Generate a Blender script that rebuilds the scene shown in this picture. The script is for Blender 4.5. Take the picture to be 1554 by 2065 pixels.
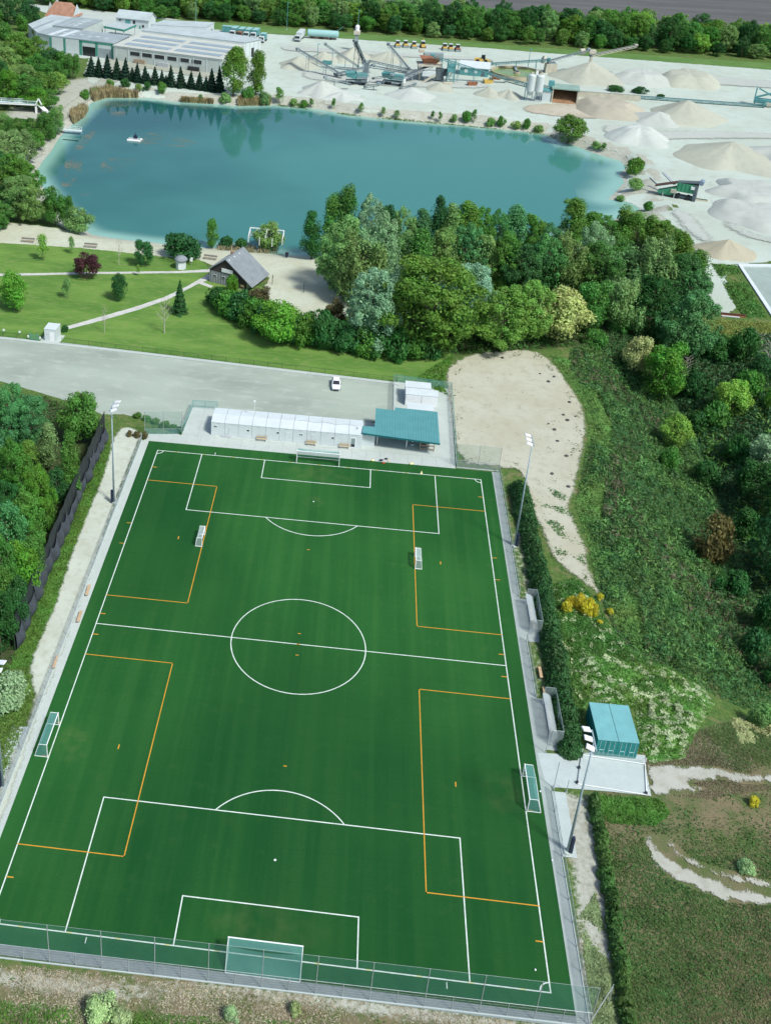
import bpy, bmesh, math, random
import numpy as np
from mathutils import Vector, Matrix
from mathutils.geometry import delaunay_2d_cdt
random.seed(7)
for o in list(bpy.data.objects): bpy.data.objects.remove(o)
SC = bpy.context.scene
COL = SC.collection
# ---------------------------------------------------------------- camera
CAM_LOC=(2.8533,-113.2337,103.1852)
CAM_R=(0.9939261, 0.1022458, 0.0407039)
CAM_U=(-0.081589, 0.43641, 0.8960411)
CAM_F=(-0.0738528, 0.8939195, -0.4421014)
FPX=2179.610
CX=533.955
CY=665.321

cam = bpy.data.cameras.new('camera'); camo = bpy.data.objects.new('camera', cam); COL.objects.link(camo)
cam.sensor_fit = 'VERTICAL'; cam.sensor_height = 36.0; cam.lens = FPX/2065*36.0
cam.shift_x = (777-CX)/2065; cam.shift_y = (CY-1032.5)/2065
cam.clip_start = 1; cam.clip_end = 9000
mw = Matrix.Identity(4)
for i in range(3):
    mw[i][0] = CAM_R[i]; mw[i][1] = CAM_U[i]; mw[i][2] = -CAM_F[i]; mw[i][3] = CAM_LOC[i]
camo.matrix_world = mw
SC.camera = camo
# ---------------------------------------------------------------- light
SUN_EL, SUN_AZ = math.radians(53), math.radians(-42)     # azimuth from +X towards +Y
sdir = Vector((math.cos(SUN_EL)*math.cos(SUN_AZ), math.cos(SUN_EL)*math.sin(SUN_AZ), math.sin(SUN_EL)))
sun = bpy.data.lights.new('sun', 'SUN'); sun.energy = 3.1; sun.angle = math.radians(9); sun.color = (1, .99, .95)
suno = bpy.data.objects.new('sun', sun); COL.objects.link(suno)
suno.rotation_euler = sdir.to_track_quat('Z', 'Y').to_euler(); suno.location = (200, -100, 300)
W = bpy.data.worlds.new('World'); SC.world = W; W.use_nodes = True
nt = W.node_tree; nt.nodes.clear()
sky = nt.nodes.new('ShaderNodeTexSky'); sky.sky_type = 'NISHITA'; sky.sun_disc = False
sky.sun_elevation = SUN_EL; sky.sun_rotation = math.pi/2 - SUN_AZ
sky.air_density = 1.0; sky.dust_density = 2.0; sky.ozone_density = 1.5
bg = nt.nodes.new('ShaderNodeBackground'); bg.inputs[1].default_value = 0.12
wo = nt.nodes.new('ShaderNodeOutputWorld')
nt.links.new(sky.outputs[0], bg.inputs[0]); nt.links.new(bg.outputs[0], wo.inputs[0])
SC.view_settings.view_transform = 'Standard'; SC.view_settings.look = 'None'
SC.view_settings.exposure = 0.25; SC.view_settings.gamma = 1.0
SC.cycles.max_bounces = 5; SC.cycles.transparent_max_bounces = 24
SC.cycles.diffuse_bounces = 2; SC.cycles.glossy_bounces = 2; SC.cycles.transmission_bounces = 2
SC.cycles.sample_clamp_indirect = 4; SC.cycles.use_denoising = True

# ---------------------------------------------------------------- helpers
def tag(o, label=None, cat=None, group=None, kind=None):
    if label: o['label'] = label
    if cat: o['category'] = cat
    if group: o['group'] = group
    if kind: o['kind'] = kind
    return o
def thing(name, label, cat, loc=(0, 0, 0), rz=0, group=None):
    o = bpy.data.objects.new(name, None); COL.objects.link(o); o.empty_display_size = .2
    o.location = loc; o.rotation_euler = (0, 0, rz)
    return tag(o, label, cat, group)
def link(name, me, mat=None, parent=None, loc=None, rz=None):
    o = bpy.data.objects.new(name, me); COL.objects.link(o)
    if mat is not None and not me.materials: me.materials.append(mat)
    if parent is not None: o.parent = parent
    if loc is not None: o.location = loc
    if rz is not None: o.rotation_euler = (0, 0, rz)
    return o
def npmesh(name, V, F, mat=None, smooth=False):
    V = np.asarray(V, np.float32); F = np.asarray(F, np.int32)
    me = bpy.data.meshes.new(name); n = F.shape[1]
    me.vertices.add(len(V)); me.vertices.foreach_set('co', V.ravel())
    me.loops.add(F.size); me.loops.foreach_set('vertex_index', F.ravel())
    me.polygons.add(len(F)); me.polygons.foreach_set('loop_start', np.arange(0, F.size, n, dtype=np.int32))
    me.polygons.foreach_set('loop_total', np.full(len(F), n, np.int32))
    if smooth: me.polygons.foreach_set('use_smooth', np.ones(len(F), bool))
    me.update(calc_edges=True)
    if mat is not None: me.materials.append(mat)
    return me
class MB:
    def __init__(s): s.v = []; s.f = []
    def add(s, V, F):
        n = len(s.v); s.v += [tuple(p) for p in V]; s.f += [tuple(n+i for i in f) for f in F]; return s
    def box(s, c, d, rz=0, top=1.0, topy=None):
        ty = top if topy is None else topy
        x, y, z = d[0]/2, d[1]/2, d[2]/2; ca, sa = math.cos(rz), math.sin(rz)
        V = []
        for (a, b, e) in ((-x, -y, -z), (x, -y, -z), (x, y, -z), (-x, y, -z), (-x*top, -y*ty, z), (x*top, -y*ty, z), (x*top, y*ty, z), (-x*top, y*ty, z)):
            V.append((c[0]+a*ca-b*sa, c[1]+a*sa+b*ca, c[2]+e))
        return s.add(V, ((0, 3, 2, 1), (4, 5, 6, 7), (0, 1, 5, 4), (1, 2, 6, 5), (2, 3, 7, 6), (3, 0, 4, 7)))
    def tube(s, p, q, r, n=6, r2=None):
        p, q = Vector(p), Vector(q); d = q-p
        if d.length < 1e-6: return s
        r2 = r if r2 is None else r2; z = d.normalized(); x = z.orthogonal().normalized(); y = z.cross(x); V = []
        for (c, rr) in ((p, r), (q, r2)):
            for i in range(n):
                a = 2*math.pi*(i+.5)/n; V.append(c+rr*(math.cos(a)*x+math.sin(a)*y))
        F = [(i, (i+1) % n, n+(i+1) % n, n+i) for i in range(n)]+[tuple(range(n-1, -1, -1)), tuple(range(n, 2*n))]
        return s.add(V, F)
    def beam(s, p, q, w, h):
        "rectangular bar, h measured upwards"
        p, q = Vector(p), Vector(q); d = (q-p).normalized(); up = Vector((0, 0, 1))
        sd = d.cross(up)
        sd = sd.normalized() if sd.length > 1e-4 else Vector((1, 0, 0))
        u = sd.cross(d).normalized(); V = []
        for c in (p, q):
            for (a, b) in ((-1, -1), (1, -1), (1, 1), (-1, 1)): V.append(c+sd*a*w/2+u*b*h/2)
        return s.add(V, ((0, 1, 2, 3), (7, 6, 5, 4), (0, 4, 5, 1), (1, 5, 6, 2), (2, 6, 7, 3), (3, 7, 4, 0)))
    def prism(s, poly, z0, z1):
        n = len(poly); a = sum(poly[i][0]*poly[(i+1) % n][1]-poly[(i+1) % n][0]*poly[i][1] for i in range(n))
        if a < 0: poly = poly[::-1]
        zz = z1 if isinstance(z1, (list, tuple)) else [z1]*n
        if a < 0 and isinstance(z1, (list, tuple)): zz = zz[::-1]
        V = [(p[0], p[1], z0) for p in poly]+[(p[0], p[1], zz[i]) for i, p in enumerate(poly)]
        return s.add(V, [tuple(range(n-1, -1, -1)), tuple(range(n, 2*n))]+[(i, (i+1) % n, n+(i+1) % n, n+i) for i in range(n)])
    def lathe(s, prof, n=16, c=(0, 0, 0)):
        V = []; k = len(prof)
        for (r, z) in prof:
            for i in range(n):
                a = 2*math.pi*i/n; V.append((c[0]+r*math.cos(a), c[1]+r*math.sin(a), c[2]+z))
        F = [(j*n+i, j*n+(i+1) % n, (j+1)*n+(i+1) % n, (j+1)*n+i) for j in range(k-1) for i in range(n)]
        return s.add(V, F+[tuple(range(n-1, -1, -1)), tuple(range((k-1)*n, k*n))])
    def quad(s, *p): return s.add(p, [tuple(range(len(p)))])
    def mesh(s, name, mat=None, smooth=False):
        me = bpy.data.meshes.new(name); me.from_pydata(s.v, [], s.f); me.update()
        if smooth: me.polygons.foreach_set('use_smooth', [True]*len(me.polygons))
        if mat is not None: me.materials.append(mat)
        return me
    def build(s, name, mat, parent=None, loc=None, rz=None, smooth=False):
        return link(name, s.mesh(name, mat, smooth), None, parent, loc, rz)
def copy_tree(o, parent=None):
    c = o.copy(); COL.objects.link(c)
    if parent is not None: c.parent = parent
    for ch in list(o.children): copy_tree(ch, c)
    return c
def put(o, x, y, z=None, rz=0, s=None):
    o.location = (x, y, z if z is not None else H1(x, y)); o.rotation_euler = (0, 0, rz)
    if s is not None: o.scale = s if isinstance(s, tuple) else (s, s, s)
    return o

# ---------------------------------------------------------------- materials
class NT:
    def __init__(s, name):
        s.m = bpy.data.materials.new(name); s.m.use_nodes = True; s.t = s.m.node_tree; s.t.nodes.clear()
        s.out = s.t.nodes.new('ShaderNodeOutputMaterial')
    def n(s, ty, **k):
        o = s.t.nodes.new('ShaderNode'+ty)
        for a, b in k.items(): setattr(o, a, b)
        return o
    def l(s, a, b): s.t.links.new(a, b)
    def val(s, sock, v):
        if hasattr(v, 'is_output') or isinstance(v, bpy.types.NodeSocket): s.l(v, sock)
        else: sock.default_value = v
    def pos(s): return s.n('NewGeometry').outputs['Position']
    def map(s, vec, scale=(1, 1, 1), rot=(0, 0, 0)):
        m = s.n('Mapping'); m.inputs['Scale'].default_value = scale; m.inputs['Rotation'].default_value = rot
        s.l(vec, m.inputs['Vector']); return m.outputs[0]
    def noise(s, vec, scale, detail=3, rough=.55, dist=0):
        n = s.n('TexNoise'); s.l(vec, n.inputs['Vector']); n.inputs['Scale'].default_value = scale
        n.inputs['Detail'].default_value = detail; n.inputs['Roughness'].default_value = rough; n.inputs['Distortion'].default_value = dist
        return n.outputs['Fac']
    def ramp(s, fac, a, b):
        r = s.n('MapRange'); r.interpolation_type = 'SMOOTHSTEP'; s.l(fac, r.inputs[0]); r.inputs[1].default_value = a; r.inputs[2].default_value = b
        return r.outputs[0]
    def mix(s, f, a, b, mode='MIX'):
        m = s.n('Mix'); m.data_type = 'RGBA'; m.blend_type = mode; m.clamp_factor = True
        s.val(m.inputs[0], f)
        for i, c in ((6, a), (7, b)):
            if isinstance(c, (tuple, list)): c = (*c[:3], 1)
            s.val(m.inputs[i], c)
        return m.outputs[2]
    def math(s, op, a, b=0.0, clamp=False):
        m = s.n('Math'); m.operation = op; m.use_clamp = clamp; s.val(m.inputs[0], a); s.val(m.inputs[1], b); return m.outputs[0]
    def pr(s, col, rough=.8, spec=.3, metal=0, bump=None, bs=.3, bd=.05):
        p = s.n('BsdfPrincipled')
        if isinstance(col, (tuple, list)): col = (*col[:3], 1)
        s.val(p.inputs['Base Color'], col); s.val(p.inputs['Roughness'], rough); p.inputs['Specular IOR Level'].default_value = spec; p.inputs['Metallic'].default_value = metal
        if bump is not None:
            b = s.n('Bump'); b.inputs['Strength'].default_value = bs; b.inputs['Distance'].default_value = bd; s.l(bump, b.inputs['Height']); s.l(b.outputs[0], p.inputs['Normal'])
        return p
    def end(s, p): s.l(p.outputs[0] if hasattr(p, 'outputs') else p, s.out.inputs[0]); return s.m
_mc = {}
def mul(c, k): return tuple(min(1, v*k) for v in c)
def M(name, col, rough=.8, var=.12, scale=1.5, col2=None, metal=0, spec=.3, bump=0, lo=.3, hi=.7):
    "plain weathered surface: base colour broken up by two noises in world space"
    if name in _mc: return _mc[name]
    t = NT(name); p = t.pos(); a = t.noise(p, scale, 4); b = t.noise(p, scale*7.3, 3)
    f = t.ramp(t.math('ADD', t.math('MULTIPLY', a, .65), t.math('MULTIPLY', b, .35)), lo, hi)
    c = t.mix(f, mul(col, 1-var), col2 if col2 else mul(col, 1+var))
    pr = t.pr(c, rough, spec, metal, b if bump else None, bump or 0)
    _mc[name] = t.end(pr); return _mc[name]


# ---------------------------------------------------------------- lie of the land (metres, pitch centre = origin)
WATER_Z = -2.4
LAKE = [(-98.65,280.1),(-95.01,288.7),(-79.35,292.13),(-69.23,289.44),(-55.94,289.93),(-44.43,289.21),(-29.8,294.58),(-14.47,292.62),(0.77,286.39),(15.54,284.52),(30.14,283.38),(44.64,282.94),(58.82,280.45),(69.37,279.11),(72.59,270.27),(78.02,266),(83.49,257.71),(90.68,251.34),(91.52,243.75),(87.22,236.32),(87.56,228.14),(81.75,215.08),(78.52,208.76),(84.47,207.33),(87.33,202.59),(80.65,194.23),(63.18,177.51),(41.39,163.88),(22.49,155.31),(4.33,149.14),(-5.89,147.05),(-10.87,144.67),(-16.03,144.98),(-26.51,146.28),(-36.82,145.56),(-47.39,146.19),(-56.8,147.1),(-65.05,148.28),(-72.37,155.75),(-81.83,169.86),(-91.82,189.17),(-94.69,196.79),(-95.7,210.5),(-97.8,238.78),(-98.06,252.79),(-98.69,266.28)]  # this and most later coordinates, tree sizes included, unprojected from image pixels
RAVINE = [(66.14,127.61),(69.53,107.55),(70.34,91.86),(71.63,72.45),(70.96,52.45),(69.97,36.83),(68.82,19.94),(67.92,3.87)]
def seg_dist(X, Y, P, closed):
    d = np.full(X.shape, 1e9); n = len(P)
    for i in range(n if closed else n-1):
        x0, y0 = P[i]; x1, y1 = P[(i+1) % n]; dx, dy = x1-x0, y1-y0
        t = np.clip(((X-x0)*dx+(Y-y0)*dy)/(dx*dx+dy*dy), 0, 1)
        d = np.minimum(d, np.hypot(X-x0-t*dx, Y-y0-t*dy))
    return d
def inside(X, Y, P):
    r = np.zeros(X.shape, bool); n = len(P)
    for i in range(n):
        x0, y0 = P[i]; x1, y1 = P[(i+1) % n]
        if y0 == y1: continue
        c = ((y0 > Y) != (y1 > Y)) & (X < (x1-x0)*(Y-y0)/(y1-y0)+x0); r ^= c
    return r
def sdf(X, Y, P):
    d = seg_dist(X, Y, P, True); return np.where(inside(X, Y, P), d, -d)
def smooth(t): t = np.clip(t, 0, 1); return t*t*(3-2*t)
def hgt(X, Y):
    X = np.asarray(X, float); Y = np.asarray(Y, float); h = np.zeros(X.shape)
    m = (X > -170) & (X < 150) & (Y > 95) & (Y < 340)
    if m.any():
        x, y = X[m], Y[m]; d = sdf(x, y, LAKE)
        bank = np.where(y > 240, 5.0, 9.0)
        hh = np.where(d > 0, WATER_Z-np.minimum(d*.22, 5), WATER_Z*(1-smooth(-d/bank)))
        h[m] = hh
    m = (X > 38) & (X < 150) & (Y > -45) & (Y < 130)
    if m.any():
        x, y = X[m], Y[m]; d = seg_dist(x, y, RAVINE, False)
        fade = smooth((112-y)/25)*smooth((y+30)/35)*smooth((x-44)/14)
        prof = 1-smooth(np.abs(d)/24)
        h[m] += -6.5*prof*fade
        h[m] += fade*1.2*smooth((d-10)/14)*(np.sin(x*.35+y*.13)*np.cos(y*.27-x*.1))*.6
    return h

def H1(x, y): return float(hgt(np.array([x]), np.array([y]))[0])

# ---------------------------------------------------------------- ground colours
def ground_material():
    t = NT('ground'); p = t.pos()
    at = t.n('Attribute'); at.attribute_name = 'zone'; sep = t.n('SeparateColor'); t.l(at.outputs['Color'], sep.inputs[0])
    n1 = t.noise(p, .35, 5); n2 = t.noise(p, 1.8, 4); n3 = t.noise(p, 7, 3); n4 = t.noise(p, .06, 3)
    grass = t.mix(t.ramp(n2, .35, .7), (.06, .13, .032), (.13, .19, .05))
    grass = t.mix(t.ramp(n1, .5, .72), grass, (.19, .18, .085))
    dry = t.mix(t.ramp(n1, .36, .62), (.085, .13, .04), (.20, .17, .10))
    dry = t.mix(t.ramp(n2, .5, .7), dry, (.16, .14, .08))
    dry = t.mix(t.ramp(n4, .5, .7), dry, (.09, .135, .045))
    dry = t.mix(t.math('MULTIPLY', t.ramp(n3, .55, .75), .55), dry, (.30, .26, .17))
    sand = t.mix(t.ramp(n2, .3, .7), (.36, .37, .30), (.46, .48, .41))
    sand = t.mix(t.math('MULTIPLY', t.ramp(n1, .5, .7), .5), sand, (.30, .29, .21))
    sand = t.mix(t.math('MULTIPLY', t.ramp(n3, .62, .72), .5), sand, (.16, .19, .08))
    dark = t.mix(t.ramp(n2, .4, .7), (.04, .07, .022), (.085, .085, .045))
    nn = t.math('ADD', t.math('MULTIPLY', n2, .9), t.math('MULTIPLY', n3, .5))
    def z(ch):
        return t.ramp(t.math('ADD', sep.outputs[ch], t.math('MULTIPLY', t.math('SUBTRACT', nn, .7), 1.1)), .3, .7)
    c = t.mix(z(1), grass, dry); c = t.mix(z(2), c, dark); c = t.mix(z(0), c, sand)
    return t.end(t.pr(c, .95, .1, 0, n3, .5, .15))
def simple_ground(name, cols, scales=(.15, 1.2, 6), rough=.95, bump=.25, stretch=None, bd=.06, fade=None):
    "cols: base, patch, speck"
    t = NT(name); p = t.pos()
    if stretch: p = t.map(p, stretch[0], (0, 0, stretch[1]))
    a = t.noise(p, scales[0], 5, .6); b = t.noise(p, scales[1], 4); c = t.noise(p, scales[2], 3)
    k = t.mix(t.ramp(a, .35, .68), cols[0], cols[1]); k = t.mix(t.math('MULTIPLY', t.ramp(b, .45, .75), .6), k, cols[2])
    k = t.mix(t.math('MULTIPLY', t.ramp(c, .5, .75), .35), k, mul(cols[0], .72))
    pr = t.pr(k, rough, .15, 0, c, bump, bd)
    if fade is None: return t.end(pr)
    q = t.pos(); at = t.n('Attribute'); at.attribute_name = 'edge'; tr = t.n('BsdfTransparent'); mx = t.n('MixShader')
    n = t.math('ADD', t.math('MULTIPLY', t.noise(q, .8, 4, .7), .5), t.math('MULTIPLY', t.noise(q, 4.5, 3, .7), .5))
    f = t.ramp(t.math('ADD', at.outputs['Fac'], t.math('MULTIPLY', t.math('SUBTRACT', n, .5), fade)), .22, .62)
    t.l(f, mx.inputs[0]); t.l(tr.outputs[0], mx.inputs[1]); t.l(pr.outputs[0], mx.inputs[2]); return t.end(mx)

# ---------------------------------------------------------------- ground sheet
def axis(segs):
    out = [segs[0][0]]
    for (a, b, st) in segs:
        n = max(1, round((b-a)/st)); out += [a+(b-a)*(i+1)/n for i in range(n)]
    return np.array(out)
gx = axis([(-4000, -700, 660), (-700, -220, 40), (-220, -120, 5), (-120, 140, 1.7), (140, 260, 5), (260, 700, 40), (700, 4000, 660)])
gy = axis([(-3000, -500, 500), (-500, -90, 40), (-90, -55, 5), (-55, 120, 1.7), (120, 330, 1.9), (330, 480, 8), (480, 900, 30), (900, 6000, 700)])
GX, GY = np.meshgrid(gx, gy); GZ = hgt(GX, GY)
rng = np.random.default_rng(3)
FLAT = np.abs(GZ) < .01
nx, ny = len(gx), len(gy)
V = np.stack([GX.ravel(), GY.ravel(), GZ.ravel()], 1)
ii = (np.arange(ny-1)[:, None]*nx+np.arange(nx-1)[None]).ravel()
F = np.stack([ii, ii+1, ii+nx+1, ii+nx], 1)
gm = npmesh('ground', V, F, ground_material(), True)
DRY = [(35.38,-19.1),(45.41,-12.49),(64.78,2.68),(82.52,-4.66),(58.94,-57.46),(17.05,-62.58),(29.94,-44.16),(34.71,-26.66)]
DRY2 = [(-40.31,-49.26),(3.47,-47.08),(31.32,-47.32),(28.47,-64.66),(-41.41,-73.11)]
DARK1 = [(-7.16,125.52),(9.8,93.95),(21.19,89.11),(51.26,99.52),(80.32,102.34),(90.92,144.98),(88.48,183.6),(66.38,196.33),(28.93,173.83),(-6.3,156.13)]
DARK2 = [(-99.86,58.82),(-52.49,59.39),(-39.85,52.42),(-37.09,42.79),(-36.2,-8.18),(-39.92,-16.6),(-66.29,-20.39)]
DARK3 = [(68.26,104.86),(78.3,102.43),(113.8,115.63),(107.84,53.32),(82.52,-4.66),(66.59,6.96),(68.91,46.73),(69.39,91.29)]
SANDR = [(32.34,-20.24),(34.97,-19.87),(35.27,-26.58),(34.77,-38.4),(34.36,-48.31),(31.09,-48.73),(31.47,-38.83)]
SPIT = [(86,259.2),(102.97,245.87),(91.84,186.33),(83.18,184.49),(78.85,207.92),(86.39,236.78)]
lk = sdf(GX, GY, LAKE)
def soft(P, w): return smooth((sdf(GX, GY, P)+w)/(2*w))
zone = np.zeros((ny, nx, 4)); zone[..., 3] = 1
quar = smooth((GY-238)/8)
SANDB = [(-35.35,-49.12),(3.51,-47.71),(31.32,-47.32),(31.15,-48.36),(3.62,-49.18),(-10.55,-50.05),(-34.25,-51.76)]
zone[..., 0] = np.maximum(np.maximum(smooth((lk+9)/5)*(lk > -14), .8*soft(SANDR, .8)), .75*quar*smooth((lk+30)/12))
zone[..., 0] = np.maximum(np.maximum(zone[..., 0], soft(SPIT, 3)), .72*soft(SANDB, .8))
for (x0, x1, y0, y1) in ((31.2, 33.0, -14, 6), (31.2, 33.2, 13, 30), (31.2, 32.8, 30, 47)): zone[..., 0] = np.maximum(zone[..., 0], .62*soft([(x0, y0), (x1, y0), (x1, y1), (x0, y1)], .9))
zone[..., 1] = np.maximum(zone[..., 1], soft([(31, -14), (34.6, -14), (34.6, 47), (31, 47)], 1.2))
zone[..., 1] = np.maximum(soft(DRY, 2.5), soft(DRY2, 1.5))
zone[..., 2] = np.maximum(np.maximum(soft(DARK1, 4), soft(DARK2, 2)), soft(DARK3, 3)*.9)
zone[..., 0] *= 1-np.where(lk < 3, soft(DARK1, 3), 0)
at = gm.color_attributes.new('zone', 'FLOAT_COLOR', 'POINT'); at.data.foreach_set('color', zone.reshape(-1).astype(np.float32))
ground = tag(link('ground', gm), kind='structure')

def jag(poly, step, amp, seed, closed=True):
    "resample an outline and roughen it, keeping corners"
    r = random.Random(seed); out = []; n = len(poly)
    for i in range(n if closed else n-1):
        a, b = poly[i], poly[(i+1) % n]; L = math.hypot(b[0]-a[0], b[1]-a[1]); k = max(1, int(L/step))
        for j in range(k):
            t = j/k; e = amp*(r.random()-.5)*2; f = amp*(r.random()-.5)*2
            out.append((a[0]+(b[0]-a[0])*t+e, a[1]+(b[1]-a[1])*t+f))
    return out
def smoothpoly(P, it=2):
    for _ in range(it):
        Q = []
        for i in range(len(P)):
            a, b = P[i], P[(i+1) % len(P)]
            Q += [(a[0]*.75+b[0]*.25, a[1]*.75+b[1]*.25), (a[0]*.25+b[0]*.75, a[1]*.25+b[1]*.75)]
        P = Q
    return P
def sheet(name, poly, mat, z=.02, jagged=0, step=1.0, round_=0, drape=False, grid=2.5, label=None, seed=1, parent=None, edge=None):
    if round_: poly = smoothpoly(poly, round_)
    if jagged: poly = jag(poly, step, jagged, seed)
    pts = [Vector(p) for p in poly]; n = len(pts); ed = [(i, (i+1) % n) for i in range(n)]
    if drape:
        xs = [p[0] for p in poly]; ys = [p[1] for p in poly]
        X, Y = np.meshgrid(np.arange(min(xs), max(xs), grid), np.arange(min(ys), max(ys), grid)); X, Y = X.ravel(), Y.ravel()
        k = sdf(X, Y, poly) > grid*.3; pts += [Vector((x, y)) for x, y in zip(X[k], Y[k])]
    vs, es, fs, *_ = delaunay_2d_cdt(pts, ed, [], 1, 1e-5)
    v = np.array([(p[0], p[1]) for p in vs]); zz = (hgt(v[:, 0], v[:, 1]) if drape else 0)+z
    V3 = np.column_stack([v, np.broadcast_to(zz, len(v))])
    me = npmesh(name, V3, [tuple(f) for f in fs], mat)
    if edge:
        at = me.attributes.new('edge', 'FLOAT', 'POINT'); at.data.foreach_set('value', np.clip(sdf(v[:, 0], v[:, 1], poly)/edge, 0, 1).astype(np.float32))
    if me.polygons and me.polygons[0].normal.z < 0: me.flip_normals()
    o = link(name, me, parent=parent)
    if parent is None: tag(o, label, kind='structure')
    return o

# ---------------------------------------------------------------- lawn, sand, yards, field
m_lawn = simple_ground('lawn_grass', ((.088, .20, .036), (.15, .275, .055), (.23, .275, .10)), (.09, .6, 5), stretch=((.8, 2.3, 1), .3), bump=.4)
LAWN = [(-117.44,129.62),(-85.42,133.2),(-65.24,133.96),(-53.7,133.31),(-44.74,132.49),(-34.78,132.55),(-30.62,125.44),(-13.43,115.48),(3.07,105.08),(20.37,95.9),(25.95,91.8),(24.7,87.52),(21.86,80.12),(13.89,76.43),(-5.95,77.67),(-21.16,78.78),(-36.68,79.92),(-52.45,80.85),(-68.43,81.59),(-96.59,82.51)]
sheet('lawn', LAWN, m_lawn, .03, .12, .8, label=None)
m_sand = simple_ground('beach_sand', ((0.475, 0.493, 0.370), (0.528, 0.567, 0.449), (0.414, 0.423, 0.308)), (.12, .8, 4), bump=.3)
BEACH = [(-124.55,145.68),(-89.85,146.66),(-81.68,146.16),(-71.97,144.63),(-64.49,146.06),(-56.49,145.7),(-47.23,145.38),(-36.6,144.15),(-26.25,144.07),(-15.96,144.18),(-8.34,145.07),(-3.52,135.64),(1.24,124.18),(3.57,110.46),(2.12,101.06),(-3.13,97.59),(-12.44,104.74),(-17.67,111.84),(-15.98,123.77),(-21.77,127.21),(-29.07,127.31),(-34.58,131.29),(-44.56,131.54),(-53.48,132.35),(-64.99,133),(-85.1,132.23),(-117.02,128.67)]
sheet('beach', BEACH, m_sand, .05, .2, .8, drape=True, grid=1.5, seed=4)
m_gravel = simple_ground('parking_gravel', ((.37, .435, .365), (.265, .31, .26), (.46, .52, .45)), (.05, .4, 3.5), stretch=((.7, 1.6, 1), .1), bump=.3)
PARK = [(-96.89,83.18),(-68.28,81.15),(-52.33,80.42),(-36.59,79.49),(-21.1,78.36),(-5.91,77.25),(12.91,76.05),(14.47,75.51),(13.47,70.95),(13.06,63.31),(7.84,59.53),(-20.15,57.96),(-24.6,56.83),(-25.18,52.14),(-27.07,52.51),(-32.51,54.57),(-36.41,55.51),(-40.43,54.82),(-46.44,58.19),(-52.75,60.3),(-62.59,63.86),(-92.32,72.85)]
sheet('parking_lot', PARK, m_gravel, .025, .15, .8)
m_plat = simple_ground('plateau_sand', fade=2.0, cols=((.43, .425, .315), (.48, .485, .385), (.37, .365, .265)), scales=(.09, .6, 4), bump=.35)
PLAT = [(23.29,83.34),(26.32,89.15),(30.68,92.89),(36.03,94.79),(41.41,96.47),(45.38,94.88),(47.2,89.36),(48.58,81.6),(50,76.65),(49.88,71.32),(49.27,63.69),(47.69,57.8),(46.04,51.79),(44.34,44.65),(42.3,39.25),(42.67,33.82),(43.42,28.74),(42.94,22.54),(43.32,19.11),(44.4,14.29),(44.7,9.1),(43.84,9.69),(42.83,16.23),(40.23,20.37),(37.49,22.89),(36.15,30.16),(35.35,39.55),(35.01,46.9),(34.34,48.64),(31.11,47.8),(31.22,49.07),(23.86,48.17),(23.68,67),(23.19,74.63)]
sheet('sand_plateau', PLAT, m_plat, .13, .25, .5, round_=1, seed=5, drape=True, grid=.6, edge=1.5)
m_quarry = simple_ground('quarry_dust', ((0.437, 0.504, 0.432), (0.491, 0.571, 0.504), (0.382, 0.428, 0.352)), (.03, .2, 1.5), bump=.2, bd=.2)
QUARRY = [(-109.93,313.36),(-115.11,341.98),(-107.25,354.53),(-83.76,370.17),(-70.88,421.57),(-55.88,418.75),(-2.87,419.45),(63.39,417.39),(132.11,413.32),(188.37,409.56),(261.84,403.37),(160.05,172.19),(111.54,159.58),(102.4,155.71),(96.18,155.8),(93.62,165.7),(90.88,188.17),(87.96,199.13),(85.93,206.57),(81.04,209.71),(87.12,222.82),(89.15,233.37),(93.33,241.22),(92.7,252.66),(86.06,259.73),(79.08,269.13),(74.95,277.3),(60.63,283.22),(44.55,284.9),(30.01,285.36),(15.38,286.55),(0.55,289.47),(-12.86,295.6),(-24.41,297.45),(-37.46,294.11),(-48.39,290.14),(-59.82,290.24),(-71.45,291.11),(-79.41,292.48),(-92.12,293.09),(-101.21,294.55)]
sheet('quarry_yard', QUARRY, m_quarry, .05, .5, 1.5, drape=True, grid=5, seed=6)
m_stain = simple_ground('quarry_stain', fade=1.5, cols=((.42, .385, .29), (.50, .47, .38), (.34, .29, .20)), scales=(.06, .4, 2), bump=.3)
m_wheel = simple_ground('quarry_wheel', fade=1.6, cols=((.425, .465, .415), (.46, .50, .45), (.39, .42, .37)), scales=(.06, .4, 2), bump=.3)
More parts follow.
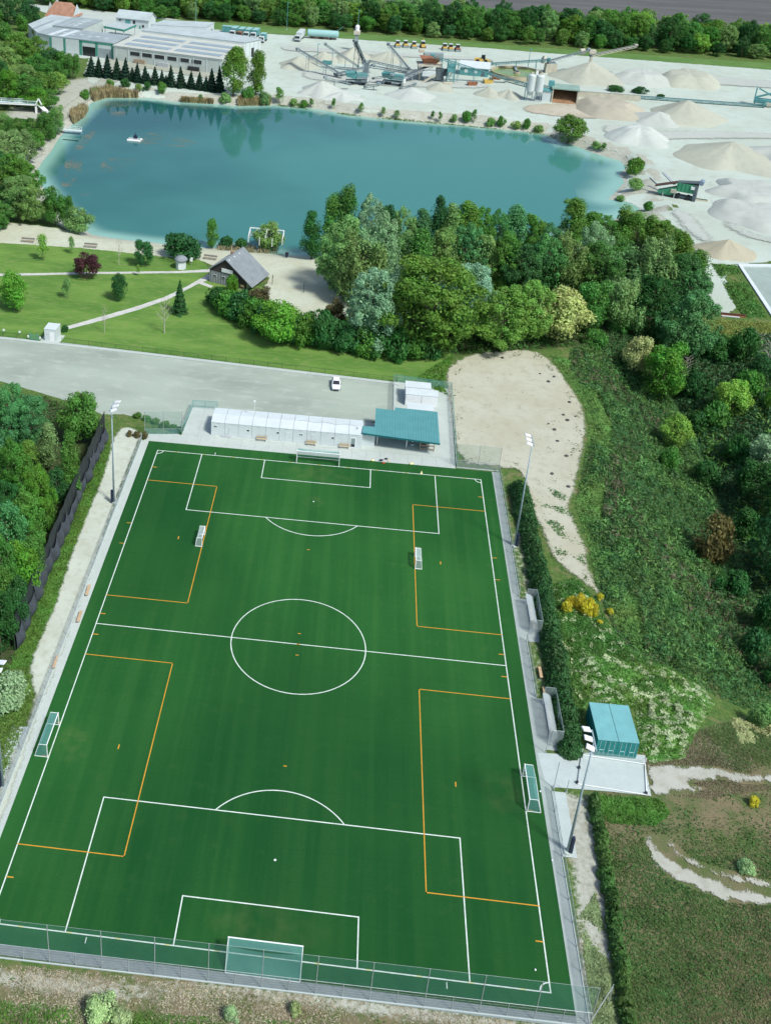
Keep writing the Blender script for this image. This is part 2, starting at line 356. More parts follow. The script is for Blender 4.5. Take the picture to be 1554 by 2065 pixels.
for i, (P, mt) in enumerate((([(61.48,309.25),(79.88,318.8),(93.15,317.62),(110.96,320.78),(110,306.94),(94.7,294.4),(76.19,292.48),(62.11,297.45)], m_stain), ([(-26.23,346.56),(-0.93,344.42),(28.13,343.49),(56.96,344.38),(53.82,331.36),(27.57,325.86),(-4.4,323.84),(-24.88,328.58)], m_wheel), ([(115.3,240.58),(118.98,242.52),(111.3,209.98),(110.21,188.23),(117.19,177.96),(135.12,174.25),(133.01,168.44),(113.29,171.2),(104.15,180.99),(106.66,204.45)], m_wheel), ([(90.77,292.7),(105.4,284.8),(128.03,290.47),(152.41,292.54),(180.19,298.12),(177.04,289.45),(148.95,281.28),(120.46,274.29),(99.96,266.79),(86.15,276.04)], m_wheel), ([(116.86,392.96),(148.31,386.95),(210.17,380.53),(204.75,365.62),(147.26,365.87),(112,367.08)], m_wheel), ([(-39.16,395.06),(-6.78,393.66),(38.78,394.2),(61.37,394.47),(60.61,385.8),(27.12,382.18),(-19.82,380.91),(-37.76,379.82)], m_wheel), ([(91.86,198.45),(101.29,196.72),(102.18,178.63),(101.82,167.39),(96.54,167.02),(92.29,176.55)], m_wheel))):
    sheet('quarry_ground', P, mt, .26+.012*i, .5, 1.2, 1, drape=True, grid=2, seed=40+i, edge=5)
TRACKQ = [(93.62,165.7),(97.03,156.64),(102.3,155.36),(96.28,146.04),(93.34,127.66),(91.18,123.94),(87.78,123.83),(88.29,132.38),(89.65,144.73)]
sheet('quarry_track', TRACKQ, m_quarry, .08, .3, .8, drape=True, grid=2, seed=8)
m_rut = simple_ground('rut_dust', fade=2.6, cols=((.40, .41, .34), (.45, .46, .40), (.31, .30, .23)), scales=(.2, .9, 4), bump=.3)
m_field = simple_ground('ploughed_soil', ((.110, .112, .108), (.140, .143, .138), (.088, .09, .087)), (.01, .05, .6), stretch=((1, 9, 1), .1), bump=.6, bd=.3)
sheet('ploughed_field', [(-900, 492), (-330, 478), (-140, 520), (60, 505), (1200, 470), (2600, 470), (2600, 3000), (-2600, 3000)], m_field, .04)
m_verge = simple_ground('verge_grass', ((.095, .20, .05), (.135, .235, .07), (.085, .15, .04)), (.1, .6, 4), bump=.4)
VERGE = [(-108.78,438.62),(-78.62,440.38),(-42.92,435.91),(-3.23,433.11),(40.46,429.39),(87.84,426.05),(134.33,424),(192.31,422.37),(268.82,419.24),(258.96,396.83),(187.67,407.28),(131.63,411),(86.3,414.05),(63.28,416.2),(39.88,417.18),(-2.84,418.24),(-41.42,419.61),(-70.88,421.57),(-85.68,421.94),(-105.7,423.27)]
sheet('grass_verge', VERGE, m_verge, .09, .4, 1.5)
m_conc = simple_ground('concrete_paving', ((0.448, 0.504, 0.464), (0.488, 0.545, 0.504), (0.400, 0.455, 0.412)), (.12, .8, 5), rough=.85, bump=.08)
m_conc2 = simple_ground('concrete_white', ((0.448, 0.518, 0.503), (0.490, 0.562, 0.548), (0.406, 0.474, 0.451)), (.2, .9, 5), rough=.85, bump=.08)
m_strip = simple_ground('paving_grey', ((.34, .40, .375), (.39, .45, .425), (.29, .345, .32)), (.2, .9, 6), rough=.85, bump=.08)
m_strip2 = simple_ground('paving_dark', ((.21, .26, .255), (.25, .30, .295), (.18, .225, .22)), (.2, .9, 6), rough=.85, bump=.08)
m_track = simple_ground('left_gravel_track', fade=1.2, cols=((0.468, 0.513, 0.423), (0.540, 0.589, 0.504), (0.378, 0.399, 0.297)), scales=(.15, .8, 5), bump=.3)
m_road = simple_ground('lane_dust', fade=1.0, cols=((0.336, 0.357, 0.281), (0.400, 0.423, 0.351), (0.256, 0.257, 0.187)), scales=(.08, .5, 3), bump=.2, stretch=((1, 4, 1), .9))
LANE = [(-108.07,344.07),(-102.24,306.81),(-104.94,265.25),(-104.38,240.97),(-101.02,220.6),(-98.42,201.04),(-92.9,169),(-90.28,167.47),(-95.75,201.45),(-97.88,219.25),(-99.6,244.18),(-99.55,258.45),(-99.41,273.43),(-98.14,289.91),(-94.05,299),(-92.75,318.26),(-86.77,329.09),(-55.82,315.53),(-57.37,357.12),(-84.66,351.04),(-108.03,362.76)]
sheet('farm_lane', LANE, m_road, .22, .3, 1.2, drape=True, grid=2, seed=9, edge=2)
YARD = [(-144.42,312.44),(-138.54,335.01),(-143.95,362.6),(-156.77,393.69),(-158.47,433.07),(-173.8,449.83),(-185.8,438.15),(-199.64,405.33),(-175.9,456.77),(-147.2,448.59),(-108.26,436.01),(-66.52,425.58),(-50.67,415.4),(-45.83,370.93),(-61.55,355.87),(-85.75,356.85),(-109.07,362.44),(-126.23,368.09),(-133.77,324.81)]
sheet('factory_yard', [(-153.83,382.44),(-159.12,403.05),(-159.21,435.68),(-173.38,448.46),(-176.76,459.59),(-137.57,451.92),(-105.03,445.55),(-64.49,428.87),(-44.59,414.85),(-39.52,352.38),(-58.14,346.93),(-85.75,356.85),(-105.51,348.87),(-117.11,341.38),(-144.05,351.77)], m_conc, .045, .2, 2)
# paths through the lawn
m_path = simple_ground('path_gravel', ((.50, .51, .47), (.58, .59, .55), (.42, .43, .38)), (.3, 1, 6), bump=.2)
sheet('path', [(-85.6,112.03),(-78.98,113.64),(-68.92,115.95),(-58.82,118.57),(-47.38,121.16),(-38.14,123.32),(-30.71,126.04),(-30.44,124.24),(-37.93,122.13),(-47.13,119.99),(-58.53,117.42),(-68.59,114.82),(-78.52,112.25),(-85.11,110.64)], m_path, .055, .06, .5)
sheet('path', [(-56.46,89.07),(-50.65,94.9),(-44.34,101.28),(-38.83,107.74),(-34.83,114.44),(-30.85,122.94),(-29.15,121.16),(-32.74,116.01),(-37.53,106.9),(-42.99,100.22),(-49.72,93.31),(-55.43,88.05)], m_path, .06, .05, .5, seed=3)
sheet('path', [(-32.7,117.19),(-31.53,118.01),(-28.67,116.23),(-29.07,115)], m_path, .065, .04, .5, seed=4)

# ================================================================ football pitch
def turf_material():
    t = NT('turf'); p = t.pos()
    a = t.noise(t.map(p, (1, .22, 1)), .16, 4); b = t.noise(p, .5, 4); c = t.noise(p, 9, 3); d = t.noise(t.map(p, (1, .02, 1)), .55, 2); e = t.noise(p, .045, 2)
    k = t.mix(t.ramp(a, .3, .72), (.013, .086, .019), (.021, .112, .024))
    k = t.mix(t.math('MULTIPLY', t.ramp(d, .42, .66), .55), k, (.040, .142, .032))
    s2 = t.noise(t.map(p, (1, .05, 1)), 1.9, 2); k = t.mix(t.math('MULTIPLY', t.ramp(s2, .5, .8), .35), k, (.036, .128, .028))
    cr = t.noise(t.map(p, (.03, 1, 1)), .8, 2); k = t.mix(t.math('MULTIPLY', t.ramp(cr, .52, .8), .3), k, (.030, .125, .028))
    k = t.mix(t.math('MULTIPLY', t.ramp(b, .55, .8), .5), k, (.058, .135, .034))
    k = t.mix(t.math('MULTIPLY', t.ramp(c, .4, .7), .4), k, (.010, .060, .016))
    k = t.mix(t.math('MULTIPLY', t.ramp(e, .4, .7), .5), k, (.034, .132, .028))
    # wear in front of the goals and along the youth goals
    g = t.n('SeparateXYZ'); t.l(p, g.inputs[0]); w0 = None
    for (wx, wy, rx, ry) in ((0, 41.5, 7, 3.5), (0, -41.5, 7, 3.5), (-25.6, -20.9, 2.6, 3.4), (25.6, -20.9, 2.6, 3.4), (0, 33.6, 2, 2)):
        u = t.math('DIVIDE', t.math('SUBTRACT', g.outputs[0], wx), rx); v = t.math('DIVIDE', t.math('SUBTRACT', g.outputs[1], wy), ry)
        q = t.math('SUBTRACT', 1.0, t.math('ADD', t.math('MULTIPLY', u, u), t.math('MULTIPLY', v, v)), True); w0 = q if w0 is None else t.math('MAXIMUM', w0, q)
    k = t.mix(t.math('MULTIPLY', t.math('MULTIPLY', w0, t.ramp(b, .3, .75)), .75), k, (.085, .15, .045))
    br = t.n('TexBrick'); t.l(t.map(p, (.0166, .25, 1)), br.inputs[0]); br.inputs['Scale'].default_value = 1; br.inputs['Mortar Size'].default_value = .012; br.inputs['Brick Width'].default_value = 50; br.inputs['Row Height'].default_value = 1; br.offset = 0
    k = t.mix(t.math('MULTIPLY', br.outputs['Fac'], .3), k, (.012, .07, .018))
    near_shade = t.ramp(t.noise(t.map(p, (1, .6, 1)), .024, 3), .36, .62)  # broad noise, turned to paint the view's near-end shade into the turf colour
    k = t.mix(near_shade, t.mix(.22, k, (.036, .160, .036)), t.mix(.5, k, (.006, .054, .016)))
    pr = t.pr(k, .75, .06, 0, c, .5, .03)
    return t.end(pr)
TX, TY0, TY1 = 30.05, -46.6, 47.3
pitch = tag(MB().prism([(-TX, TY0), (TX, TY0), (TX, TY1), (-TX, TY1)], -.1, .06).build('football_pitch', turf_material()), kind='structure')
m_line = M('line_white', (.66, .74, .68), .7, .16, 1.3)
m_yel = M('line_orange', (.62, .30, .03), .7, .12, 1.2)
Z = .066
HW, HL = 27.95, 44.55
def strip(mb, a, b, w, z=Z):
    a, b = Vector((*a, 0)), Vector((*b, 0)); d = (b-a).normalized(); s = Vector((-d.y, d.x, 0))*w/2; e = d*w/2
    P = [a-s-e, b-s+e, b+s+e, a+s-e]; mb.quad(*[(q.x, q.y, z) for q in P])
def wline(a, b, w=.13, z=Z, m=None, name='white_line'):
    mb = MB(); strip(mb, a, b, w, z); mb.build(name, m or m_line, pitch)
def arc(c, r, a0, a1, n, w=.13, z=Z):
    mb = MB()
    for i in range(n):
        t0, t1 = a0+(a1-a0)*i/n, a0+(a1-a0)*(i+1)/n
        mb.quad(*[(c[0]+q*math.cos(t), c[1]+q*math.sin(t), z) for q, t in ((r-w/2, t0), (r+w/2, t0), (r+w/2, t1), (r-w/2, t1))])
    mb.build('white_line', m_line, pitch)
for s in (-1, 1):
    wline((s*HW, -HL), (s*HW, HL)); wline((-HW, s*HL), (HW, s*HL), z=Z+.001)
    for (w, d) in ((20.16, 16.5), (9.16, 5.5)):
        y = s*(HL-d)
        wline((-w, s*HL), (-w, y), z=Z+.002); wline((w, s*HL), (w, y), z=Z+.002); wline((-w, y), (w, y), z=Z+.003)
    ph = math.acos(5.5/9.15); yc = s*(HL-11)
    a = -math.pi/2*s; arc((0, yc), 9.15, a-ph, a+ph, 28, z=Z+.004)
    MB().lathe([(.14, 0), (.14, .004)], 12, (0, yc, Z)).build('penalty_spot', m_line, pitch)
    for s2 in (-1, 1):
        cx_, cy_ = s2*HW, s*HL; a0 = {(1, 1): math.pi, (-1, 1): -math.pi/2, (-1, -1): 0, (1, -1): math.pi/2}[(s2, s)]
        arc((cx_, cy_), 1.0, a0, a0+math.pi/2, 8, z=Z+.005)
        wline((s2*17.9, s*(HL+.3)), (s2*17.9, s*(HL+.85)), .1)
wline((-HW, 0), (HW, 0), z=Z+.001); arc((0, 0), 9.15, 0, 2*math.pi, 72, z=Z+.002)
for sx in (-1, 1):
    for sy in (-1, 1):
        for (a, b) in (((HW, 6), (16.2, 6)), ((16.2, 6), (16.2, 35.3)), ((16.2, 35.3), (HW, 35.3))):
            wline((sx*a[0], sy*a[1]), (sx*b[0], sy*b[1]), .12, Z+.008, m_yel, 'orange_line')
        wline((sx*20.1, sy*20.4), (sx*20.1, sy*20.95), .15, Z, m_yel, 'orange_mark')
        for yy in (2.1, 39.3): wline((sx*(HW-.1), sy*yy), (sx*(HW-.75), sy*yy), .14, Z, m_yel, 'orange_mark')
        for yy in (18.0, 23.2): wline((sx*(HW+.15), sy*yy), (sx*(HW+.75), sy*yy), .12, Z, m_yel, 'orange_mark')
for (x, y) in ((0, 2.1), (0, -2.1), (0, 20.8), (0, -20.8), (0, 0)): wline((x-.14, y), (x+.14, y), .13, Z+.01, m_yel, 'orange_mark')
m_tick = M('line_yellow', (.70, .62, .10), .7, .05, 2)
for i in range(11):
    for s in (-1, 1):
        x = -25+i*5
        wline((x, s*HL), (x+.5, s*HL), .07, Z+.012, m_tick, 'yellow_mark')

# ---------------------------------------------------------------- paving round the pitch
sheet('pavement', [(-31.5, -47.7), (-TX, -47.7), (-TX, TY1), (-31.5, TY1)], m_conc, .07)
sheet('pavement', [(TX, -47.7), (31.3, -47.7), (31.3, TY1), (TX, TY1)], m_strip, .07)
sheet('pavement', [(-TX, -47.7), (TX, -47.7), (TX, TY0), (-TX, TY0)], m_strip2, .068)
TERR = [(-31.0, TY1), (23.8, TY1), (24.4, 75.6), (13.2, 77.0), (12.9, 60.2), (-24.2, 60.0), (-24.6, 50.3), (-30.6, 49.6)]
terrace = tag(MB().prism(TERR, -.1, .10).build('terrace', m_conc), kind='structure')
m_joint = M('joint_dark', (.30, .31, .29), .9)
for i in range(22):
    x = -28.5+i*2.45
    MB().box((x, 49.0 if x < -25 else 49.1, .1045), (.035, 2.9 if x > -25 else 3.0, .005)).build('paving_joint', m_joint, terrace)
for y in (50.4,): MB().box((-.5, y, .1045), (48, .035, .005)).build('paving_joint', m_joint, terrace)
MB().box((-19.6-2.3, 55, .1045), (.035, 9, .005)).build('paving_joint', m_joint, terrace)
# pads under the dugouts and the store
for (x0, x1, y0, y1) in ((31.3, 33.3, 5.2, 14.2), (31.3, 33.6, -13.9, -5.4)):
    sheet('pavement', [(x0, y0), (x1, y0), (x1, y1), (x0, y1)], m_strip, .072)
sheet('pavement', [(-33.6, -28.5), (-31.5, -28.5), (-31.5, -19.2), (-33.6, -19.2)], m_conc2, .072)
sheet('pavement', [(30.33,-14.54),(34.38,-14.2),(38.42,-13.17),(43.51,-13.07),(43.16,-14.72),(42.92,-19.2),(38.23,-19.21),(31.4,-19.51),(30.7,-18.67)], m_conc2, .074)
sheet('pavement', [(31.3, -28.9), (32.9, -28.9), (32.9, -20.1), (31.3, -20.1)], m_conc2, .072)
sheet('gravel_track', [(-31.31,50.06),(-34.45,51.6),(-36.5,50.21),(-36.78,44.46),(-35.81,36.01),(-35.87,29.45),(-35.82,23.19),(-35.75,16.33),(-35.42,10.11),(-35.06,4.08),(-35,-0.58),(-35.15,-4.54),(-35.03,-9.38),(-32.75,-13.89),(-32.28,-20.35),(-33.09,-29.28),(-33.08,-35.85),(-30.64,-34.89),(-30.04,-31.56),(-30.63,-20.11),(-30.7,1.39),(-31.29,28.79)], m_track, .12, .25, .5, seed=12, drape=True, grid=.7, edge=1.2)
TR2 = [(42.92,-19.2),(43.16,-14.72),(46.24,-14.13),(51.63,-13.61),(54.88,-14.4),(61.1,-13.64),(60.58,-15.05),(54.4,-16.12),(51.7,-15.58),(47.99,-16.6),(50.18,-17.03),(48.22,-18.01),(45.2,-18.67)]
sheet('dirt_track', TR2, m_rut, .12, .35, .5, seed=13, drape=True, grid=.4, edge=.8)
sheet('dirt_track', [(40.87,-24.72),(41.7,-24.94),(42.32,-26.59),(44.13,-28.04),(46.51,-29.13),(49.36,-30.26),(55.5,-30.5),(55.06,-31.84),(48.28,-32.28),(44.96,-31.14),(42.56,-30.27),(41.23,-28.62),(40.83,-26.47)], m_rut, .12, .3, .5, seed=14, drape=True, grid=.4, edge=.8)
sheet('dirt_track', [(42.79,-24.92),(43.62,-24.41),(44.15,-26.15),(45.9,-27.37),(48.29,-28.41),(52.4,-28.77),(57.11,-28.74),(56.82,-29.62),(51.52,-29.97),(47.06,-29.06),(44.19,-27.78)], m_rut, .15, .3, .5, seed=15, drape=True, grid=.4, edge=.8)
# ---------------------------------------------------------------- fences
m_galv = M('galvanised', (.42, .47, .48), .5, .15, 2, metal=.3)
m_teal = M('teal_paint', (.10, .32, .30), .55, .1, 2)
def mesh_mat(name, col, cover):
    t = NT(name); tr = t.n('BsdfTransparent'); d = t.pr(col, .7, .3)
    mx = t.n('MixShader'); n = t.noise(t.pos(), 1.2, 2)
    t.l(t.math('ADD', t.math('MULTIPLY', n, .06), cover-.03), mx.inputs[0]); t.l(tr.outputs[0], mx.inputs[1]); t.l(d.outputs[0], mx.inputs[2])
    return t.end(mx)
m_net = mesh_mat('ball_net', (.10, .30, .26), .22)
m_wire = mesh_mat('wire_mesh', (.42, .50, .52), .34)
m_wire_t = mesh_mat('wire_mesh_teal', (.20, .42, .40), .38)
m_goalnet = mesh_mat('goal_net', (.16, .42, .38), .42)
m_whitenet = mesh_mat('goal_net_white', (.55, .68, .66), .42)
def rod_panel(L, h):
    "welded rod mat: real wires"
    mb = MB(); n = int(L/.11)
    for i in range(n+1): x = L*i/n; mb.box((x, 0, h/2), (.010, .010, h))
    for j in range(6): z = .05+(h-.1)*j/5; mb.box((L/2, 0, z), (L, .014, .014))
    return mb.mesh('rod_panel', m_galv)
def fence(label, a, b, h, step, low=None, mesh=None, post=.05, net=None, group=None, rods=False, mat=None, rail=True):
    a, b = Vector(a), Vector(b); d = b-a; L = d.length; ang = math.atan2(d.y, d.x); n = max(1, round(L/step)); st = L/n
    r = thing('fence', label, 'fence', (a.x, a.y, 0.07), ang, group)
    low = low or h; mat = mat or m_galv
    pm = MB().tube((0, 0, 0), (0, 0, h), post, 6).mesh('post', mat)
    for i in range(n+1): link('post', pm, parent=r, loc=(i*st, 0, 0))
    if rods: rp = rod_panel(st, low)
    else: rp = MB().quad((0, 0, .02), (st, 0, .02), (st, 0, low), (0, 0, low)).mesh('mesh_panel', mesh)
    for i in range(n): link('mesh_panel', rp, parent=r, loc=(i*st, .03, 0))
    if rods:
        sm = MB().tube((0, 0, 0), (0, 0, low), post*.8, 6).mesh('post', mat)
        for i in range(n): link('post', sm, parent=r, loc=(i*st+st/2, 0, 0))
    if net:
        nm = MB().quad((0, 0, low), (st, 0, low), (st, 0, h), (0, 0, h)).mesh('net_panel', net)
        for i in range(n): link('net_panel', nm, parent=r, loc=(i*st, .03, 0))
        MB().tube((0, .03, h), (L, .03, h), .012, 4).build('top_wire', mat, r)
    if rail: MB().tube((0, 0, low), (L, 0, low), .025, 5).build('rail', mat, r)
    MB().box((L/2, -.05, .03), (L, .12, .12)).build('base_kerb', m_conc2, r)
    return r
fence('tall ball-stop fence with see-through net behind the goal beside the dry verge', (-31.2, -48.0), (31.2, -47.35), 5.7, 5.15, 2.0, None, .045, m_net, rods=True)
fence('knee-high grey mesh fence along the touchline beside the gravel track', (-31.35, -47.8), (-31.35, 47.2), 1.25, 2.5, None, m_wire, .035)
fence('grey mesh fence along the touchline between the far corner and the first dugout', (31.2, 14.6), (31.2, 47.2), 1.5, 2.5, None, m_wire, .035)
fence('short grey mesh fence on the touchline between the two dugouts', (31.2, -5.2), (31.2, 5.2), 1.5, 2.6, None, m_wire, .035)
fence('grey mesh fence running from the concrete pad to the near corner', (31.2, -47.3), (31.2, -29.0), 1.5, 2.5, None, m_wire, .035)
fence('mesh fence section in front of the narrow concrete strip below the pad', (31.25, -28.9), (31.25, -20.2), 1.2, 2.9, None, m_wire, .03)
fence('tall net fence at the far corner beside the sand plateau', (24.0, 47.7), (31.2, 47.7), 4.8, 3.6, 1.5, m_wire, .04, m_net)
fence('tall net fence at the far corner beside the clubhouse hedge', (-31.2, 49.2), (-24.7, 50.4), 4.8, 3.3, 1.2, m_wire_t, .04, m_net)
fence('teal mesh fence along the side of the clubhouse terrace towards the sand plateau', (24.0, 48.2), (24.5, 75.5), 1.6, 2.7, None, m_wire_t, .03, mat=m_teal)
fence('teal mesh fence beside the clubhouse terrace next to the yellowish hedge', (-24.7, 50.5), (-24.3, 60.1), 1.6, 2.4, None, m_wire_t, .03, mat=m_teal)
fence('teal mesh fence between the white cabins and the parking lot', (-24.3, 60.1), (-19.7, 60.3), 1.6, 2.3, None, m_wire_t, .03, mat=m_teal)
fence('grey mesh fence dividing the white store boxes from the parking lot', (13.0, 60.4), (13.2, 76.9), 1.6, 2.4, None, m_wire, .03)
fence('teal mesh fence behind the white store boxes by the weeds', (13.2, 76.9), (24.5, 75.6), 1.6, 2.4, None, m_wire_t, .03, mat=m_teal)
m_dkgreen = M('dark_green_post', (.03, .07, .035), .6)
m_wire_g = mesh_mat('wire_mesh_green', (.05, .11, .04), .16)
fence('thin dark green wire fence between the lawn and the parking lot', (-84.68,82.34), (-62.1,81.6), 1.2, 2.9, None, m_wire_g, .03, mat=m_dkgreen)
fence('thin dark green wire fence above the kerb along the parking lot', (-55.23,81.49), (13.89,76.63), 1.2, 2.9, None, m_wire_g, .03, mat=m_dkgreen)
# corner braces
for (lab, base, top, foot) in (('slanted brace pole at the near corner of the ball-stop fence', (31.2, -47.35), 5.2, (33.3, -45.0)), ):
    t = thing('brace_pole', lab, 'pole', (*base, .07)); MB().tube((0, 0, top*.15), (2.1, 2.3, top*.55), .045, 6).build('pole', m_galv, t)
    MB().tube((2.1, 2.3, -.07), (2.1, 2.3, top*.6), .045, 6).build('post', m_galv, t)
for (lab, x, y) in (('tall thin post by the concrete pad gate, first of the pair', 31.3, -14.4), ('tall thin post by the concrete pad gate, second of the pair', 31.6, -19.6), ('slim lone post beside the strip below the concrete pad', 33.0, -20.0)):
    t = thing('gate_post', lab, 'post', (x, y, .07)); MB().tube((0, 0, 0), (0, 0, 4.2 if 'lone' not in lab else 2), .045, 6).build('shaft', m_galv, t); MB().box((0, 0, .01), (.25, .25, .02)).build('foot_plate', m_galv, t)
# kerb wall between lawn and parking
kerb = MB()
KP = [(-96.89,83.18),(-68.28,81.15),(-52.33,80.42),(-36.59,79.49),(-21.1,78.36),(-5.91,77.25),(12.91,76.05),(14.47,75.51)]
for i in range(len(KP)-1): kerb.beam((*KP[i], .13), (*KP[i+1], .13), .75, .28)
tag(kerb.build('kerb', m_conc), kind='structure')

# privacy screen on the left: dark sagging tarpaulin on posts
def privacy_screen():
    A, B = (-37.9,46.92), (-37.25,-6.76)
    r = thing('privacy_screen', 'dark grey sagging tarpaulin screen on posts along the copse', 'screen', (A[0], A[1], 0))
    m = M('tarp_dark', (.022, .028, .034), .6, .25, .6, bump=.2); m2 = M('tarp_lower', (.050, .060, .072), .55, .25, .8, bump=.2)
    dx, dy = B[0]-A[0], B[1]-A[1]; L = math.hypot(dx, dy); n = 18; rr = random.Random(2)
    for i in range(n+1):
        MB().tube((dx*i/n, dy*i/n, 0), (dx*i/n, dy*i/n, 5.6), .06, 6).build('post', m_dkgreen, r)
    for i in range(n):
        nu, nv = 8, 10; V = []; sag = .02+.75*rr.random()**1.5; ph = rr.random()*6; ph2 = rr.random()
        low = MB(); V2 = []
        for v in range(nv+1):
            for u in range(nu+1):
                s = (i+u/nu)/n; z = 5.6*v/nv; w = .12*math.sin(u/nu*math.pi)*math.sin(z*1.9+ph)
                V.append((dx*s+w+.04, dy*s, z-(.12*math.sin(u/nu*math.pi) if v == nv else 0)))
        F = [(v*(nu+1)+u, v*(nu+1)+u+1, (v+1)*(nu+1)+u+1, (v+1)*(nu+1)+u) for v in range(nv) for u in range(nu)]
        MB().add(V, F).build('tarpaulin', m, r, smooth=True)
        nv = 6; top = 2.3+1.4*rr.random(); V = []
        for v in range(nv+1):
            for u in range(nu+1):
                s = (i+u/nu)/n; z = .05+top*v/nv*(1-.35*ph2*math.sin(u/nu*math.pi)*(v/nv)); bel = (.1+.75*math.sin(v/nv*math.pi)**.7*(1-.5*v/nv))*(math.sin((u/nu*.86+.07)*math.pi))
                V.append((dx*s+.16+bel*(.6+sag), dy*s, z))
        F = [(v*(nu+1)+u, v*(nu+1)+u+1, (v+1)*(nu+1)+u+1, (v+1)*(nu+1)+u) for v in range(nv) for u in range(nu)]
        MB().add(V, F).build('loose_flap', m2, r, smooth=True)
privacy_screen()

# ---------------------------------------------------------------- goals
m_white = M('white_alu', (.80, .83, .82), .45, .05, 2)
def goal(label, x, y, rz, w, h, depth_top, depth_bot, net, netmat, r=.06, group=None):
    "opening faces local -Y, net falls to +Y"
    t = thing('football_goal', label, 'goal', (x, y, .066), rz, group); w2 = w/2
    for s in (-1, 1):
        MB().tube((s*w2, 0, 0), (s*w2, 0, h), r, 8).build('post', m_white, t)
        MB().tube((s*w2, 0, h), (s*w2, depth_top, h), r*.6, 6).build('stay', m_white, t)
        MB().tube((s*w2, depth_top, h), (s*w2, depth_bot, .04), r*.6, 6).build('stay', m_white, t)
        MB().tube((s*w2, 0, .04), (s*w2, depth_bot, .04), r*.7, 6).build('ground_bar', m_white, t)
        MB().quad((s*w2, .02, .03), (s*w2, depth_bot, .03), (s*w2, depth_top, h), (s*w2, .02, h)).build('side_net', netmat, t)
    MB().tube((-w2-r, 0, h), (w2+r, 0, h), r*1.1, 8).build('crossbar', m_white, t)
    MB().tube((-w2, depth_bot, .04), (w2, depth_bot, .04), r*.7, 6).build('ground_bar', m_white, t)
    nu, nv = 10, 6; V = []
    for v in range(nv+1):
        for u in range(nu+1):
            k = v/nv; sg = math.sin(u/nu*math.pi); zz = .05+(h-.05)*(1-k); yy = depth_top+(depth_bot-depth_top)*k
            V.append((-w2+w*u/nu, yy-.5*sg*math.sin(k*math.pi)*(depth_bot*.4), zz-.28*h*sg*(1-k)*.5))
    F = [(v*(nu+1)+u, v*(nu+1)+u+1, (v+1)*(nu+1)+u+1, (v+1)*(nu+1)+u) for v in range(nv) for u in range(nu)]
    MB().add(V, F).build('back_net', netmat, t, smooth=True)
    MB().quad((-w2, .02, h), (w2, .02, h), (w2, depth_top, h-.05), (-w2, depth_top, h-.05)).build('roof_net', netmat, t)
    return t
goal('full-size white goal with green net in front of the ball-stop fence', 0, -HL-.06, math.pi, 7.32, 2.44, .9, 2.05, 1, m_goalnet, .065)
goal('full-size goal with green net in front of the white cabins', 0, HL+.06, 0, 7.32, 2.44, .9, 1.9, 1, m_goalnet, .065)
goal('youth goal with teal net on the touchline beside the gravel track', -HW-.12, -20.9, math.pi/2, 5.0, 2.0, .95, 1.55, 1, m_goalnet, .06)
goal('youth goal with teal net on the touchline near the containers', HW+.12, -20.9, -math.pi/2, 5.0, 2.0, .95, 1.55, 1, m_goalnet, .06)
goal('small white training goal on the orange line below the cabins, near the left touchline', -16.2, 20.5, math.pi/2, 3.0, 1.6, .8, 1.0, 1, m_whitenet, .075)
goal('small white training goal on the orange line near the touchline with dugouts', 16.2, 20.2, -math.pi/2, 3.0, 1.6, .8, 1.0, 1, m_whitenet, .075)
# goal frame laid flat on the pad, with transport wheels
gf = thing('goal_frame', 'white goal frame lying flat on the concrete pad by the containers', 'goal', (0, 0, .08))
gp = [(35.63,-14.18),(43.14,-14.57),(42.34,-19.21),(34.46,-18.73)]
m_black = M('black_rubber', (.02, .02, .022), .7)
for i in range(4):
    a, b = gp[i], gp[(i+1) % 4]; MB().tube((*a, .12), (*b, .12), .06, 8).build('frame_tube', m_white if i != 3 else m_galv, gf)
for (x, y) in (gp[3], gp[2], ((gp[0][0]+gp[3][0])/2, (gp[0][1]+gp[3][1])/2)):
    MB().tube((x-.1, y+.2, .18), (x+.1, y+.2, .18), .2, 12).build('wheel', m_black, gf)
for p in gp[:2]: MB().tube((*p, .12), (p[0], p[1], 1.1), .045, 6).build('upright', m_white, gf)
MB().quad((*gp[0], 1.0), (*gp[1], 1.0), (*gp[1], .15), (*gp[0], .15)).build('net', mesh_mat('net_faint', (.6, .66, .64), .18), gf)

# ---------------------------------------------------------------- floodlight masts
m_mast = M('mast_blue_grey', (.34, .44, .48), .45, .1, 1.5, metal=.2)
m_lampw = M('lamp_housing', (.78, .80, .84), .4, .05, 2)
m_navy = M('navy_box', (.02, .03, .06), .5)
def mast(label, x, y, side, h=17.0, yaw=0):
    t = thing('floodlight_mast', label, 'floodlight', (x, y, .05), 0, 'floodlight masts around the pitch')
    MB().tube((0, 0, 0), (0, 0, h), .17, 10, .075).build('pole', m_mast, t, smooth=True)
    MB().lathe([(.45, 0), (.45, .25), (.22, .3)], 10).build('foot', m_conc, t)
    MB().box((side*.3, -.1, 1.4), (.32, .4, 2.3)).build('switch_box', m_navy, t)
    y0, y1 = -1.4, 1.4
    MB().beam((0, y0, h), (0, y1, h), .12, .12).build('crossarm', m_mast, t)
    for k in range(3):
        yy = y0+.15+(y1-y0-.3)*k/2
        o = MB().box((0, 0, 0), (.95, .66, .12), 0, .92).build('lamp_head', m_lampw, t, (-side*.62, yy, h+.22)); o.rotation_euler = (0, -side*math.radians(-16), side*(.25*(k-1)))
        MB().box((-side*.12, yy, h+.1), (.3, .1, .12)).build('bracket', m_mast, t)
    MB().tube((side*.15, -.3, h-1.6), (-side*.35, -.3, h-1.5), .05, 5).build('step_arm', m_mast, t)
    return t
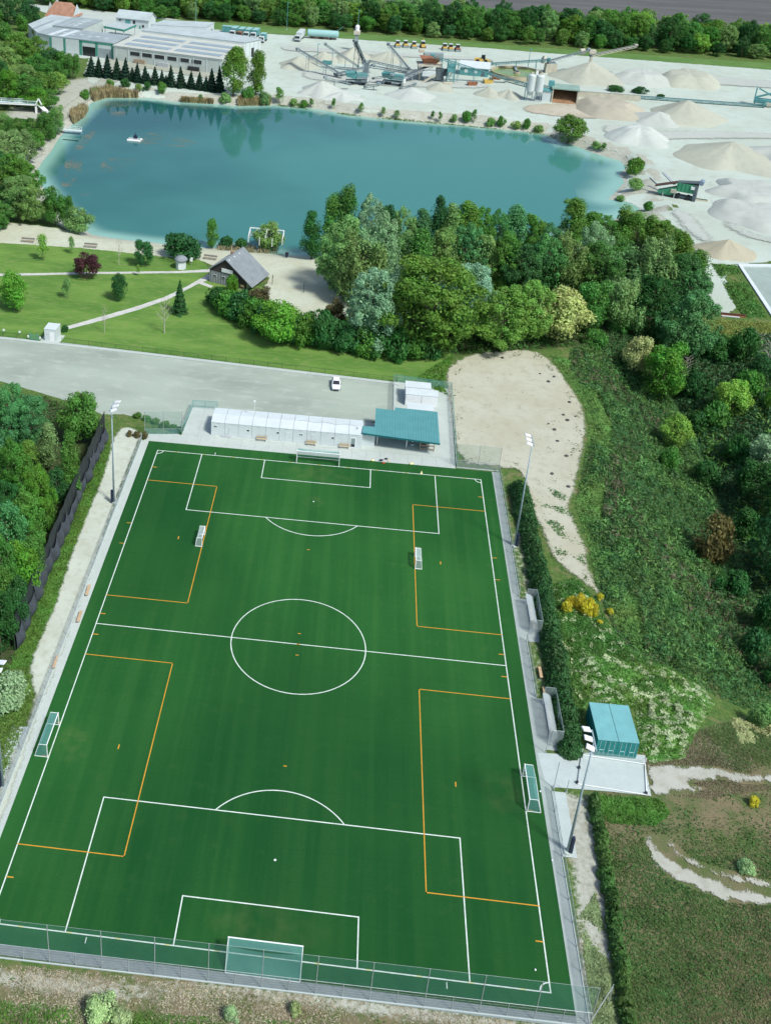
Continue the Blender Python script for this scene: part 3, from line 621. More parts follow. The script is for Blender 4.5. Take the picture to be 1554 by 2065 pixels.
mast('blue-grey floodlight mast beside the sand plateau and the conifer hedge', 31.75, 26.6, 1, 19.3)
mast('blue-grey floodlight mast standing beside the concrete pad in front of the containers', 31.9, -28.3, 1, 17.0)
mast('blue-grey floodlight mast by the gravel track near the parking lot', -31.9, 28.0, -1, 18.0)
mast('blue-grey floodlight mast half out of frame by the flowering bush', -31.85, -28.3, -1, 17.6)

# ---------------------------------------------------------------- containers
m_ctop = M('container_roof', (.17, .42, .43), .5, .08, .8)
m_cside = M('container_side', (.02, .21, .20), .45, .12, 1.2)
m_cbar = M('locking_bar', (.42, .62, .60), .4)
def container(label, x, y, rz, L=6.06, w=2.44, h=2.6):
    t = thing('shipping_container', label, 'container', (x, y, .075), rz)
    b = MB()
    n = 22
    for s in (-1, 1):                                   # corrugated long sides
        V = []
        for i in range(n*4+1):
            yy = -L/2+.12+(L-.24)*i/(n*4); o = [0, 0, .045, .045][i % 4]
            V += [(s*(w/2-.02-o), yy, .15), (s*(w/2-.02-o), yy, h-.12)]
        b.add(V, [(2*i, 2*i+2, 2*i+3, 2*i+1) for i in range(n*4)])
    b.box((0, L/2-.04, h/2), (w-.1, .06, h-.2))
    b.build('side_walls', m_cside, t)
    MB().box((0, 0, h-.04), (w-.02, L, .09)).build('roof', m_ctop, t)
    fr = MB()
    for sx in (-1, 1):
        for sy in (-1, 1): fr.box((sx*(w/2-.06), sy*(L/2-.06), h/2), (.12, .12, h-.1))
        fr.box((sx*(w/2-.05), 0, .08), (.1, L-.24, .14)); fr.box((0, sx*(L/2-.05), .08), (w-.24, .1, .14))
    fr.build('frame', m_cside, t)
    MB().box((0, 0, .1), (w-.2, L-.2, .08)).build('floor', m_cside, t)
    for s in (-1, 1):
        d = MB().box((s*.56, -L/2+.03, h/2), (1.08, .05, h-.3)).build('door', m_cside, t)
        for k in (-.28, .28):
            MB().tube((s*.56+k, -L/2-.03, .25), (s*.56+k, -L/2-.03, h-.2), .028, 6).build('locking_bar', m_cbar, d)
        MB().box((s*.56, -L/2-.03, 1.0), (.6, .03, .08)).build('handle', m_cbar, d)
        for k in range(4): MB().box((s*.56, -L/2-.0, .5+k*.52), (1.0, .03, .07)).build('rib', m_cside, d)
    return t
container('teal shipping container next to the floodlight mast, closer to the conifer hedge', 38.42, -10.85, .02)
container('teal shipping container of the pair that is farther from the pitch', 40.9, -10.8, .02)

# ---------------------------------------------------------------- dugouts and their wire cages
m_acryl = mesh_mat('dugout_shell', (.58, .68, .68), .5)
m_bench = M('bench_orange_wood', (.52, .37, .22), .7, .15, 3)
def dugout(label, x, y, L):
    t = thing('dugout', label, 'dugout', (x, y, .075))
    V = []; n = 8
    prof = [(1.15+.05, .02), (1.15, .9), (1.0, 1.5), (.65, 1.9), (.2, 2.05), (-.1, 2.05)]
    for (px, pz) in prof: V += [(px, -L/2, pz), (px, L/2, pz)]
    MB().add(V, [(2*i, 2*i+1, 2*i+3, 2*i+2) for i in range(len(prof)-1)]).build('curved_shell', m_acryl, t, smooth=True)
    for s in (-1, 1):
        MB().add([(px, s*L/2, pz) for (px, pz) in prof]+[(.1, s*L/2, .02)], [tuple(range(len(prof)+1))]).build('side_panel', mesh_mat('dugout_side', (.62, .7, .7), .5) if s < 0 else bpy.data.materials['dugout_side'], t)
    for i in range(5):
        yy = -L/2+L*i/4; b = MB()
        for k in range(len(prof)-1): b.tube((prof[k][0], yy, prof[k][1]), (prof[k+1][0], yy, prof[k+1][1]), .03, 5)
        b.build('rib', m_galv, t)
    MB().box((.75, 0, .45), (.4, L-.3, .06)).build('seat', m_bench, t)
    for i in range(4): MB().box((.75, -L/2+.4+(L-.8)*i/3, .2), (.06, .3, .44)).build('leg', m_galv, t)
    return t
dugout('white curved dugout nearer the halfway line, opposite the yellow broom', 31.75, 10.0, 5.6)
dugout('white curved dugout beside the concrete pad and containers', 31.75, -9.6, 6.2)
def cage(label, x, y, L, w=1.3, h=2.6):
    t = thing('wire_cage', label, 'cage', (x, y, .075))
    for (a, b, c, d) in (((w, -L/2), (w, L/2), 0, h), ((0, -L/2), (w, -L/2), 0, h), ((0, L/2), (w, L/2), 0, h)):
        MB().quad((*a, c), (*b, c), (*b, d), (*a, d)).build('mesh_panel', m_wire, t)
    for (px, py) in ((0, -L/2), (w, -L/2), (w, 0), (w, L/2), (0, L/2)):
        MB().tube((px, py, 0), (px, py, h), .035, 6).build('post', m_galv, t)
    for (a, b) in (((0, -L/2), (w, -L/2)), ((w, -L/2), (w, L/2)), ((w, L/2), (0, L/2))): MB().tube((*a, h), (*b, h), .025, 5).build('top_rail', m_galv, t)
cage('wire mesh cage around the back of the dugout opposite the yellow broom', 32.0, 10.0, 6.6)
cage('wire mesh cage around the back of the dugout beside the concrete pad', 32.0, -9.6, 7.2)
def plank(label, x, y, rz, L=2.2):
    t = thing('bench', label, 'bench', (x, y, .05), rz, None)
    MB().box((0, 0, .45), (L, .38, .07)).build('seat', m_bench, t)
    for s in (-1, 1): MB().box((s*(L/2-.3), 0, .21), (.08, .34, .42)).build('leg', m_galv, t)
plank('orange wooden bench by the gravel track, topmost of the three', *(-30.64,6.16), 1.62)
plank('orange wooden bench by the gravel track, middle one of three', *(-30.43,0.61), 1.62)
plank('orange wooden bench by the gravel track, lowest of three, near the flowering bush', *(-31.34,-8.39), 1.62)
plank('orange wooden bench between the two dugouts, farther from the containers', 32.3, 2.0-3.0, 1.58, 2.0)
plank('orange wooden bench close behind the fence next to the second dugout', 32.4, -4.4, 1.58, 1.4)

# ================================================================ clubhouse: row of white cabins
m_cab = M('cabin_white', (.58, .65, .645), .5, .05, .8)
m_cabroof = M('cabin_roof', (.60, .67, .67), .45, .06, .5)
m_seam = M('seam_grey', (.45, .48, .49), .6)
m_dark = M('dark_glass', (.015, .02, .025), .2, .1, 1, spec=.6)
m_wood = M('weathered_wood', (.34, .27, .19), .8, .25, 3)
def cabins():
    N, w, D, h = 11, 2.455, 5.1, 2.62; x0 = -19.55; y0 = 51.05
    t = thing('cabin_row', 'long row of white flat-roofed cabins behind the far goal', 'building', (x0, y0, .1))
    for i in range(N):
        m = MB().box((i*w+w/2, D/2, h/2), (w-.035, D, h)).build('cabin_module', m_cab, t)
        pr = [(0, h-.02), (0, h+.10), (D/2, h+.34), (D, h+.10), (D, h-.02)]
        V = [(i*w+a, b-.0, c) for a in (.03, w-.03) for (b, c) in pr]
        MB().add(V, [(0, 1, 6, 5), (1, 2, 7, 6), (2, 3, 8, 7), (3, 4, 9, 8), (4, 3, 2, 1, 0), (5, 6, 7, 8, 9)]).build('roof_panel', m_cabroof, m)
        MB().beam((i*w, .0, h+.14), (i*w, D/2, h+.38), .05, .04).build('roof_seam', m_seam, m)
        MB().box((i*w+w/2, -.012, h-.12), (.55, .03, .07)).build('vent_strip', m_seam, m)
    for (k, ww, hh, zz) in ((0.3, .28, .28, 1.9), (0.42, .1, .28, 1.9), (2.72, .42, .3, 1.65), (4.9, .38, .3, 1.7), (6.52, .2, .28, 1.75), (6.64, .16, .28, 1.75), (9.3-.42, .4, .3, 1.65)):
        fr = MB().box((k*w, -.02, zz), (ww+.12, .04, hh+.12)).build('window', m_white, t); MB().box((k*w, -.05, zz), (ww, .03, hh)).build('pane', m_dark, fr)
    for k in (1.5, 5.62, 7.5):
        d = MB().box((k*w, -.02, 1.0), (.92, .04, 2.0)).build('door', m_cabroof, t); MB().box((k*w+.36, -.06, 1.0), (.06, .05, .14)).build('handle', m_seam, d)
    d = MB().box((10.35*w, -.02, 1.05), (.95, .04, 2.05)).build('door', m_white, t)
    MB().box((10.35*w, -.05, 1.35), (.7, .03, 1.2)).build('pane', M('door_glass', (.22, .3, .3), .2), d); MB().box((10.35*w, -.05, .45), (.7, .03, .55)).build('pane', m_dark, d)
    for i in range(N*2): MB().box((i*w/2+.6, .02, .03), (w/2-.3, .1, .06)).build('sill_block', m_seam, t)
    MB().tube((3.0*w, D*.6, h+.2), (3.0*w, D*.6, h+3.2), .03, 5).build('antenna', m_white, t)
    MB().box((3.0*w, D*.6, h+3.3), (.35, .2, .3)).build('antenna_head', m_white, t)
    pipe = MB()
    pts = [(6.3*w+math.sin(i*1.7)*.1+i*.55, D*.52+math.sin(i*.9)*.25, h+.42) for i in range(20)]
    for i in range(19): pipe.tube(pts[i], pts[i+1], .03, 4)
    pipe.build('roof_cable', m_seam, t)
    MB().box((10.6*w, D*.35, h+.32), (.3, .4, .3)).build('roof_vent', m_seam, t)
cabins()
m_benchw = M('bench_wood', (.50, .42, .27), .75, .15, 3)
for (lab, k) in (('slatted wooden bench against the cabin wall, left of the far goal', 3.75), ('grey wooden bench against the cabin wall behind the far goal', 7.35), ('wooden bench against the cabin wall next to the glazed door', 9.75)):
    x = -19.55+k*2.455; t = thing('bench', lab, 'bench', (x, 50.55, .1))
    for j in range(3): MB().box((0, -.15+j*.15, .45), (1.9, .11, .04)).build('seat_slat', m_benchw, t)
    for j in range(2): MB().box((0, .28, .62+j*.16), (1.9, .04, .11)).build('back_slat', m_benchw, t)
    for s in (-1, 1): MB().box((s*.7, .05, .22), (.06, .45, .44)).build('leg', m_galv, t)
for (lab, k) in (('low grey duct box at the foot of the cabin wall near the terrace corner', 1.15),):
    t = tag(MB().box((0, 0, .12), (1.8, .3, .2)).build('duct_box', m_seam, None, (-19.55+k*2.455, 50.8, .1)), lab, 'box')

# ---------------------------------------------------------------- teal-roofed shelter
m_teroof = M('teal_sheet_roof', (.10, .30, .31), .5, .07, .6)
m_tefas = M('teal_fascia', (.01, .13, .14), .5)
def shelter():
    t = thing('shelter', 'open shelter with stepped teal sheet roof beside the cabins', 'shelter', (0, 0, .1))
    P = [(7.3, 51.3), (20.9, 50.1), (20.85, 60.3), (13.1, 60.6), (13.05, 59.6), (9.6, 59.8), (9.5, 53.6), (7.4, 53.6)]
    zf = lambda p: 2.85+(p[1]-50)*.045
    V = [(x, y, zf((x, y))) for x, y in P]; V2 = [(x, y, zf((x, y))+.14) for x, y in P]; n = len(P)
    roof = MB().add(V+V2, [tuple(range(n-1, -1, -1)), tuple(range(n, 2*n))]+[(i, (i+1) % n, n+(i+1) % n, n+i) for i in range(n)]).build('roof', m_teroof, t)
    MB().beam((7.2, 51.25, 2.95), (20.95, 50.05, 2.9), .06, .3).build('fascia', m_tefas, roof)
    for i in range(24):
        x = 9.9+i*.46; ya, yb = 50.2+(20.9-x)*.088, (60.25 if x > 13.1 else 59.6)
        MB().beam((x, ya, zf((x, ya))+.165), (x, yb, zf((x, yb))+.165), .05, .05).build('rib', m_teroof, roof)
    for (x, y) in ((10.15, 53.0), (15.35, 52.7), (17.75, 52.3), (20.2, 52.2), (20.2, 59.5), (10.2, 59.0), (15.3, 59.6)):
        p = MB().box((x, y, 1.4), (.16, .16, 2.9)).build('post', m_wood if x > 15.6 else m_white, t)
        for s in (-1, 1): MB().beam((x, y, 2.2), (x+s*.6, y, 2.85), .1, .1).build('brace', m_wood if x > 15.6 else m_white, p)
    MB().box((15.2, 59.9, 1.2), (10.2, .12, 2.4)).build('back_wall', m_cab, t)
    MB().box((8.5, 53.2, 1.15), (2.3, 2.6, 2.3)).build('side_room', m_cab, t)
    for z in (.35, 1.0): MB().box((19.0, 52.25, z), (2.4, .08, .16)).build('rail', m_wood, t)
    MB().box((18.95, 55.2, .95), (2.6, .2, 1.9)).build('inner_wall', M('dark_wood', (.07, .055, .045), .8, .2, 2), t)
    for k in range(3): MB().box((16.4+.02*k, 53.4+k*.1, .35+k*.28), (.55-.1*k, .5, .26)).build('stacked_crate', m_cab if k != 1 else m_dark, t)
shelter()
def bistro(label, x, y, c):
    t = thing('table_set', label, 'table', (x, y, .1))
    MB().box((0, 0, .74), (1.8, .7, .05)).build('table_top', c, t)
    for sx in (-1, 1):
        MB().box((sx*.7, 0, .36), (.06, .6, .72)).build('leg', m_wood, t); 
    for sy in (-1, 1): MB().box((0, sy*.65, .43), (1.8, .25, .04)).build('seat', c, t)
bistro('wooden picnic table standing under the teal roof near the railing', 18.6, 53.6, m_wood)
bistro('dark table standing under the teal roof beside the white post', 13.4, 56.0, M('dark_table', (.12, .11, .1), .6))
# ---------------------------------------------------------------- white store boxes behind the shelter
def store(label, x, y, w, d, h, rz=-.02, door=True):
    t = thing('store_container', label, 'container', (x, y, .1), rz)
    MB().box((0, 0, h/2), (w, d, h)).build('walls', m_cab, t)
    MB().box((0, 0, h+.03), (w+.06, d+.06, .07)).build('roof', m_cabroof, t)
    for s in (-1, 1): MB().box((s*w/4, -d/2-.02, h/2), (w/2-.15, .04, h-.3)).build('door', m_white, t)
    MB().box((0, -d/2-.045, h*.5), (.12, .03, .3)).build('latch', m_seam, t)
    return t
store('white store container farthest from the shelter, beside the weeds', 17.7, 71.5, 4.9, 2.4, 2.6)
store('wider white store container in the middle behind the shelter', 18.35, 68.9, 6.1, 2.4, 2.45)
store('low white store box tucked against the back of the teal shelter', 17.9, 63.6, 4.9, 2.3, 2.3)
# things lying by the far touchline
m_ball = M('ball_yellow', (.75, .72, .35), .6, .05, 3)
def bag(label, name, x, y, c, s, cat):
    o = MB().lathe([(.05, 0), (.8*s, .05*s), (1.0*s, .35*s), (.75*s, .62*s), (.25*s, .72*s)], 10).build(name, c, None, (x, y, .07), .4, True); o.scale = (1, .6, 1); tag(o, label, cat)
bag('pale yellow kit bag on the turf in front of the shelter, rightmost', 'kit_bag', *(16.19,47.37), m_ball, .42, 'bag')
bag('pale yellow bag on the turf next to the dark backpacks', 'kit_bag', *(9.46,47.36), m_ball, .36, 'bag')
bag('dark blue backpack lying at the turf edge before the shelter', 'backpack', *(10.93,47.6), m_navy, .42, 'bag')
bag('black backpack leaning beside the blue one at the turf edge', 'backpack', *(11.79,48.22), m_black, .36, 'bag')
bag('brick-red bib bundle on the turf below the backpacks', 'bib_bundle', *(11.37,46.88), M('red_cloth', (.38, .09, .04), .8), .36, 'clothes')
bag('beige jacket bundle on the turf beside the black backpack', 'jacket_bundle', *(12.31,47.67), M('beige_cloth', (.55, .48, .36), .8), .34, 'clothes')
t = thing('marker_cone', 'small yellow marker cone standing on the far goal line', 'cone', (*(17.84,44.84), .07)); MB().lathe([(.2, 0), (.2, .03), (.06, .45), (.02, .48)], 10).build('body', m_ball, t); MB().box((0, 0, .01), (.4, .4, .02)).build('foot', m_ball, t)
for (lab, px) in (('white training ball lying by the near youth goal', (29.9,-20.43)), ('pale ball lying on the turf in the near corner', (26.7,-42.48)), ('white ball lying on the paving below the concrete pad', (30.06,-29.63))):
    o = MB().lathe([(.02, 0), (.085, .03), (.11, .11), (.085, .19), (.02, .22)], 10).build('football', m_white, None, (*px, .075), None, True); tag(o, lab, 'ball')

# ---------------------------------------------------------------- white car on the parking lot
def car(label, x, y, rz):
    t = thing('parked_car', label, 'car', (x, y, .03), rz)
    m = M('car_white', (.80, .82, .85), .3, .02, 1, spec=.5); g = m_dark
    # body: stations along length (local -Y = front)
    st = [(-2.05, .55, .32, .62), (-1.85, .80, .22, .74), (-1.1, .87, .2, .88), (0, .89, .2, .92), (1.2, .88, .2, .95), (1.85, .84, .24, .96), (2.05, .74, .34, .9)]
    V = []
    for (yy, hw, z0, z1) in st: V += [(-hw*.9, yy, z0), (-hw, yy, (z0+z1)/2), (-hw*.92, yy, z1), (hw*.92, yy, z1), (hw, yy, (z0+z1)/2), (hw*.9, yy, z0)]
    F = [tuple(range(6)), tuple(6*(len(st)-1)+i for i in range(5, -1, -1))]
    for i in range(len(st)-1): F += [(6*i+j, 6*(i+1)+j, 6*(i+1)+(j+1) % 6, 6*i+(j+1) % 6) for j in range(6)]
    MB().add(V, F).build('body', m, t, smooth=False)
    MB().add([(-.76, -.75, .86), (.76, -.75, .86), (.78, 1.9, .92), (-.78, 1.9, .92), (-.58, -.1, 1.42), (.58, -.1, 1.42), (.6, 1.5, 1.4), (-.6, 1.5, 1.4)], ((4, 5, 6, 7), (0, 4, 7, 3), (1, 2, 6, 5), (2, 3, 7, 6), (0, 1, 5, 4))).build('cabin', g, t)
    MB().add([(-.6, -.14, 1.43), (.6, -.14, 1.43), (.62, 1.52, 1.41), (-.62, 1.52, 1.41), (-.56, 0, 1.48), (.56, 0, 1.48), (.56, 1.4, 1.47), (-.56, 1.4, 1.47)], ((4, 5, 6, 7), (0, 1, 5, 4), (1, 2, 6, 5), (2, 3, 7, 6), (3, 0, 4, 7))).build('roof', m, t)
    for s in (-1, 1):
        for (a, b) in (((.77, -.74, .88), (.6, -.1, 1.43)), ((.785, .6, .9), (.61, .6, 1.43)), ((.79, 1.85, .93), (.62, 1.5, 1.41))):
            MB().beam((s*a[0], a[1], a[2]), (s*b[0], b[1], b[2]), .09, .09).build('pillar', m, t)
        MB().box((s*.98, -.5, .95), (.2, .12, .13)).build('mirror', g, t)
        MB().box((s*.56, -1.98, .64), (.36, .16, .14)).build('headlight', M('headlight_glass', (.55, .7, .75), .15), t)
        for yy in (-1.3, 1.25):
            w = MB().tube((s*.72, yy, .31), (s*.9, yy, .31), .31, 14).build('wheel', m_black, t); MB().tube((s*.9, yy, .31), (s*.905, yy, .31), .18, 10).build('rim', m_galv, w)
    MB().box((0, -2.04, .45), (1.0, .08, .2)).build('grille', m_black, t)
    return t
car('white hatchback parked against the kerb of the gravel lot', *(1.94,72.89), .05)

# ================================================================ park: lodge, kiosk, furniture
m_slate = M('slate_roof', (.23, .265, .28), .7, .15, .8, bump=.2)
m_planks = M('grey_boards', (.32, .34, .35), .8, .15, 2); m_plankd = M('dark_boards', (.06, .052, .048), .8, .25, 2)
def lodge():
    rz = math.radians(-20.5); L, xl, xr, zl, zr, hr = 9.2, -4.7, 7.1, 3.1, 1.15, 6.6
    t = thing('wooden_lodge', 'wooden lodge with steep grey gable roof by the volleyball sand', 'house', (-26.0, 116.6, .05), rz)
    wl, wr = xl+.35, xr-1.6; zw = hr-(hr-zr)*wr/xr-.12; zwl = zl+.1
    MB().add([(wl, .5, 0), (wr, .5, 0), (wr, L-.4, 0), (wl, L-.4, 0), (wl, .5, zwl), (wr, .5, zw), (wr, L-.4, zw), (wl, L-.4, zwl), (0, .5, hr-.2), (0, L-.4, hr-.2)],
        ((1, 2, 6, 5), (2, 3, 7, 9, 6), (3, 0, 4, 7), (0, 1, 5, 8, 4))).build('wall', m_planks, t)
    zc = 3.0; xc = xr*(hr-.25-zc)/(hr-zr)
    MB().add([(wl, .46, zc), (xc, .46, zc), (0, .46, hr-.22), (wl, .46, zwl)], ((0, 1, 2, 3),)).build('gable_boards', m_plankd, t)
    MB().add([(3.2, .45, .3), (wr, .45, .3), (wr, .45, zw-.05), (xc, .45, zc), (3.2, .45, zc)], ((0, 1, 2, 3, 4),)).build('gable_boards', m_plankd, t)
    for (x1, z1, s) in ((xl, zl, -1), (xr, zr, 1)):
        V = [(0, 0, hr), (0, L, hr), (x1, L, z1), (x1, 0, z1)]; n = Vector((s*.6, 0, .8))*.15
        rf = MB().add(V+[tuple(Vector(v)+n) for v in V], ((0, 1, 2, 3), (7, 6, 5, 4), (0, 4, 5, 1), (1, 5, 6, 2), (2, 6, 7, 3), (3, 7, 4, 0))).build('roof', m_slate, t)
        k = int(math.hypot(x1, hr-z1)/.42)
        for i in range(1, k):
            f = i/k; c = Vector((x1*f, 0, hr+(z1-hr)*f))+n*1.12
            MB().beam((c.x, .02, c.z), (c.x, L-.02, c.z), .03, .03).build('slate_course', m_slate, rf)
    MB().beam((0, -.05, hr+.13), (0, L+.05, hr+.13), .35, .12).build('ridge_cap', m_slate, t)
    MB().box((.35, .36, 3.75), (2.9, .1, .95)).build('sign', m_white, t)
    for i in range(11): MB().box((wl+.35+i*.68, .47, 1.45), (.04, .04, 2.9)).build('board_joint', m_plankd, t)
    for k in (-2.9, -.6, 1.0):
        w = MB().box((k, .46, 1.9), (.9, .06, .5)).build('window', m_white, t); MB().box((k, .42, 1.9), (.74, .04, .36)).build('pane', m_dark, w)
    for yy in (.9, 3.4, 5.8): MB().box((.55, yy, hr-.22), (.35, .35, .2)).build('roof_vent', m_white, t)
    MB().box((-1.1, 5.6, 6.0), (.7, .7, 1.4)).build('chimney', M('chimney_brick', (.38, .25, .17), .85), t)
    MB().box((4.4, .42, .9), (.9, .05, .5)).build('wall_box', M('wood_tan', (.5, .36, .22), .8), t)
lodge()
def kiosk():
    p = (-57.62,82.89); t = thing('kiosk', 'small white box kiosk beside the lawn gate and kerb', 'kiosk', (p[0], p[1]+.4, .05), -.05)
    MB().box((0, 0, 1.35), (2.5, 2.9, 2.7)).build('walls', m_cab, t); MB().box((0, 0, 2.74), (2.6, 3.0, .1)).build('roof', m_cabroof, t)
    d = MB().box((.35, -1.47, 1.05), (1.0, .04, 2.0)).build('door', m_white, t); MB().box((.0, -1.5, 1.0), (.06, .04, .16)).build('handle', m_seam, d)
    MB().box((-.7, -1.47, 1.6), (.3, .03, .2)).build('wall_plate', m_seam, t)
    MB().box((0, -.3, -.02), (4.2, 4.0, .1)).build('plinth', m_conc, t)
kiosk()
def gate():
    p = (-60.97,81.35); t = thing('garden_gate', 'teal metal gate with twin posts next to the white kiosk', 'gate', (*p, .05), -.1)
    for s in (-1, 1): MB().box((s*.85, 0, .95), (.12, .12, 1.9)).build('post', m_teal, t)
    for k in range(8): MB().box((-.7+k*.2, 0, .8), (.04, .04, 1.3)).build('bar', m_teal, t)
    for z in (.2, 1.4): MB().box((0, 0, z), (1.6, .05, .06)).build('rail', m_teal, t)
    for s in (-1, 1): MB().box((s*1.3, 0, .9), (.35, .1, .5)).build('sign_board', m_white, t)
gate()
for (lab, px) in (('round white notice on the wire fence, nearer the frame edge', (-67.89,82.86)), ('round white notice on the wire fence, nearer the gate', (-64.4,82.57))):
    t = thing('notice', lab, 'sign', (*px, .05)); MB().tube((0, 0, 0), (0, 0, 1.1), .03, 5).build('post', m_dkgreen, t); MB().tube((0, -.04, 1.2), (0, 0, 1.2), .26, 12).build('disc', m_white, t)
def roundhut():
    p = (-37.87,125.23); t = thing('round_hut', 'little round white hut with grey domed roof by the beach path', 'hut', (*p, .05))
    MB().lathe([(1.25, 0), (1.25, 2.3)], 18).build('wall', m_cab, t, smooth=False); MB().lathe([(1.65, 2.2), (1.6, 2.45), (1.2, 2.9), (.6, 3.2), (.05, 3.3)], 18).build('roof', m_slate, t, smooth=True)
    MB().box((0, -1.26, 1.0), (.8, .06, 1.9)).build('door', m_white, t)
roundhut()
t = thing('info_board', 'small white information board on a post by the round hut', 'sign', (*(-35.7,127.55), .05)); MB().tube((0, 0, 0), (0, 0, 1.2), .05, 6).build('post', m_galv, t); MB().box((0, -.05, 1.5), (.7, .06, 1.1)).build('board', m_white, t)
def park_bench(label, p, rz=0):
    t = thing('park_bench', label, 'bench', (p[0], p[1], .05), rz)
    for j in range(3): MB().box((0, -.2+j*.2, .5), (3.4, .16, .05)).build('seat_slat', m_wood, t)
    for j in range(2): MB().box((0, .42, .75+j*.25), (3.4, .05, .2)).build('back_slat', M('bench_grey', (.2, .19, .18), .8), t)
    for s in (-1, 0, 1): MB().box((s*1.4, .1, .25), (.12, .6, .5)).build('leg', m_conc, t)
park_bench('grey park bench on the beach edge nearest the willows', (-78.37,133.97)); park_bench('grey park bench on the beach edge between the young trees', (-62.22,133.57)); park_bench('grey park bench on a concrete base beside the round hedge', (-31.7,131.88), -.1)
def truss():
    p = (-18.41,144.3); t = thing('timber_frame', 'white timber truss frame standing on the sand before the lake', 'frame', (p[0]-1.0, p[1]+1.0, .05), -.05)
    w2, h, d = 4.4, 3.0, 2.6
    for yy in (0, d):
        for k in (-w2, 0, w2): MB().box((k, yy, h*.5 if yy else h*.28), (.22, .22, h if yy else h*.56)).build('post', m_white, t)
    MB().beam((-w2, d, h), (w2, d, h), .2, .22).build('top_beam', m_white, t); MB().beam((-w2, d, h*.3), (w2, d, h*.3), .15, .18).build('low_beam', m_white, t)
    for k in (-w2, 0, w2): MB().beam((k, d, h), (k, 0, h*.55), .15, .16).build('rafter', m_white, t)
    for (a, b) in ((-w2, -w2/2), (-w2/2, 0), (0, w2/2), (w2/2, w2)):
        MB().beam((a, d, h*.3 if a in (-w2, 0) else h), (b, d, h if a in (-w2, 0) else h*.3), .12, .14).build('diagonal', m_white, t)
    for k in (-w2*.3, w2*.45): MB().tube((k, -1.6, 0), (k, -1.6, 2.2), .1, 6).build('front_post', m_white, t)
truss()
def tarp():
    A = [(-3.49,130.56),(-1.24,131.64),(-0.47,128.07),(0.95,122.34),(-0.06,121.27),(-2.12,127.43)]
    o = MB().prism(A, 0, .55).build('tarpaulin_heap', M('black_tarp', (.018, .018, .024), .55, .3, 2, bump=.4), None, (0, 0, .06)); tag(o, 'black tarpaulin-covered heap on the volleyball sand beside the trees', 'tarpaulin')
tarp()
for (lab, p) in (('lone dark volleyball post in the middle of the sand', (-7.47,116.36)), ('dark volleyball post beside the lodge roof corner', (-15.12,119.77))):
    t = thing('net_post', lab, 'post', (*p, .05)); MB().tube((0, 0, 0), (0, 0, 2.5), .07, 6).build('shaft', m_dkgreen, t); MB().box((0, 0, .03), (.5, .5, .06)).build('foot', m_conc, t); MB().box((.08, 0, 1.9), (.12, .12, .3)).build('winch', m_black, t)
def rowboat(label, p, rz, c):
    t = thing('rowing_boat', label, 'boat', (*p, .15), rz); st = [(-1.7, .3), (-1.2, .55), (0, .68), (1.2, .5), (1.8, .05)]; V = []
    for (x, w) in st: V += [(x, -w, .45), (x, -w*.6, 0), (x, w*.6, 0), (x, w, .45)]
    F = [(4*i+j, 4*(i+1)+j, 4*(i+1)+j+1, 4*i+j+1) for i in range(4) for j in range(3)]+[(0, 1, 2, 3)]
    MB().add(V, F).build('hull', c, t); MB().box((0, 0, .35), (.3, 1.1, .04)).build('seat', m_wood, t)
rowboat('small pale rowing boat on the shore beside the forest', (-7.42,144.52), .3, m_cab)
t = thing('waste_bin', 'dark bin standing on the sand near the water by the truss frame', 'bin', (*(-13.19,137.49), .05)); MB().lathe([(.35, 0), (.45, 1.0)], 10).build('body', m_navy, t); MB().lathe([(.5, 1.0), (.5, 1.08), (.1, 1.2)], 10).build('lid', m_black, t)

# ================================================================ factory behind the lake
m_hall = M('hall_wall', (.47, .53, .49), .7, .08, .2); m_hallw = M('hall_wall_white', (.54, .61, .60), .6, .05, .2)
m_hroof = M('hall_roof_pale', (.43, .50, .50), .7, .12, .15); m_hroofg = M('hall_roof_grey', (.30, .36, .37), .7, .15, .15)
m_cream = M('roof_cream', (.50, .53, .47), .7, .08, .15); m_pv = M('solar_panel', (.30, .38, .42), .35, .1, .3, spec=.6)
m_hgreen = M('green_frame', (.06, .27, .20), .6)
def lerp(a, b, t): return (a[0]+(b[0]-a[0])*t, a[1]+(b[1]-a[1])*t)
def outn(a, b):
    d = Vector((b[0]-a[0], b[1]-a[1])).normalized(); return Vector((d.y, -d.x))
def wallbox(a, b, t0, t1, z0, z1, out=.06, th=.1):
    p, q = lerp(a, b, t0), lerp(a, b, t1); n = outn(a, b); mb = MB()
    mid = ((p[0]+q[0])/2+n.x*out, (p[1]+q[1])/2+n.y*out, (z0+z1)/2)
    return mb.box(mid, (math.hypot(q[0]-p[0], q[1]-p[1]), th, z1-z0), math.atan2(q[1]-p[1], q[0]-p[0]))
def hall(label, P, h, roofmat, wallmat, over=.3, zs=None, par=.0):
    t = thing('factory_hall', label, 'building'); 
    MB().prism(P, 0, h-.25).build('wall', wallmat, t)
    c = (sum(p[0] for p in P)/len(P), sum(p[1] for p in P)/len(P)); Q = [(p[0]+(p[0]-c[0])*over/20, p[1]+(p[1]-c[1])*over/20) for p in P]
    r = MB().prism(Q, h-.25, [h+(z if zs else 0) for z in (zs or [0]*len(Q))]).build('roof', roofmat, t)
    return t, r
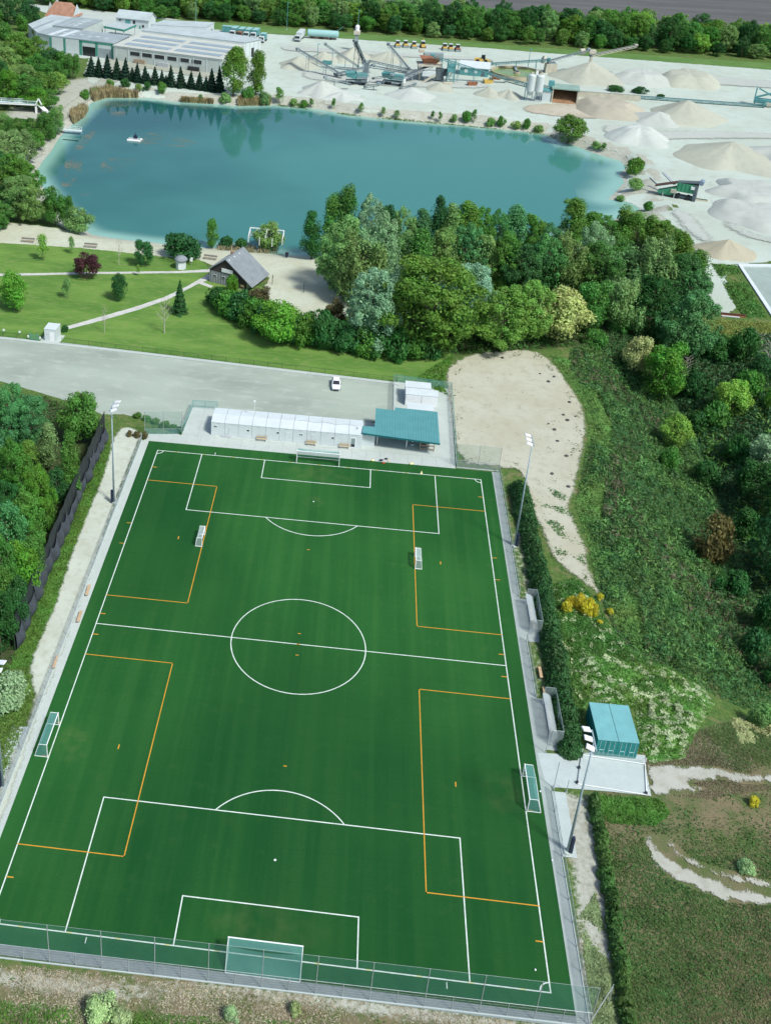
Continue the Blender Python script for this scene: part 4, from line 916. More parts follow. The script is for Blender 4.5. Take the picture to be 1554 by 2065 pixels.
# main hall with ribbon windows
A, B, C_, D = (-104.3, 341.5), (-56.1, 327.9), (-51.0, 358.2), (-98.4, 371.0)
t, r = hall('long pale factory hall with dark ribbon windows behind the conifers', [A, B, C_, D], 6.4, m_cream, m_hall)
for k in range(6):
    a0 = .155+k*.114
    w = wallbox(A, B, a0, a0+.098, 3.0, 4.9, .03, .08).build('window', m_hallw, t); wallbox(A, B, a0+.004, a0+.094, 3.15, 4.75, .08, .06).build('pane', m_dark, w)
wallbox(A, B, 0, 1, 5.7, 6.0, .1, .12).build('fascia', m_hroof, t)
for k in range(9): wallbox(A, B, .02+k*.12, .026+k*.12, 0, 5.7, .08, .15).build('pilaster', m_hallw, t)
for k, c in ((.2, m_wood), (.42, m_seam), (.70, m_dark)): wallbox(A, B, k, k+.1, .2, 1.9, .5, .8).build('loading_bay', c, t)
def onroof(A, B, D, u, v): p = lerp(A, B, u); return (p[0]+(D[0]-A[0])*v, p[1]+(D[1]-A[1])*v)
ang = math.atan2(B[1]-A[1], B[0]-A[0]); wx = math.hypot(B[0]-A[0], B[1]-A[1]); wy = math.hypot(D[0]-A[0], D[1]-A[1])
for blk in (0, 1):
    for row in range(3):
        for k in range(14):
            u = .07+blk*.47+k*.030; p = onroof(A, B, D, u+.012, .14+row*.28+.05)
            MB().box((p[0], p[1], 6.52), (wx*.027, wy*.13, .12), ang).build('solar_panel', m_pv, r)
# rear hall, higher
t, r = hall('pale flat-roofed factory hall behind the one with solar panels', [(-98.2, 371.2), (-50.9, 358.5), (-44.4, 368.0), (-70, 381), (-94.5, 380)], 7.6, m_hroof, m_hallw)
a, b = (-50.9, 358.5), (-44.4, 368.0); wallbox(a, b, .45, .62, .5, 4.4, .05).build('door', m_dark, t)
for k in range(4): wallbox(a, b, .1+.25*k, .12+.25*k, 0, 7.2, .06, .1).build('pilaster', m_hall, t)
t, r = hall('raised pale roof section at the back of the factory', [(-96, 380.3), (-71, 381.3), (-69, 394), (-92, 392)], 8.6, m_hroof, m_hallw)
wallbox((-71, 381.3), (-69, 394), .1, .8, 2.5, 6, .05).build('opening', m_dark, t)
# left hall with green-framed doors
P2 = [(-141.5, 355.6), (-134.6, 351.0), (-104.7, 343.4), (-101.8, 361.5), (-138.6, 369.2)]
t, r = hall('factory hall with green-framed roller doors beside the lane', P2, 6.8, m_hroofg, m_hallw)
a, b = P2[1], P2[2]
for (u0, u1, z0, z1, m) in ((0, .03, 0, 6.3, m_hgreen), (.22, .25, 0, 6.3, m_hgreen), (.47, .51, 0, 6.3, m_hgreen), (.72, .755, .5, 6.3, m_hgreen), (.965, .995, .5, 6.3, m_hgreen), (.47, 1, 5.6, 6.4, m_hgreen)):
    wallbox(a, b, u0, u1, z0, z1, .08, .16).build('door_frame', m, t)
for (u0, u1) in ((.035, .215), (.255, .465)): wallbox(a, b, u0, u1, .3, 6.2, .05).build('wall_panel', m_cab, t)
for (u0, u1, m) in ((.52, .715, m_dark), (.765, .96, m_hroofg)):
    d = wallbox(a, b, u0, u1, .1, 4.0, .05).build('roller_door', m, t); wallbox(a, b, u0, u1, 4.0, 5.5, .07).build('shutter_box', m_hallw, d)
for k in range(7):
    p = onroof(P2[1], P2[2], P2[4], .1+k*.13, .38+.1*(k % 2)); MB().box((p[0], p[1], 6.9), (1.6, 1.0, .2), -.25).build('skylight', m_hallw, r)
for u in (.12, .3):
    p = onroof(P2[1], P2[2], P2[4], u, .5); MB().box((p[0], p[1], 6.86), (2.4, 15.0, .1), -.25).build('roof_strip', m_cab, r)
P3 = [(-138.4, 369.3), (-123.9, 366.3), (-120.2, 388.5), (-134.6, 391.9)]
t, r = hall('grey-roofed factory hall with a line of skylights behind the green doors', P3, 7.6, m_hroofg, m_hall)
for k in range(4): p = onroof(P3[0], P3[1], P3[3], .62, .2+k*.2); MB().box((p[0], p[1], 7.7), (1.8, 1.2, .2), -.2).build('skylight', m_hallw, r)
for k in range(3): p = onroof(P3[0], P3[1], P3[3], .25+.2*k, .5); MB().box((p[0], p[1], 7.63), (.3, 20, .06), -.2).build('roof_seam', m_hroof, r)
P4 = [(-152.7, 379.5), (-144.4, 364.5), (-139.2, 369.6), (-135.2, 392.2), (-137.9, 402.2), (-149.3, 405.3)]
t, r = hall('low pale factory hall at the end nearest the wooded corner', P4, 5.4, m_hroof, m_hallw)
wallbox(P4[0], P4[1], .4, .7, 2.5, 4.4, .05).build('window', m_dark, t)
for k in range(4): p = onroof(P4[1], P4[2], P4[5], .3+.1*k, .35); MB().box((p[0]-2, p[1], 5.46), (.3, 22, .06), -.15).build('roof_seam', m_hroofg, r)
# canopy with green fascia
t = thing('filling_canopy', 'flat canopy with green fascia on thin posts in the factory yard', 'canopy')
PC = [(-119.4, 386.4), (-108.4, 380.6), (-105.6, 394.2), (-116.6, 397.5)]
MB().prism(PC, 4.4, 5.3).build('fascia', m_hgreen, t); MB().prism([lerp(p, (-112.4, 389), .03) for p in PC], 5.3, 5.36).build('roof', m_hroof, t)
for p in PC: q = lerp(p, (-112.4, 389), .1); MB().box((*q, 2.2), (.3, .3, 4.4)).build('post', m_seam, t)
# houses
def gable_house(label, x, y, rz, L, w, hw, hr, roofm, wallm, hip=0, doors=()):
    t = thing('house', label, 'house', (x, y, 0), rz)
    MB().add([(-L/2, -w/2, 0), (L/2, -w/2, 0), (L/2, w/2, 0), (-L/2, w/2, 0), (-L/2, -w/2, hw), (L/2, -w/2, hw), (L/2, w/2, hw), (-L/2, w/2, hw), (-L/2, 0, hr), (L/2, 0, hr)],
        ((0, 1, 5, 4), (2, 3, 7, 6), (1, 2, 6, 9, 5), (3, 0, 4, 8, 7))).build('wall', wallm, t)
    for s in (-1, 1):
        e = .5; V = [(-L/2-e+hip, 0, hr+.15), (L/2+e-hip, 0, hr+.15), (L/2+e, s*(w/2+e), hw-.15), (-L/2-e, s*(w/2+e), hw-.15)]
        MB().add(V+[(v[0], v[1], v[2]+.2) for v in V], ((0, 1, 2, 3), (7, 6, 5, 4), (0, 4, 5, 1), (1, 5, 6, 2), (2, 6, 7, 3), (3, 7, 4, 0))).build('roof', roofm, t)
        if hip: MB().add([(s*(L/2+e-hip), 0, hr+.3), (s*(L/2+e), -w/2-e, hw+.02), (s*(L/2+e), w/2+e, hw+.02)], ((0, 1, 2),)).build('hip_end', roofm, t)
    for (x0, ww, z0, z1, m) in doors: MB().box((x0, -w/2-.04, (z0+z1)/2), (ww, .1, z1-z0)).build('door' if z0 < .2 else 'window', m, t)
    return t
gable_house('white house with grey sheet roof and teal door behind the factory', -110.5, 416.5, -.22, 17, 8.5, 4.4, 7.2, m_hroof, m_hallw, 0, ((-2.4, 2.6, 0.1, 3.8, m_teal), (.9, 1.2, 2.2, 3.8, m_dark), (4.0, .8, .1, 1.6, m_teal), (5.6, 1.1, .9, 2.0, m_dark), (-6.5, 1.3, 3.0, 3.6, m_dark)))
t = gable_house('house with hipped orange and brown tiled roof behind the factory halls', -146.0, 415.5, -.15, 14, 11, 3.6, 9.5, M('roof_tiles', (.36, .20, .13), .85, .2, .6, bump=.3), m_hallw, 3.2, ((6, 1.2, 1, 2.6, m_dark),))
MB().box((-4, 1.5, 8.8), (1, 1, 2.6)).build('chimney', m_hallw, t)
# ---------------------------------------------------------------- footbridge, jetty, raft
def bridge():
    a, b = Vector((*(-140.35,250.99), 0)), Vector((*(-110.92,253.19), 0)); t = thing('footbridge', 'white footbridge with railings at the wooded lake corner', 'bridge', (a.x, a.y, 3.2), math.atan2(b.y-a.y, b.x-a.x)); L = (b-a).length
    MB().box((L/2, 0, -.2), (L, 2.4, .5)).build('deck', m_white, t)
    for s in (-1, 1):
        MB().box((L/2, s*1.2, 1.1), (L, .1, .12)).build('handrail', m_white, t); MB().quad((0, s*1.2, 0), (L, s*1.2, 0), (L, s*1.2, 1.05), (0, s*1.2, 1.05)).build('railing_mesh', m_wire_t, t)
        for k in range(10): MB().box((L*k/9, s*1.2, .55), (.1, .1, 1.1)).build('baluster', m_white, t)
    for k in (.5, .98): MB().box((L*k, 0, -1.8), (.6, 2.0, 3.0)).build('pier', m_white, t)
    MB().beam((L, 0, .1), (L+4, -1.5, -3.0), 2.0, .3).build('ramp', m_white, t)
    for s in (-1, 1): MB().beam((L-.6, s*1.2, -.1), (L+.5, s*1.2, 2.1), .4, .4).build('portal_leg', m_white, t); MB().beam((L+1.6, s*1.2, -.1), (L+.5, s*1.2, 2.1), .4, .4).build('portal_leg', m_white, t)
    MB().tube((L*.45, -1.4, -2), (L*.45, -1.4, 7), .3, 8, .2).build('pylon', m_white, t); MB().tube((L*.45, 1.4, -2), (L*.45, 1.4, 7), .3, 8, .2).build('pylon', m_white, t)
bridge()
def jetty():
    p = (-99.83,238.77); t = thing('jetty', 'pale jetty with white railing reaching into the lake corner', 'jetty', (p[0], p[1], -1.2), -.06)
    MB().box((4, 0, 0), (8.5, 2, .2)).build('deck', m_cab, t)
    for k in range(5): MB().tube((k*2, -.9, 0), (k*2, -.9, 1.1), .05, 5).build('post', m_white, t); MB().tube((k*2, .9, -2.5), (k*2, .9, 1.1), .06, 5).build('post', m_white, t)
    for s in (-1, 1): MB().box((4, s*.9, 1.1), (8.4, .07, .08)).build('handrail', m_white, t)
jetty()
t = thing('floating_log', 'thin dark floating beam on the water by the jetty', 'log', (*(-93.42,230.78), WATER_Z), -.05); MB().box((0, 0, .05), (5.5, .35, .3)).build('beam', m_dkgreen, t); MB().box((2.4, -.5, .1), (.2, .9, .2)).build('stub', m_dkgreen, t)
def raft():
    t = thing('measuring_raft', 'small white pontoon raft with dark machine floating on the lake', 'raft', (*(-72.78,235.84), WATER_Z), -.1)
    for s in (-1, 1): MB().tube((-2.3, s*1.0, .15), (2.3, s*1.0, .15), .42, 10).build('pontoon', m_white, t)
    MB().box((0, 0, .62), (3.6, 2.2, .12)).build('deck', m_seam, t); MB().box((.2, .2, 1.2), (1.3, 1.0, 1.1), 0, .7).build('machine', m_navy, t); MB().tube((.2, .2, 1.7), (.2, .2, 2.6), .1, 6).build('mast', m_black, t)
    for s in (-1, 1): MB().box((s*1.4, .6, .95), (.5, .5, .6)).build('box', m_teal, t)
raft()

# ================================================================ gravel works
m_steel = M('plant_steel', (.26, .33, .33), .6, .2, .5); m_pteal = M('plant_teal', (.10, .30, .30), .6, .2, .5); m_belt = M('belt_dark', (.10, .13, .14), .8, .2, 1)
m_rust = M('rust', (.30, .13, .07), .85, .3, 1); m_yellow = M('machine_yellow', (.62, .42, .10), .55, .1, 1); m_pgreen = M('plant_green', (.06, .30, .16), .6, .12, .6)
m_beige = M('plant_beige', (.50, .48, .38), .75, .15, .5)
def conveyor(label, p, q, w=1.3, legs=2, frame=None, depth=.7, z=0):
    p, q = Vector(p), Vector(q); t = thing('conveyor', label, 'conveyor', (p.x, p.y, 0)); o = Vector((p.x, p.y, 0)); frame = frame or m_steel
    a, b = p-o, q-o; d = (b-a).normalized(); s = d.cross(Vector((0, 0, 1))).normalized(); up = Vector((0, 0, 1))
    MB().beam(a+up*.25, b+up*.25, w, .12).build('belt', m_belt, t)
    for k in (-1, 1):
        f = MB(); f.beam(a+s*k*w*.55+up*.3, b+s*k*w*.55+up*.3, .14, .16); f.beam(a+s*k*w*.55-up*depth*.6, b+s*k*w*.55-up*depth*.6, .12, .14)
        n = max(3, int((b-a).length/2.2))
        for i in range(n):
            u, v = a.lerp(b, i/n)+s*k*w*.55, a.lerp(b, (i+1)/n)+s*k*w*.55
            f.beam(u+(up*.3 if i % 2 else -up*depth*.6), v+(-up*depth*.6 if i % 2 else up*.3), .08, .08)
        f.build('truss', frame, t)
    for e, c in ((a, 'tail_drum'), (b, 'head_drum')): MB().tube(e-s*w*.6+up*.1, e+s*w*.6+up*.1, .42, 10).build(c, m_belt, t)
    MB().box(b+up*.4, (1.3, 1.3, .9), math.atan2(d.y, d.x)).build('drive_housing', frame, t)
    for i in range(legs):
        c = a.lerp(b, (i+1)/(legs+.6))
        if c.z > 1.2:
            for k in (-1, 1): MB().beam(c+s*k*w*.55, Vector((c.x, c.y, 0))+s*k*w*.8, .16, .16).build('support_leg', frame, t)
            MB().beam(c*1+s*w*.7-up*c.z*.5, c-s*w*.7-up*c.z*.5, .1, .1).build('cross_tie', frame, t)
    return t
def cv(label, a, za, b, zb, **k): conveyor(label, (*a, za), (*b, zb), **k)
cv('stacker conveyor pointing to the lorries, nearest the reedy trees', (-6.91,334.23), 1.5, (-26.62,345.61), 8.5, w=1.4)
cv('stacker conveyor over the middle sand cone below the white tanker', (-0.82,350.55), 2, (-15.26,349.42), 10.5, w=1.4)
cv('broad conveyor climbing to the little tower with a white drum', (2.02,353.93), 2.5, (-2.87,349.39), 12.5, w=2.4, depth=1.2)
cv('stacker conveyor ending below the row of yellow machines', (20.72,354.27), 1.5, (11.24,357.63), 10.5, w=1.8, depth=1)
cv('thin level conveyor between the hub and the crusher', (3.82,358.06), 3, (23.58,350.34), 1.5, w=1)
cv('steep upright conveyor joining the hub to the first screening plant', (2.28,324.44), 1.5, (2.82,331.43), 8, w=2.0, depth=1)
cv('low conveyor lying below the hub towards the lake', (-9.86,336.54), 1.2, (5.44,348.74), 3, w=1.5)
cv('wide pale conveyor climbing from the second screening plant to the crusher', (15.92,333.52), 1.5, (29.07,341.81), 6, w=2.4, frame=m_galv)
cv('long dark conveyor descending from the crusher tower past the shed', (61.39,345.87), 1.6, (29.33,339.86), 10.5, w=1.3, legs=4, frame=m_pteal)
cv('dark conveyor continuing along the clarifier tank to the silos', (61.71,348.61), 1.2, (70.52,339.5), 1.2, w=1.2, frame=m_pteal)
cv('long low ground conveyor crossing the yard towards the far sorting machine', (87.75,333.52), .9, (161.43,331.34), .9, w=1.3, legs=0, frame=m_pteal)
cv('low link conveyor between the silos and the sand bunker', (73.44,339.03), 1.5, (77.95,333.01), 2.2, w=1.1, frame=m_pteal)
cv('dark feeder conveyor beside the wheel loader leading to the radial stacker', (50.23,368.38), 2, (80.84,368.72), 6, w=1.4, legs=3, frame=m_pteal)
cv('dark boom of the radial stacker on the concrete block', (80.79,370.39), 5, (98.12,375.22), 10, w=1.2, legs=0)
cv('pale boom of the radial stacker above the big sand cone', (97.39,365.05), 9.5, (117.59,374.73), 13, w=1.4, legs=0, frame=m_beige)
cv('short outlet conveyor of the first screening plant pointing at the lake', (-3.13,316.51), 2.2, (-12.94,311.85), 5, w=.9, legs=1)
cv('short outlet conveyor of the first screening plant pointing at the second', (2.63,318.99), 1, (8.24,317.55), 2.5, w=.9, legs=1)
cv('short outlet conveyor of the second screening plant above the white heap', (16.65,320.34), 1, (22.34,319.33), 3, w=.9, legs=1)
cv('slender conveyor linking the two screening plants', (5.76,330.24), 2, (13.19,326.66), 4.5, w=.9, legs=1)
def plant(label, x, y, rz, c, s=1.0):
    t = thing('screening_plant', label, 'machine', (x, y, 0), rz); t.scale = (s, s, s)
    MB().box((0, 0, 1.7), (9, 2.4, .5)).build('chassis', m_steel, t)
    for k in (-3, -1.7, 3): 
        w = MB(); w.tube((k, -1.4, .55), (k, 1.4, .55), .55, 12); w.build('wheel_axle', m_black, t)
    MB().add([(-4.5, -1.6, 3.4), (-.5, -1.6, 2.6), (-.5, 1.6, 2.6), (-4.5, 1.6, 3.4), (-5.0, -2.2, 5.2), (-.2, -2.2, 5.2), (-.2, 2.2, 5.2), (-5.0, 2.2, 5.2)], ((0, 1, 5, 4), (1, 2, 6, 5), (2, 3, 7, 6), (3, 0, 4, 7), (0, 3, 2, 1))).build('hopper', c, t)
    MB().box((2.2, 0, 3.6), (4.6, 2.5, 2.4)).build('screen_box', c, t)
    for k in range(4): MB().box((2.2, 0, 2.7+k*.6), (4.8, 2.7, .12)).build('deck_rib', m_steel, t)
    MB().box((2.2, -1.9, 2.9), (5, .9, .08)).build('walkway', m_galv, t)
    for k in range(5): MB().box((-.1+k*1.2, -2.3, 3.4), (.06, .06, 1.0)).build('railing_post', m_galv, t)
    MB().box((2.2, -2.3, 3.9), (5, .06, .06)).build('handrail', m_galv, t)
    for (a, b) in ((-4, -1), (-4, 1), (4, -1), (4, 1)): MB().box((a, b*1.1, .85), (.25, .25, 1.7)).build('jack_leg', m_steel, t)
    MB().box((4.6, 0, 2.4), (1.0, 2.0, 1.4)).build('engine_box', m_white, t)
    return t
plant('teal screening plant on wheels nearest the lake, below the hub', *(-0.86,326.54), .15, m_pteal, .95); plant('teal screening plant beside the wide pale conveyor', *(14.01,328.94), -.25, m_pteal, .95)
def crusher():
    p = (28.54,343.6); t = thing('crusher_tower', 'beige crusher tower with rusty hopper and stairs at the heart of the plant', 'machine', (*p, 0), .1)
    for (x, y) in ((-4, -3), (4, -3), (4, 3), (-4, 3)): MB().box((x, y, 3.2), (.5, .5, 6.4)).build('column', m_beige, t)
    MB().box((0, 0, 6.4), (10, 8, .5)).build('platform', m_beige, t)
    MB().add([(-2.4, -2, 6.6), (2.4, -2, 6.6), (2.4, 2, 6.6), (-2.4, 2, 6.6), (-4, -3.4, 9.2), (4, -3.4, 9.2), (4, 3.4, 9.2), (-4, 3.4, 9.2)], ((0, 1, 5, 4), (1, 2, 6, 5), (2, 3, 7, 6), (3, 0, 4, 7), (4, 5, 6, 7))).build('hopper', m_rust, t)
    MB().box((2, 4.5, 8.5), (8, 3, 3.2)).build('cabin', m_steel, t); MB().box((-3.2, 4.3, 10.8), (2, 2, 1.4)).build('motor_house', m_beige, t)
    MB().box((-.5, -3.6, 3.4), (5.5, 3.4, 2.0)).build('crusher_body', m_hallw, t); MB().box((4.2, -3.2, 3.2), (3.2, 2.8, 4.4)).build('drive_unit', m_belt, t); MB().tube((6, -3.5, 4), (7.6, -3.5, 4), 1.5, 14).build('flywheel', m_belt, t)
    for k in range(10): MB().box((6.5+k*.35, -5.5, .6+k*.55), (.7, 1.1, .08)).build('stair_tread', m_galv, t)
    MB().beam((6.2, -6.1, 1.2), (10.0, -6.1, 7.2), .08, .1).build('stair_rail', m_galv, t)
    for s in (-1, 1): MB().box((0, s*4, 7.3), (10, .08, .1)).build('handrail', m_galv, t)
    MB().beam((-3, -7, .2), (2, -5.5, 3.4), 1.6, .25).build('chute', m_beige, t)
crusher()
def lattice():
    p = (37.38,338.92); t = thing('steel_tower', 'teal lattice steel tower carrying the long conveyor', 'tower', (*p, 0), .05)
    for (x, y) in ((-1.5, -1.5), (1.5, -1.5), (1.5, 1.5), (-1.5, 1.5)): MB().box((x, y, 4.7), (.22, .22, 9.4)).build('column', m_pteal, t)
    for k in range(4):
        for (a, b) in (((-1.5, -1.5), (1.5, -1.5)), ((1.5, -1.5), (1.5, 1.5)), ((1.5, 1.5), (-1.5, 1.5)), ((-1.5, 1.5), (-1.5, -1.5))):
            MB().beam((*a, .3+k*2.3), (*b, 2.6+k*2.3), .12, .12).build('diagonal', m_pteal, t); MB().beam((*a, 2.6+k*2.3), (*b, 2.6+k*2.3), .12, .12).build('tie', m_pteal, t)
    MB().box((0, 0, 6.4), (2.7, 2.7, 3.0)).build('cladding', m_pteal, t); MB().box((-1, -3, .5), (4, 2.2, 1.0)).build('foot_block', m_beige, t)
lattice()
t = thing('tower_drum', 'slim tower topped by a white drum above the sand cone', 'tower', (*(-2.83,391.52), 0)); MB().box((0, 0, 4), (1.6, 1.6, 8)).build('frame', m_steel, t); MB().box((0, 0, 8.4), (3.0, 2.4, 1.6)).build('platform', m_beige, t); MB().lathe([(.9, 9.2), (1.0, 11.2), (.5, 11.8)], 14).build('drum', m_white, t)
def shed():
    t = thing('workshop_shed', 'teal workshop shed with white roof and two bright windows', 'shed', (*(48.72,358.57), 0), -.12)
    MB().box((0, 0, 1.7), (12, 7, 3.4)).build('wall', m_pteal, t); MB().add([(-6.5, -4, 3.4), (6.5, -4, 3.4), (6.5, 4, 4.6), (-6.5, 4, 4.6), (-6.5, -4, 3.65), (6.5, -4, 3.65), (6.5, 4, 4.85), (-6.5, 4, 4.85)], ((0, 3, 2, 1), (4, 5, 6, 7), (0, 1, 5, 4), (1, 2, 6, 5), (2, 3, 7, 6), (3, 0, 4, 7))).build('roof', m_cab, t)
    for k in (-3.4, .6): MB().box((k, -3.53, 2.0), (1.4, .1, 1.5)).build('window', m_hallw, t)
    MB().box((3.8, -3.53, 1.3), (1.4, .1, 2.6)).build('door', m_belt, t)
shed()
def thickener():
    t = thing('clarifier_tank', 'round open clarifier tank with greenish water among the conveyors', 'tank', (*(67.08,360.96), 0))
    R_ = 11.0
    MB().lathe([(R_, 0), (R_, 2.0), (R_-.4, 2.0), (R_-.4, .2)], 40).build('wall', M('tank_wall', (.45, .40, .27), .8, .2, .6), t)
    MB().lathe([(R_-.45, 1.0), (R_-.45, 1.05)], 40).build('water', M('tank_water', (.20, .30, .10), .15, .3, .12, spec=.5), t)
    MB().lathe([(1.4, .9), (1.4, 1.7), (.9, 1.75)], 14).build('feed_well', M('tank_well', (.40, .36, .26), .8), t); MB().box((0, 5.5, 1.9), (.9, 11, .2)).build('walkway', m_galv, t); MB().lathe([(.8, 1.7), (.8, 2.3)], 10).build('drive_head', m_belt, t)
thickener()
def silos():
    p = (68.9,317.45); t = thing('twin_silo', 'twin white silos on legs between tank and sand bunker', 'silo', (*p, 0), -.1)
    for s in (-1, 1):
        MB().lathe([(.5, 2.2), (1.55, 4.0), (1.55, 10.0), (1.2, 10.5), (.2, 10.7)], 18, (s*1.6, 0, 0)).build('shell', m_hallw, t, smooth=False)
        for (a, b) in ((-1, -1), (1, -1), (1, 1), (-1, 1)): MB().box((s*1.6+a*1.0, b*1.0, 2.0), (.25, .25, 4.2)).build('leg', m_steel, t)
        MB().box((s*1.6, 0, 10.9), (1.0, 1.0, .6)).build('filter', m_beige, t)
    MB().box((0, -.2, 11.2), (1.0, .8, 1.6)).build('head', m_white, t); MB().box((-3.5, 0, 5), (.3, .6, 10)).build('ladder', m_pteal, t); MB().box((0, 0, -.1), (9, 5, .5)).build('plinth', m_conc, t)
silos()
def bunker():
    p = (80.97,318.3); t = thing('sand_bunker', 'open-fronted concrete bunker with brown sand inside', 'bunker', (*p, 0), -.12)
    for s in (-1, 1): MB().box((s*4.8, 3, 2.6), (.5, 8, 5.2)).build('side_wall', m_beige, t)
    MB().box((0, 7, 2.6), (9.6, .5, 5.2)).build('back_wall', M('bunker_inside', (.16, .09, .06), .9, .3, .4), t); MB().box((0, 3.2, 5.4), (10.6, 9, .35)).build('roof', M('bunker_roof', (.24, .36, .30), .7, .15, .4), t)
    MB().add([(-4.5, -2, 0), (4.5, -2, 0), (4.5, 6.7, 3.2), (-4.5, 6.7, 3.2), (-4.5, 6.7, 0), (4.5, 6.7, 0)], ((0, 1, 2, 3), (0, 3, 4), (1, 5, 2))).build('sand_fill', M('brown_sand', (.30, .17, .09), .95, .25, .5), t)
    h = MB().box((-7.0, 1, 2.0), (3.2, 4, 4.0)).build('control_room', m_cab, t); MB().box((-7.0, 1, 4.2), (3.8, 4.6, .35)).build('roof_slab', m_pteal, h); MB().box((-5.6, 3.5, 6.2), (2.2, 2.2, 2.2)).build('vent_box', m_pteal, t)
bunker()
t = thing('retaining_wall', 'weathered concrete retaining wall beside the brown sand', 'wall', (*(99.33,328.79), 0), -.03); MB().box((0, 0, 1.3), (26, .8, 2.6)).build('slab', m_beige, t); MB().box((0, 0, 2.65), (26.2, 1.0, .15)).build('coping', m_conc, t)
def roller(label, p, rz, c=None, kind=0):
    t = thing('road_machine', label, 'machine', (*p, 0), rz)
    c = c or m_yellow
    MB().box((0, 0, 1.0), (2.2, 3.8, .9), 0, .92).build('body', c, t); MB().box((0, -1.3, 1.5), (1.9, 1.2, .5), 0, .85).build('bonnet', c, t)
    MB().box((0, .7, 2.1), (1.7, 1.6, 1.5), 0, .94).build('cab', m_dark, t); MB().box((0, .7, 2.95), (1.9, 1.8, .18)).build('cab_roof', m_cab, t)
    for s in (-1, 1):
        for yy in (-1.3, 1.3): MB().tube((s*.85, yy, .65), (s*1.25, yy, .65), .65, 12).build('wheel', m_black, t)
    if kind: MB().beam((0, 1.6, 1.6), (.6, 3.4, 3.2), .3, .3).build('arm', c, t)
    else: MB().box((0, -2.3, .6), (2.6, .25, .9)).build('blade', m_steel, t)
RM = [('yellow road machine parked first in the row by the verge', 801, 93, 0), ('yellow road machine parked second in the row by the verge', 817, 93, 0), ('yellow road machine parked third in the row by the verge', 834, 96, 0), ('yellow machine with raised arm ending the first verge row', 852, 95, 1), ('small yellow machine starting the second verge row', 896, 99, 0), ('yellow machine in the middle of the second verge row', 908, 101, 0), ('orange-red and yellow machine ending the second verge row', 922, 101, 0)]
for (lab, px, py, k), pp in zip(RM, [(16.38,406.44),(20.12,407.59),(24.06,406.5),(28.31,408.95),(38.43,406.32),(41.19,406.03),(44.42,405.88)]): roller(lab, pp, .1, m_rust if 'red' in lab else m_yellow, k)
def loader():
    t = thing('wheel_loader', 'yellow wheel loader with dark cab working by the feeder conveyor', 'loader', (*(53.72,382.74), 0), 1.4)
    MB().box((0, 1.2, 1.5), (2.4, 4, 1.2), 0, .9).build('rear_body', m_yellow, t); MB().box((0, -.6, 2.6), (1.8, 1.8, 2.0), 0, .9).build('cab', m_dark, t); MB().box((0, -2, 1.3), (1.6, 1.6, .9)).build('front_frame', m_yellow, t)
    for s in (-1, 1):
        for yy in (-1.9, 1.7): MB().tube((s*.9, yy, .9), (s*1.5, yy, .9), .9, 14).build('wheel', m_black, t)
        MB().beam((s*.7, -1.4, 1.9), (s*.7, -4.2, .9), .25, .4).build('lift_arm', m_yellow, t)
    MB().add([(-1.7, -4.2, .2), (1.7, -4.2, .2), (1.7, -5.6, .1), (-1.7, -5.6, .1), (-1.7, -4.1, 1.5), (1.7, -4.1, 1.5)], ((0, 1, 2, 3), (0, 4, 5, 1), (0, 3, 4), (1, 5, 2))).build('bucket', m_steel, t)
loader()
for (lab, p, c, rz) in (('rusty red skip box on the pale ground near the shed', (46.41,337.05), m_rust, .2), ('heap-side yellow dredge pump on the crest of the sand cone', (53.4,343.39), m_yellow, .3), ('red and white sorting box beside the clarifier tank', (57.61,351.78), m_rust, -.2), ('teal tool box under the feeder conveyor', (54.71,372.9), m_pteal, 0), ('teal steel trough at the foot of the sand cone by the hub', (-14.25,359.78), m_pteal, -.1)):
    t = thing('skip_box', lab, 'container', (*p, 0), rz); MB().add([(-1.6, -.9, .1), (1.6, -.9, .1), (1.6, .9, .1), (-1.6, .9, .1), (-2.1, -1.1, 1.5), (2.1, -1.1, 1.5), (2.1, 1.1, 1.5), (-2.1, 1.1, 1.5)], ((0, 1, 5, 4), (1, 2, 6, 5), (2, 3, 7, 6), (3, 0, 4, 7), (0, 3, 2, 1))).build('trough', c, t)
    for s in (-1, 1): MB().box((s*1.2, 0, .06), (.2, 1.8, .12)).build('skid', m_steel, t); MB().box((s*2.05, 0, 1.5), (.12, 2.3, .12)).build('rim', m_steel, t)
t = thing('stacker_base', 'concrete block base of the radial stacker', 'block', (*(82.64,372.09), 0), .1); MB().box((0, 0, 2.0), (5, 4, 4.0), 0, .95).build('block', m_beige, t); MB().box((0, 0, 4.2), (3.2, 3, .6)).build('turntable', m_steel, t); MB().tube((-3.2, 0, 5.2), (-4.2, 0, 5.6), 1.6, 14).build('counterweight', m_beige, t)
t = thing('stacker_base', 'beige pivot head of the stacker on top of the big sand cone', 'machine', (*(99.97,376.08), 0), .1); MB().box((0, 0, 4.4), (1.0, 1.0, 8.8)).build('column', m_beige, t); MB().box((0, 0, 9.3), (3, 2.4, 1.4)).build('pivot_head', m_beige, t); MB().tube((-3.2, 0, 9.2), (-5, 0, 8.9), 1.4, 14).build('counterweight', m_beige, t)
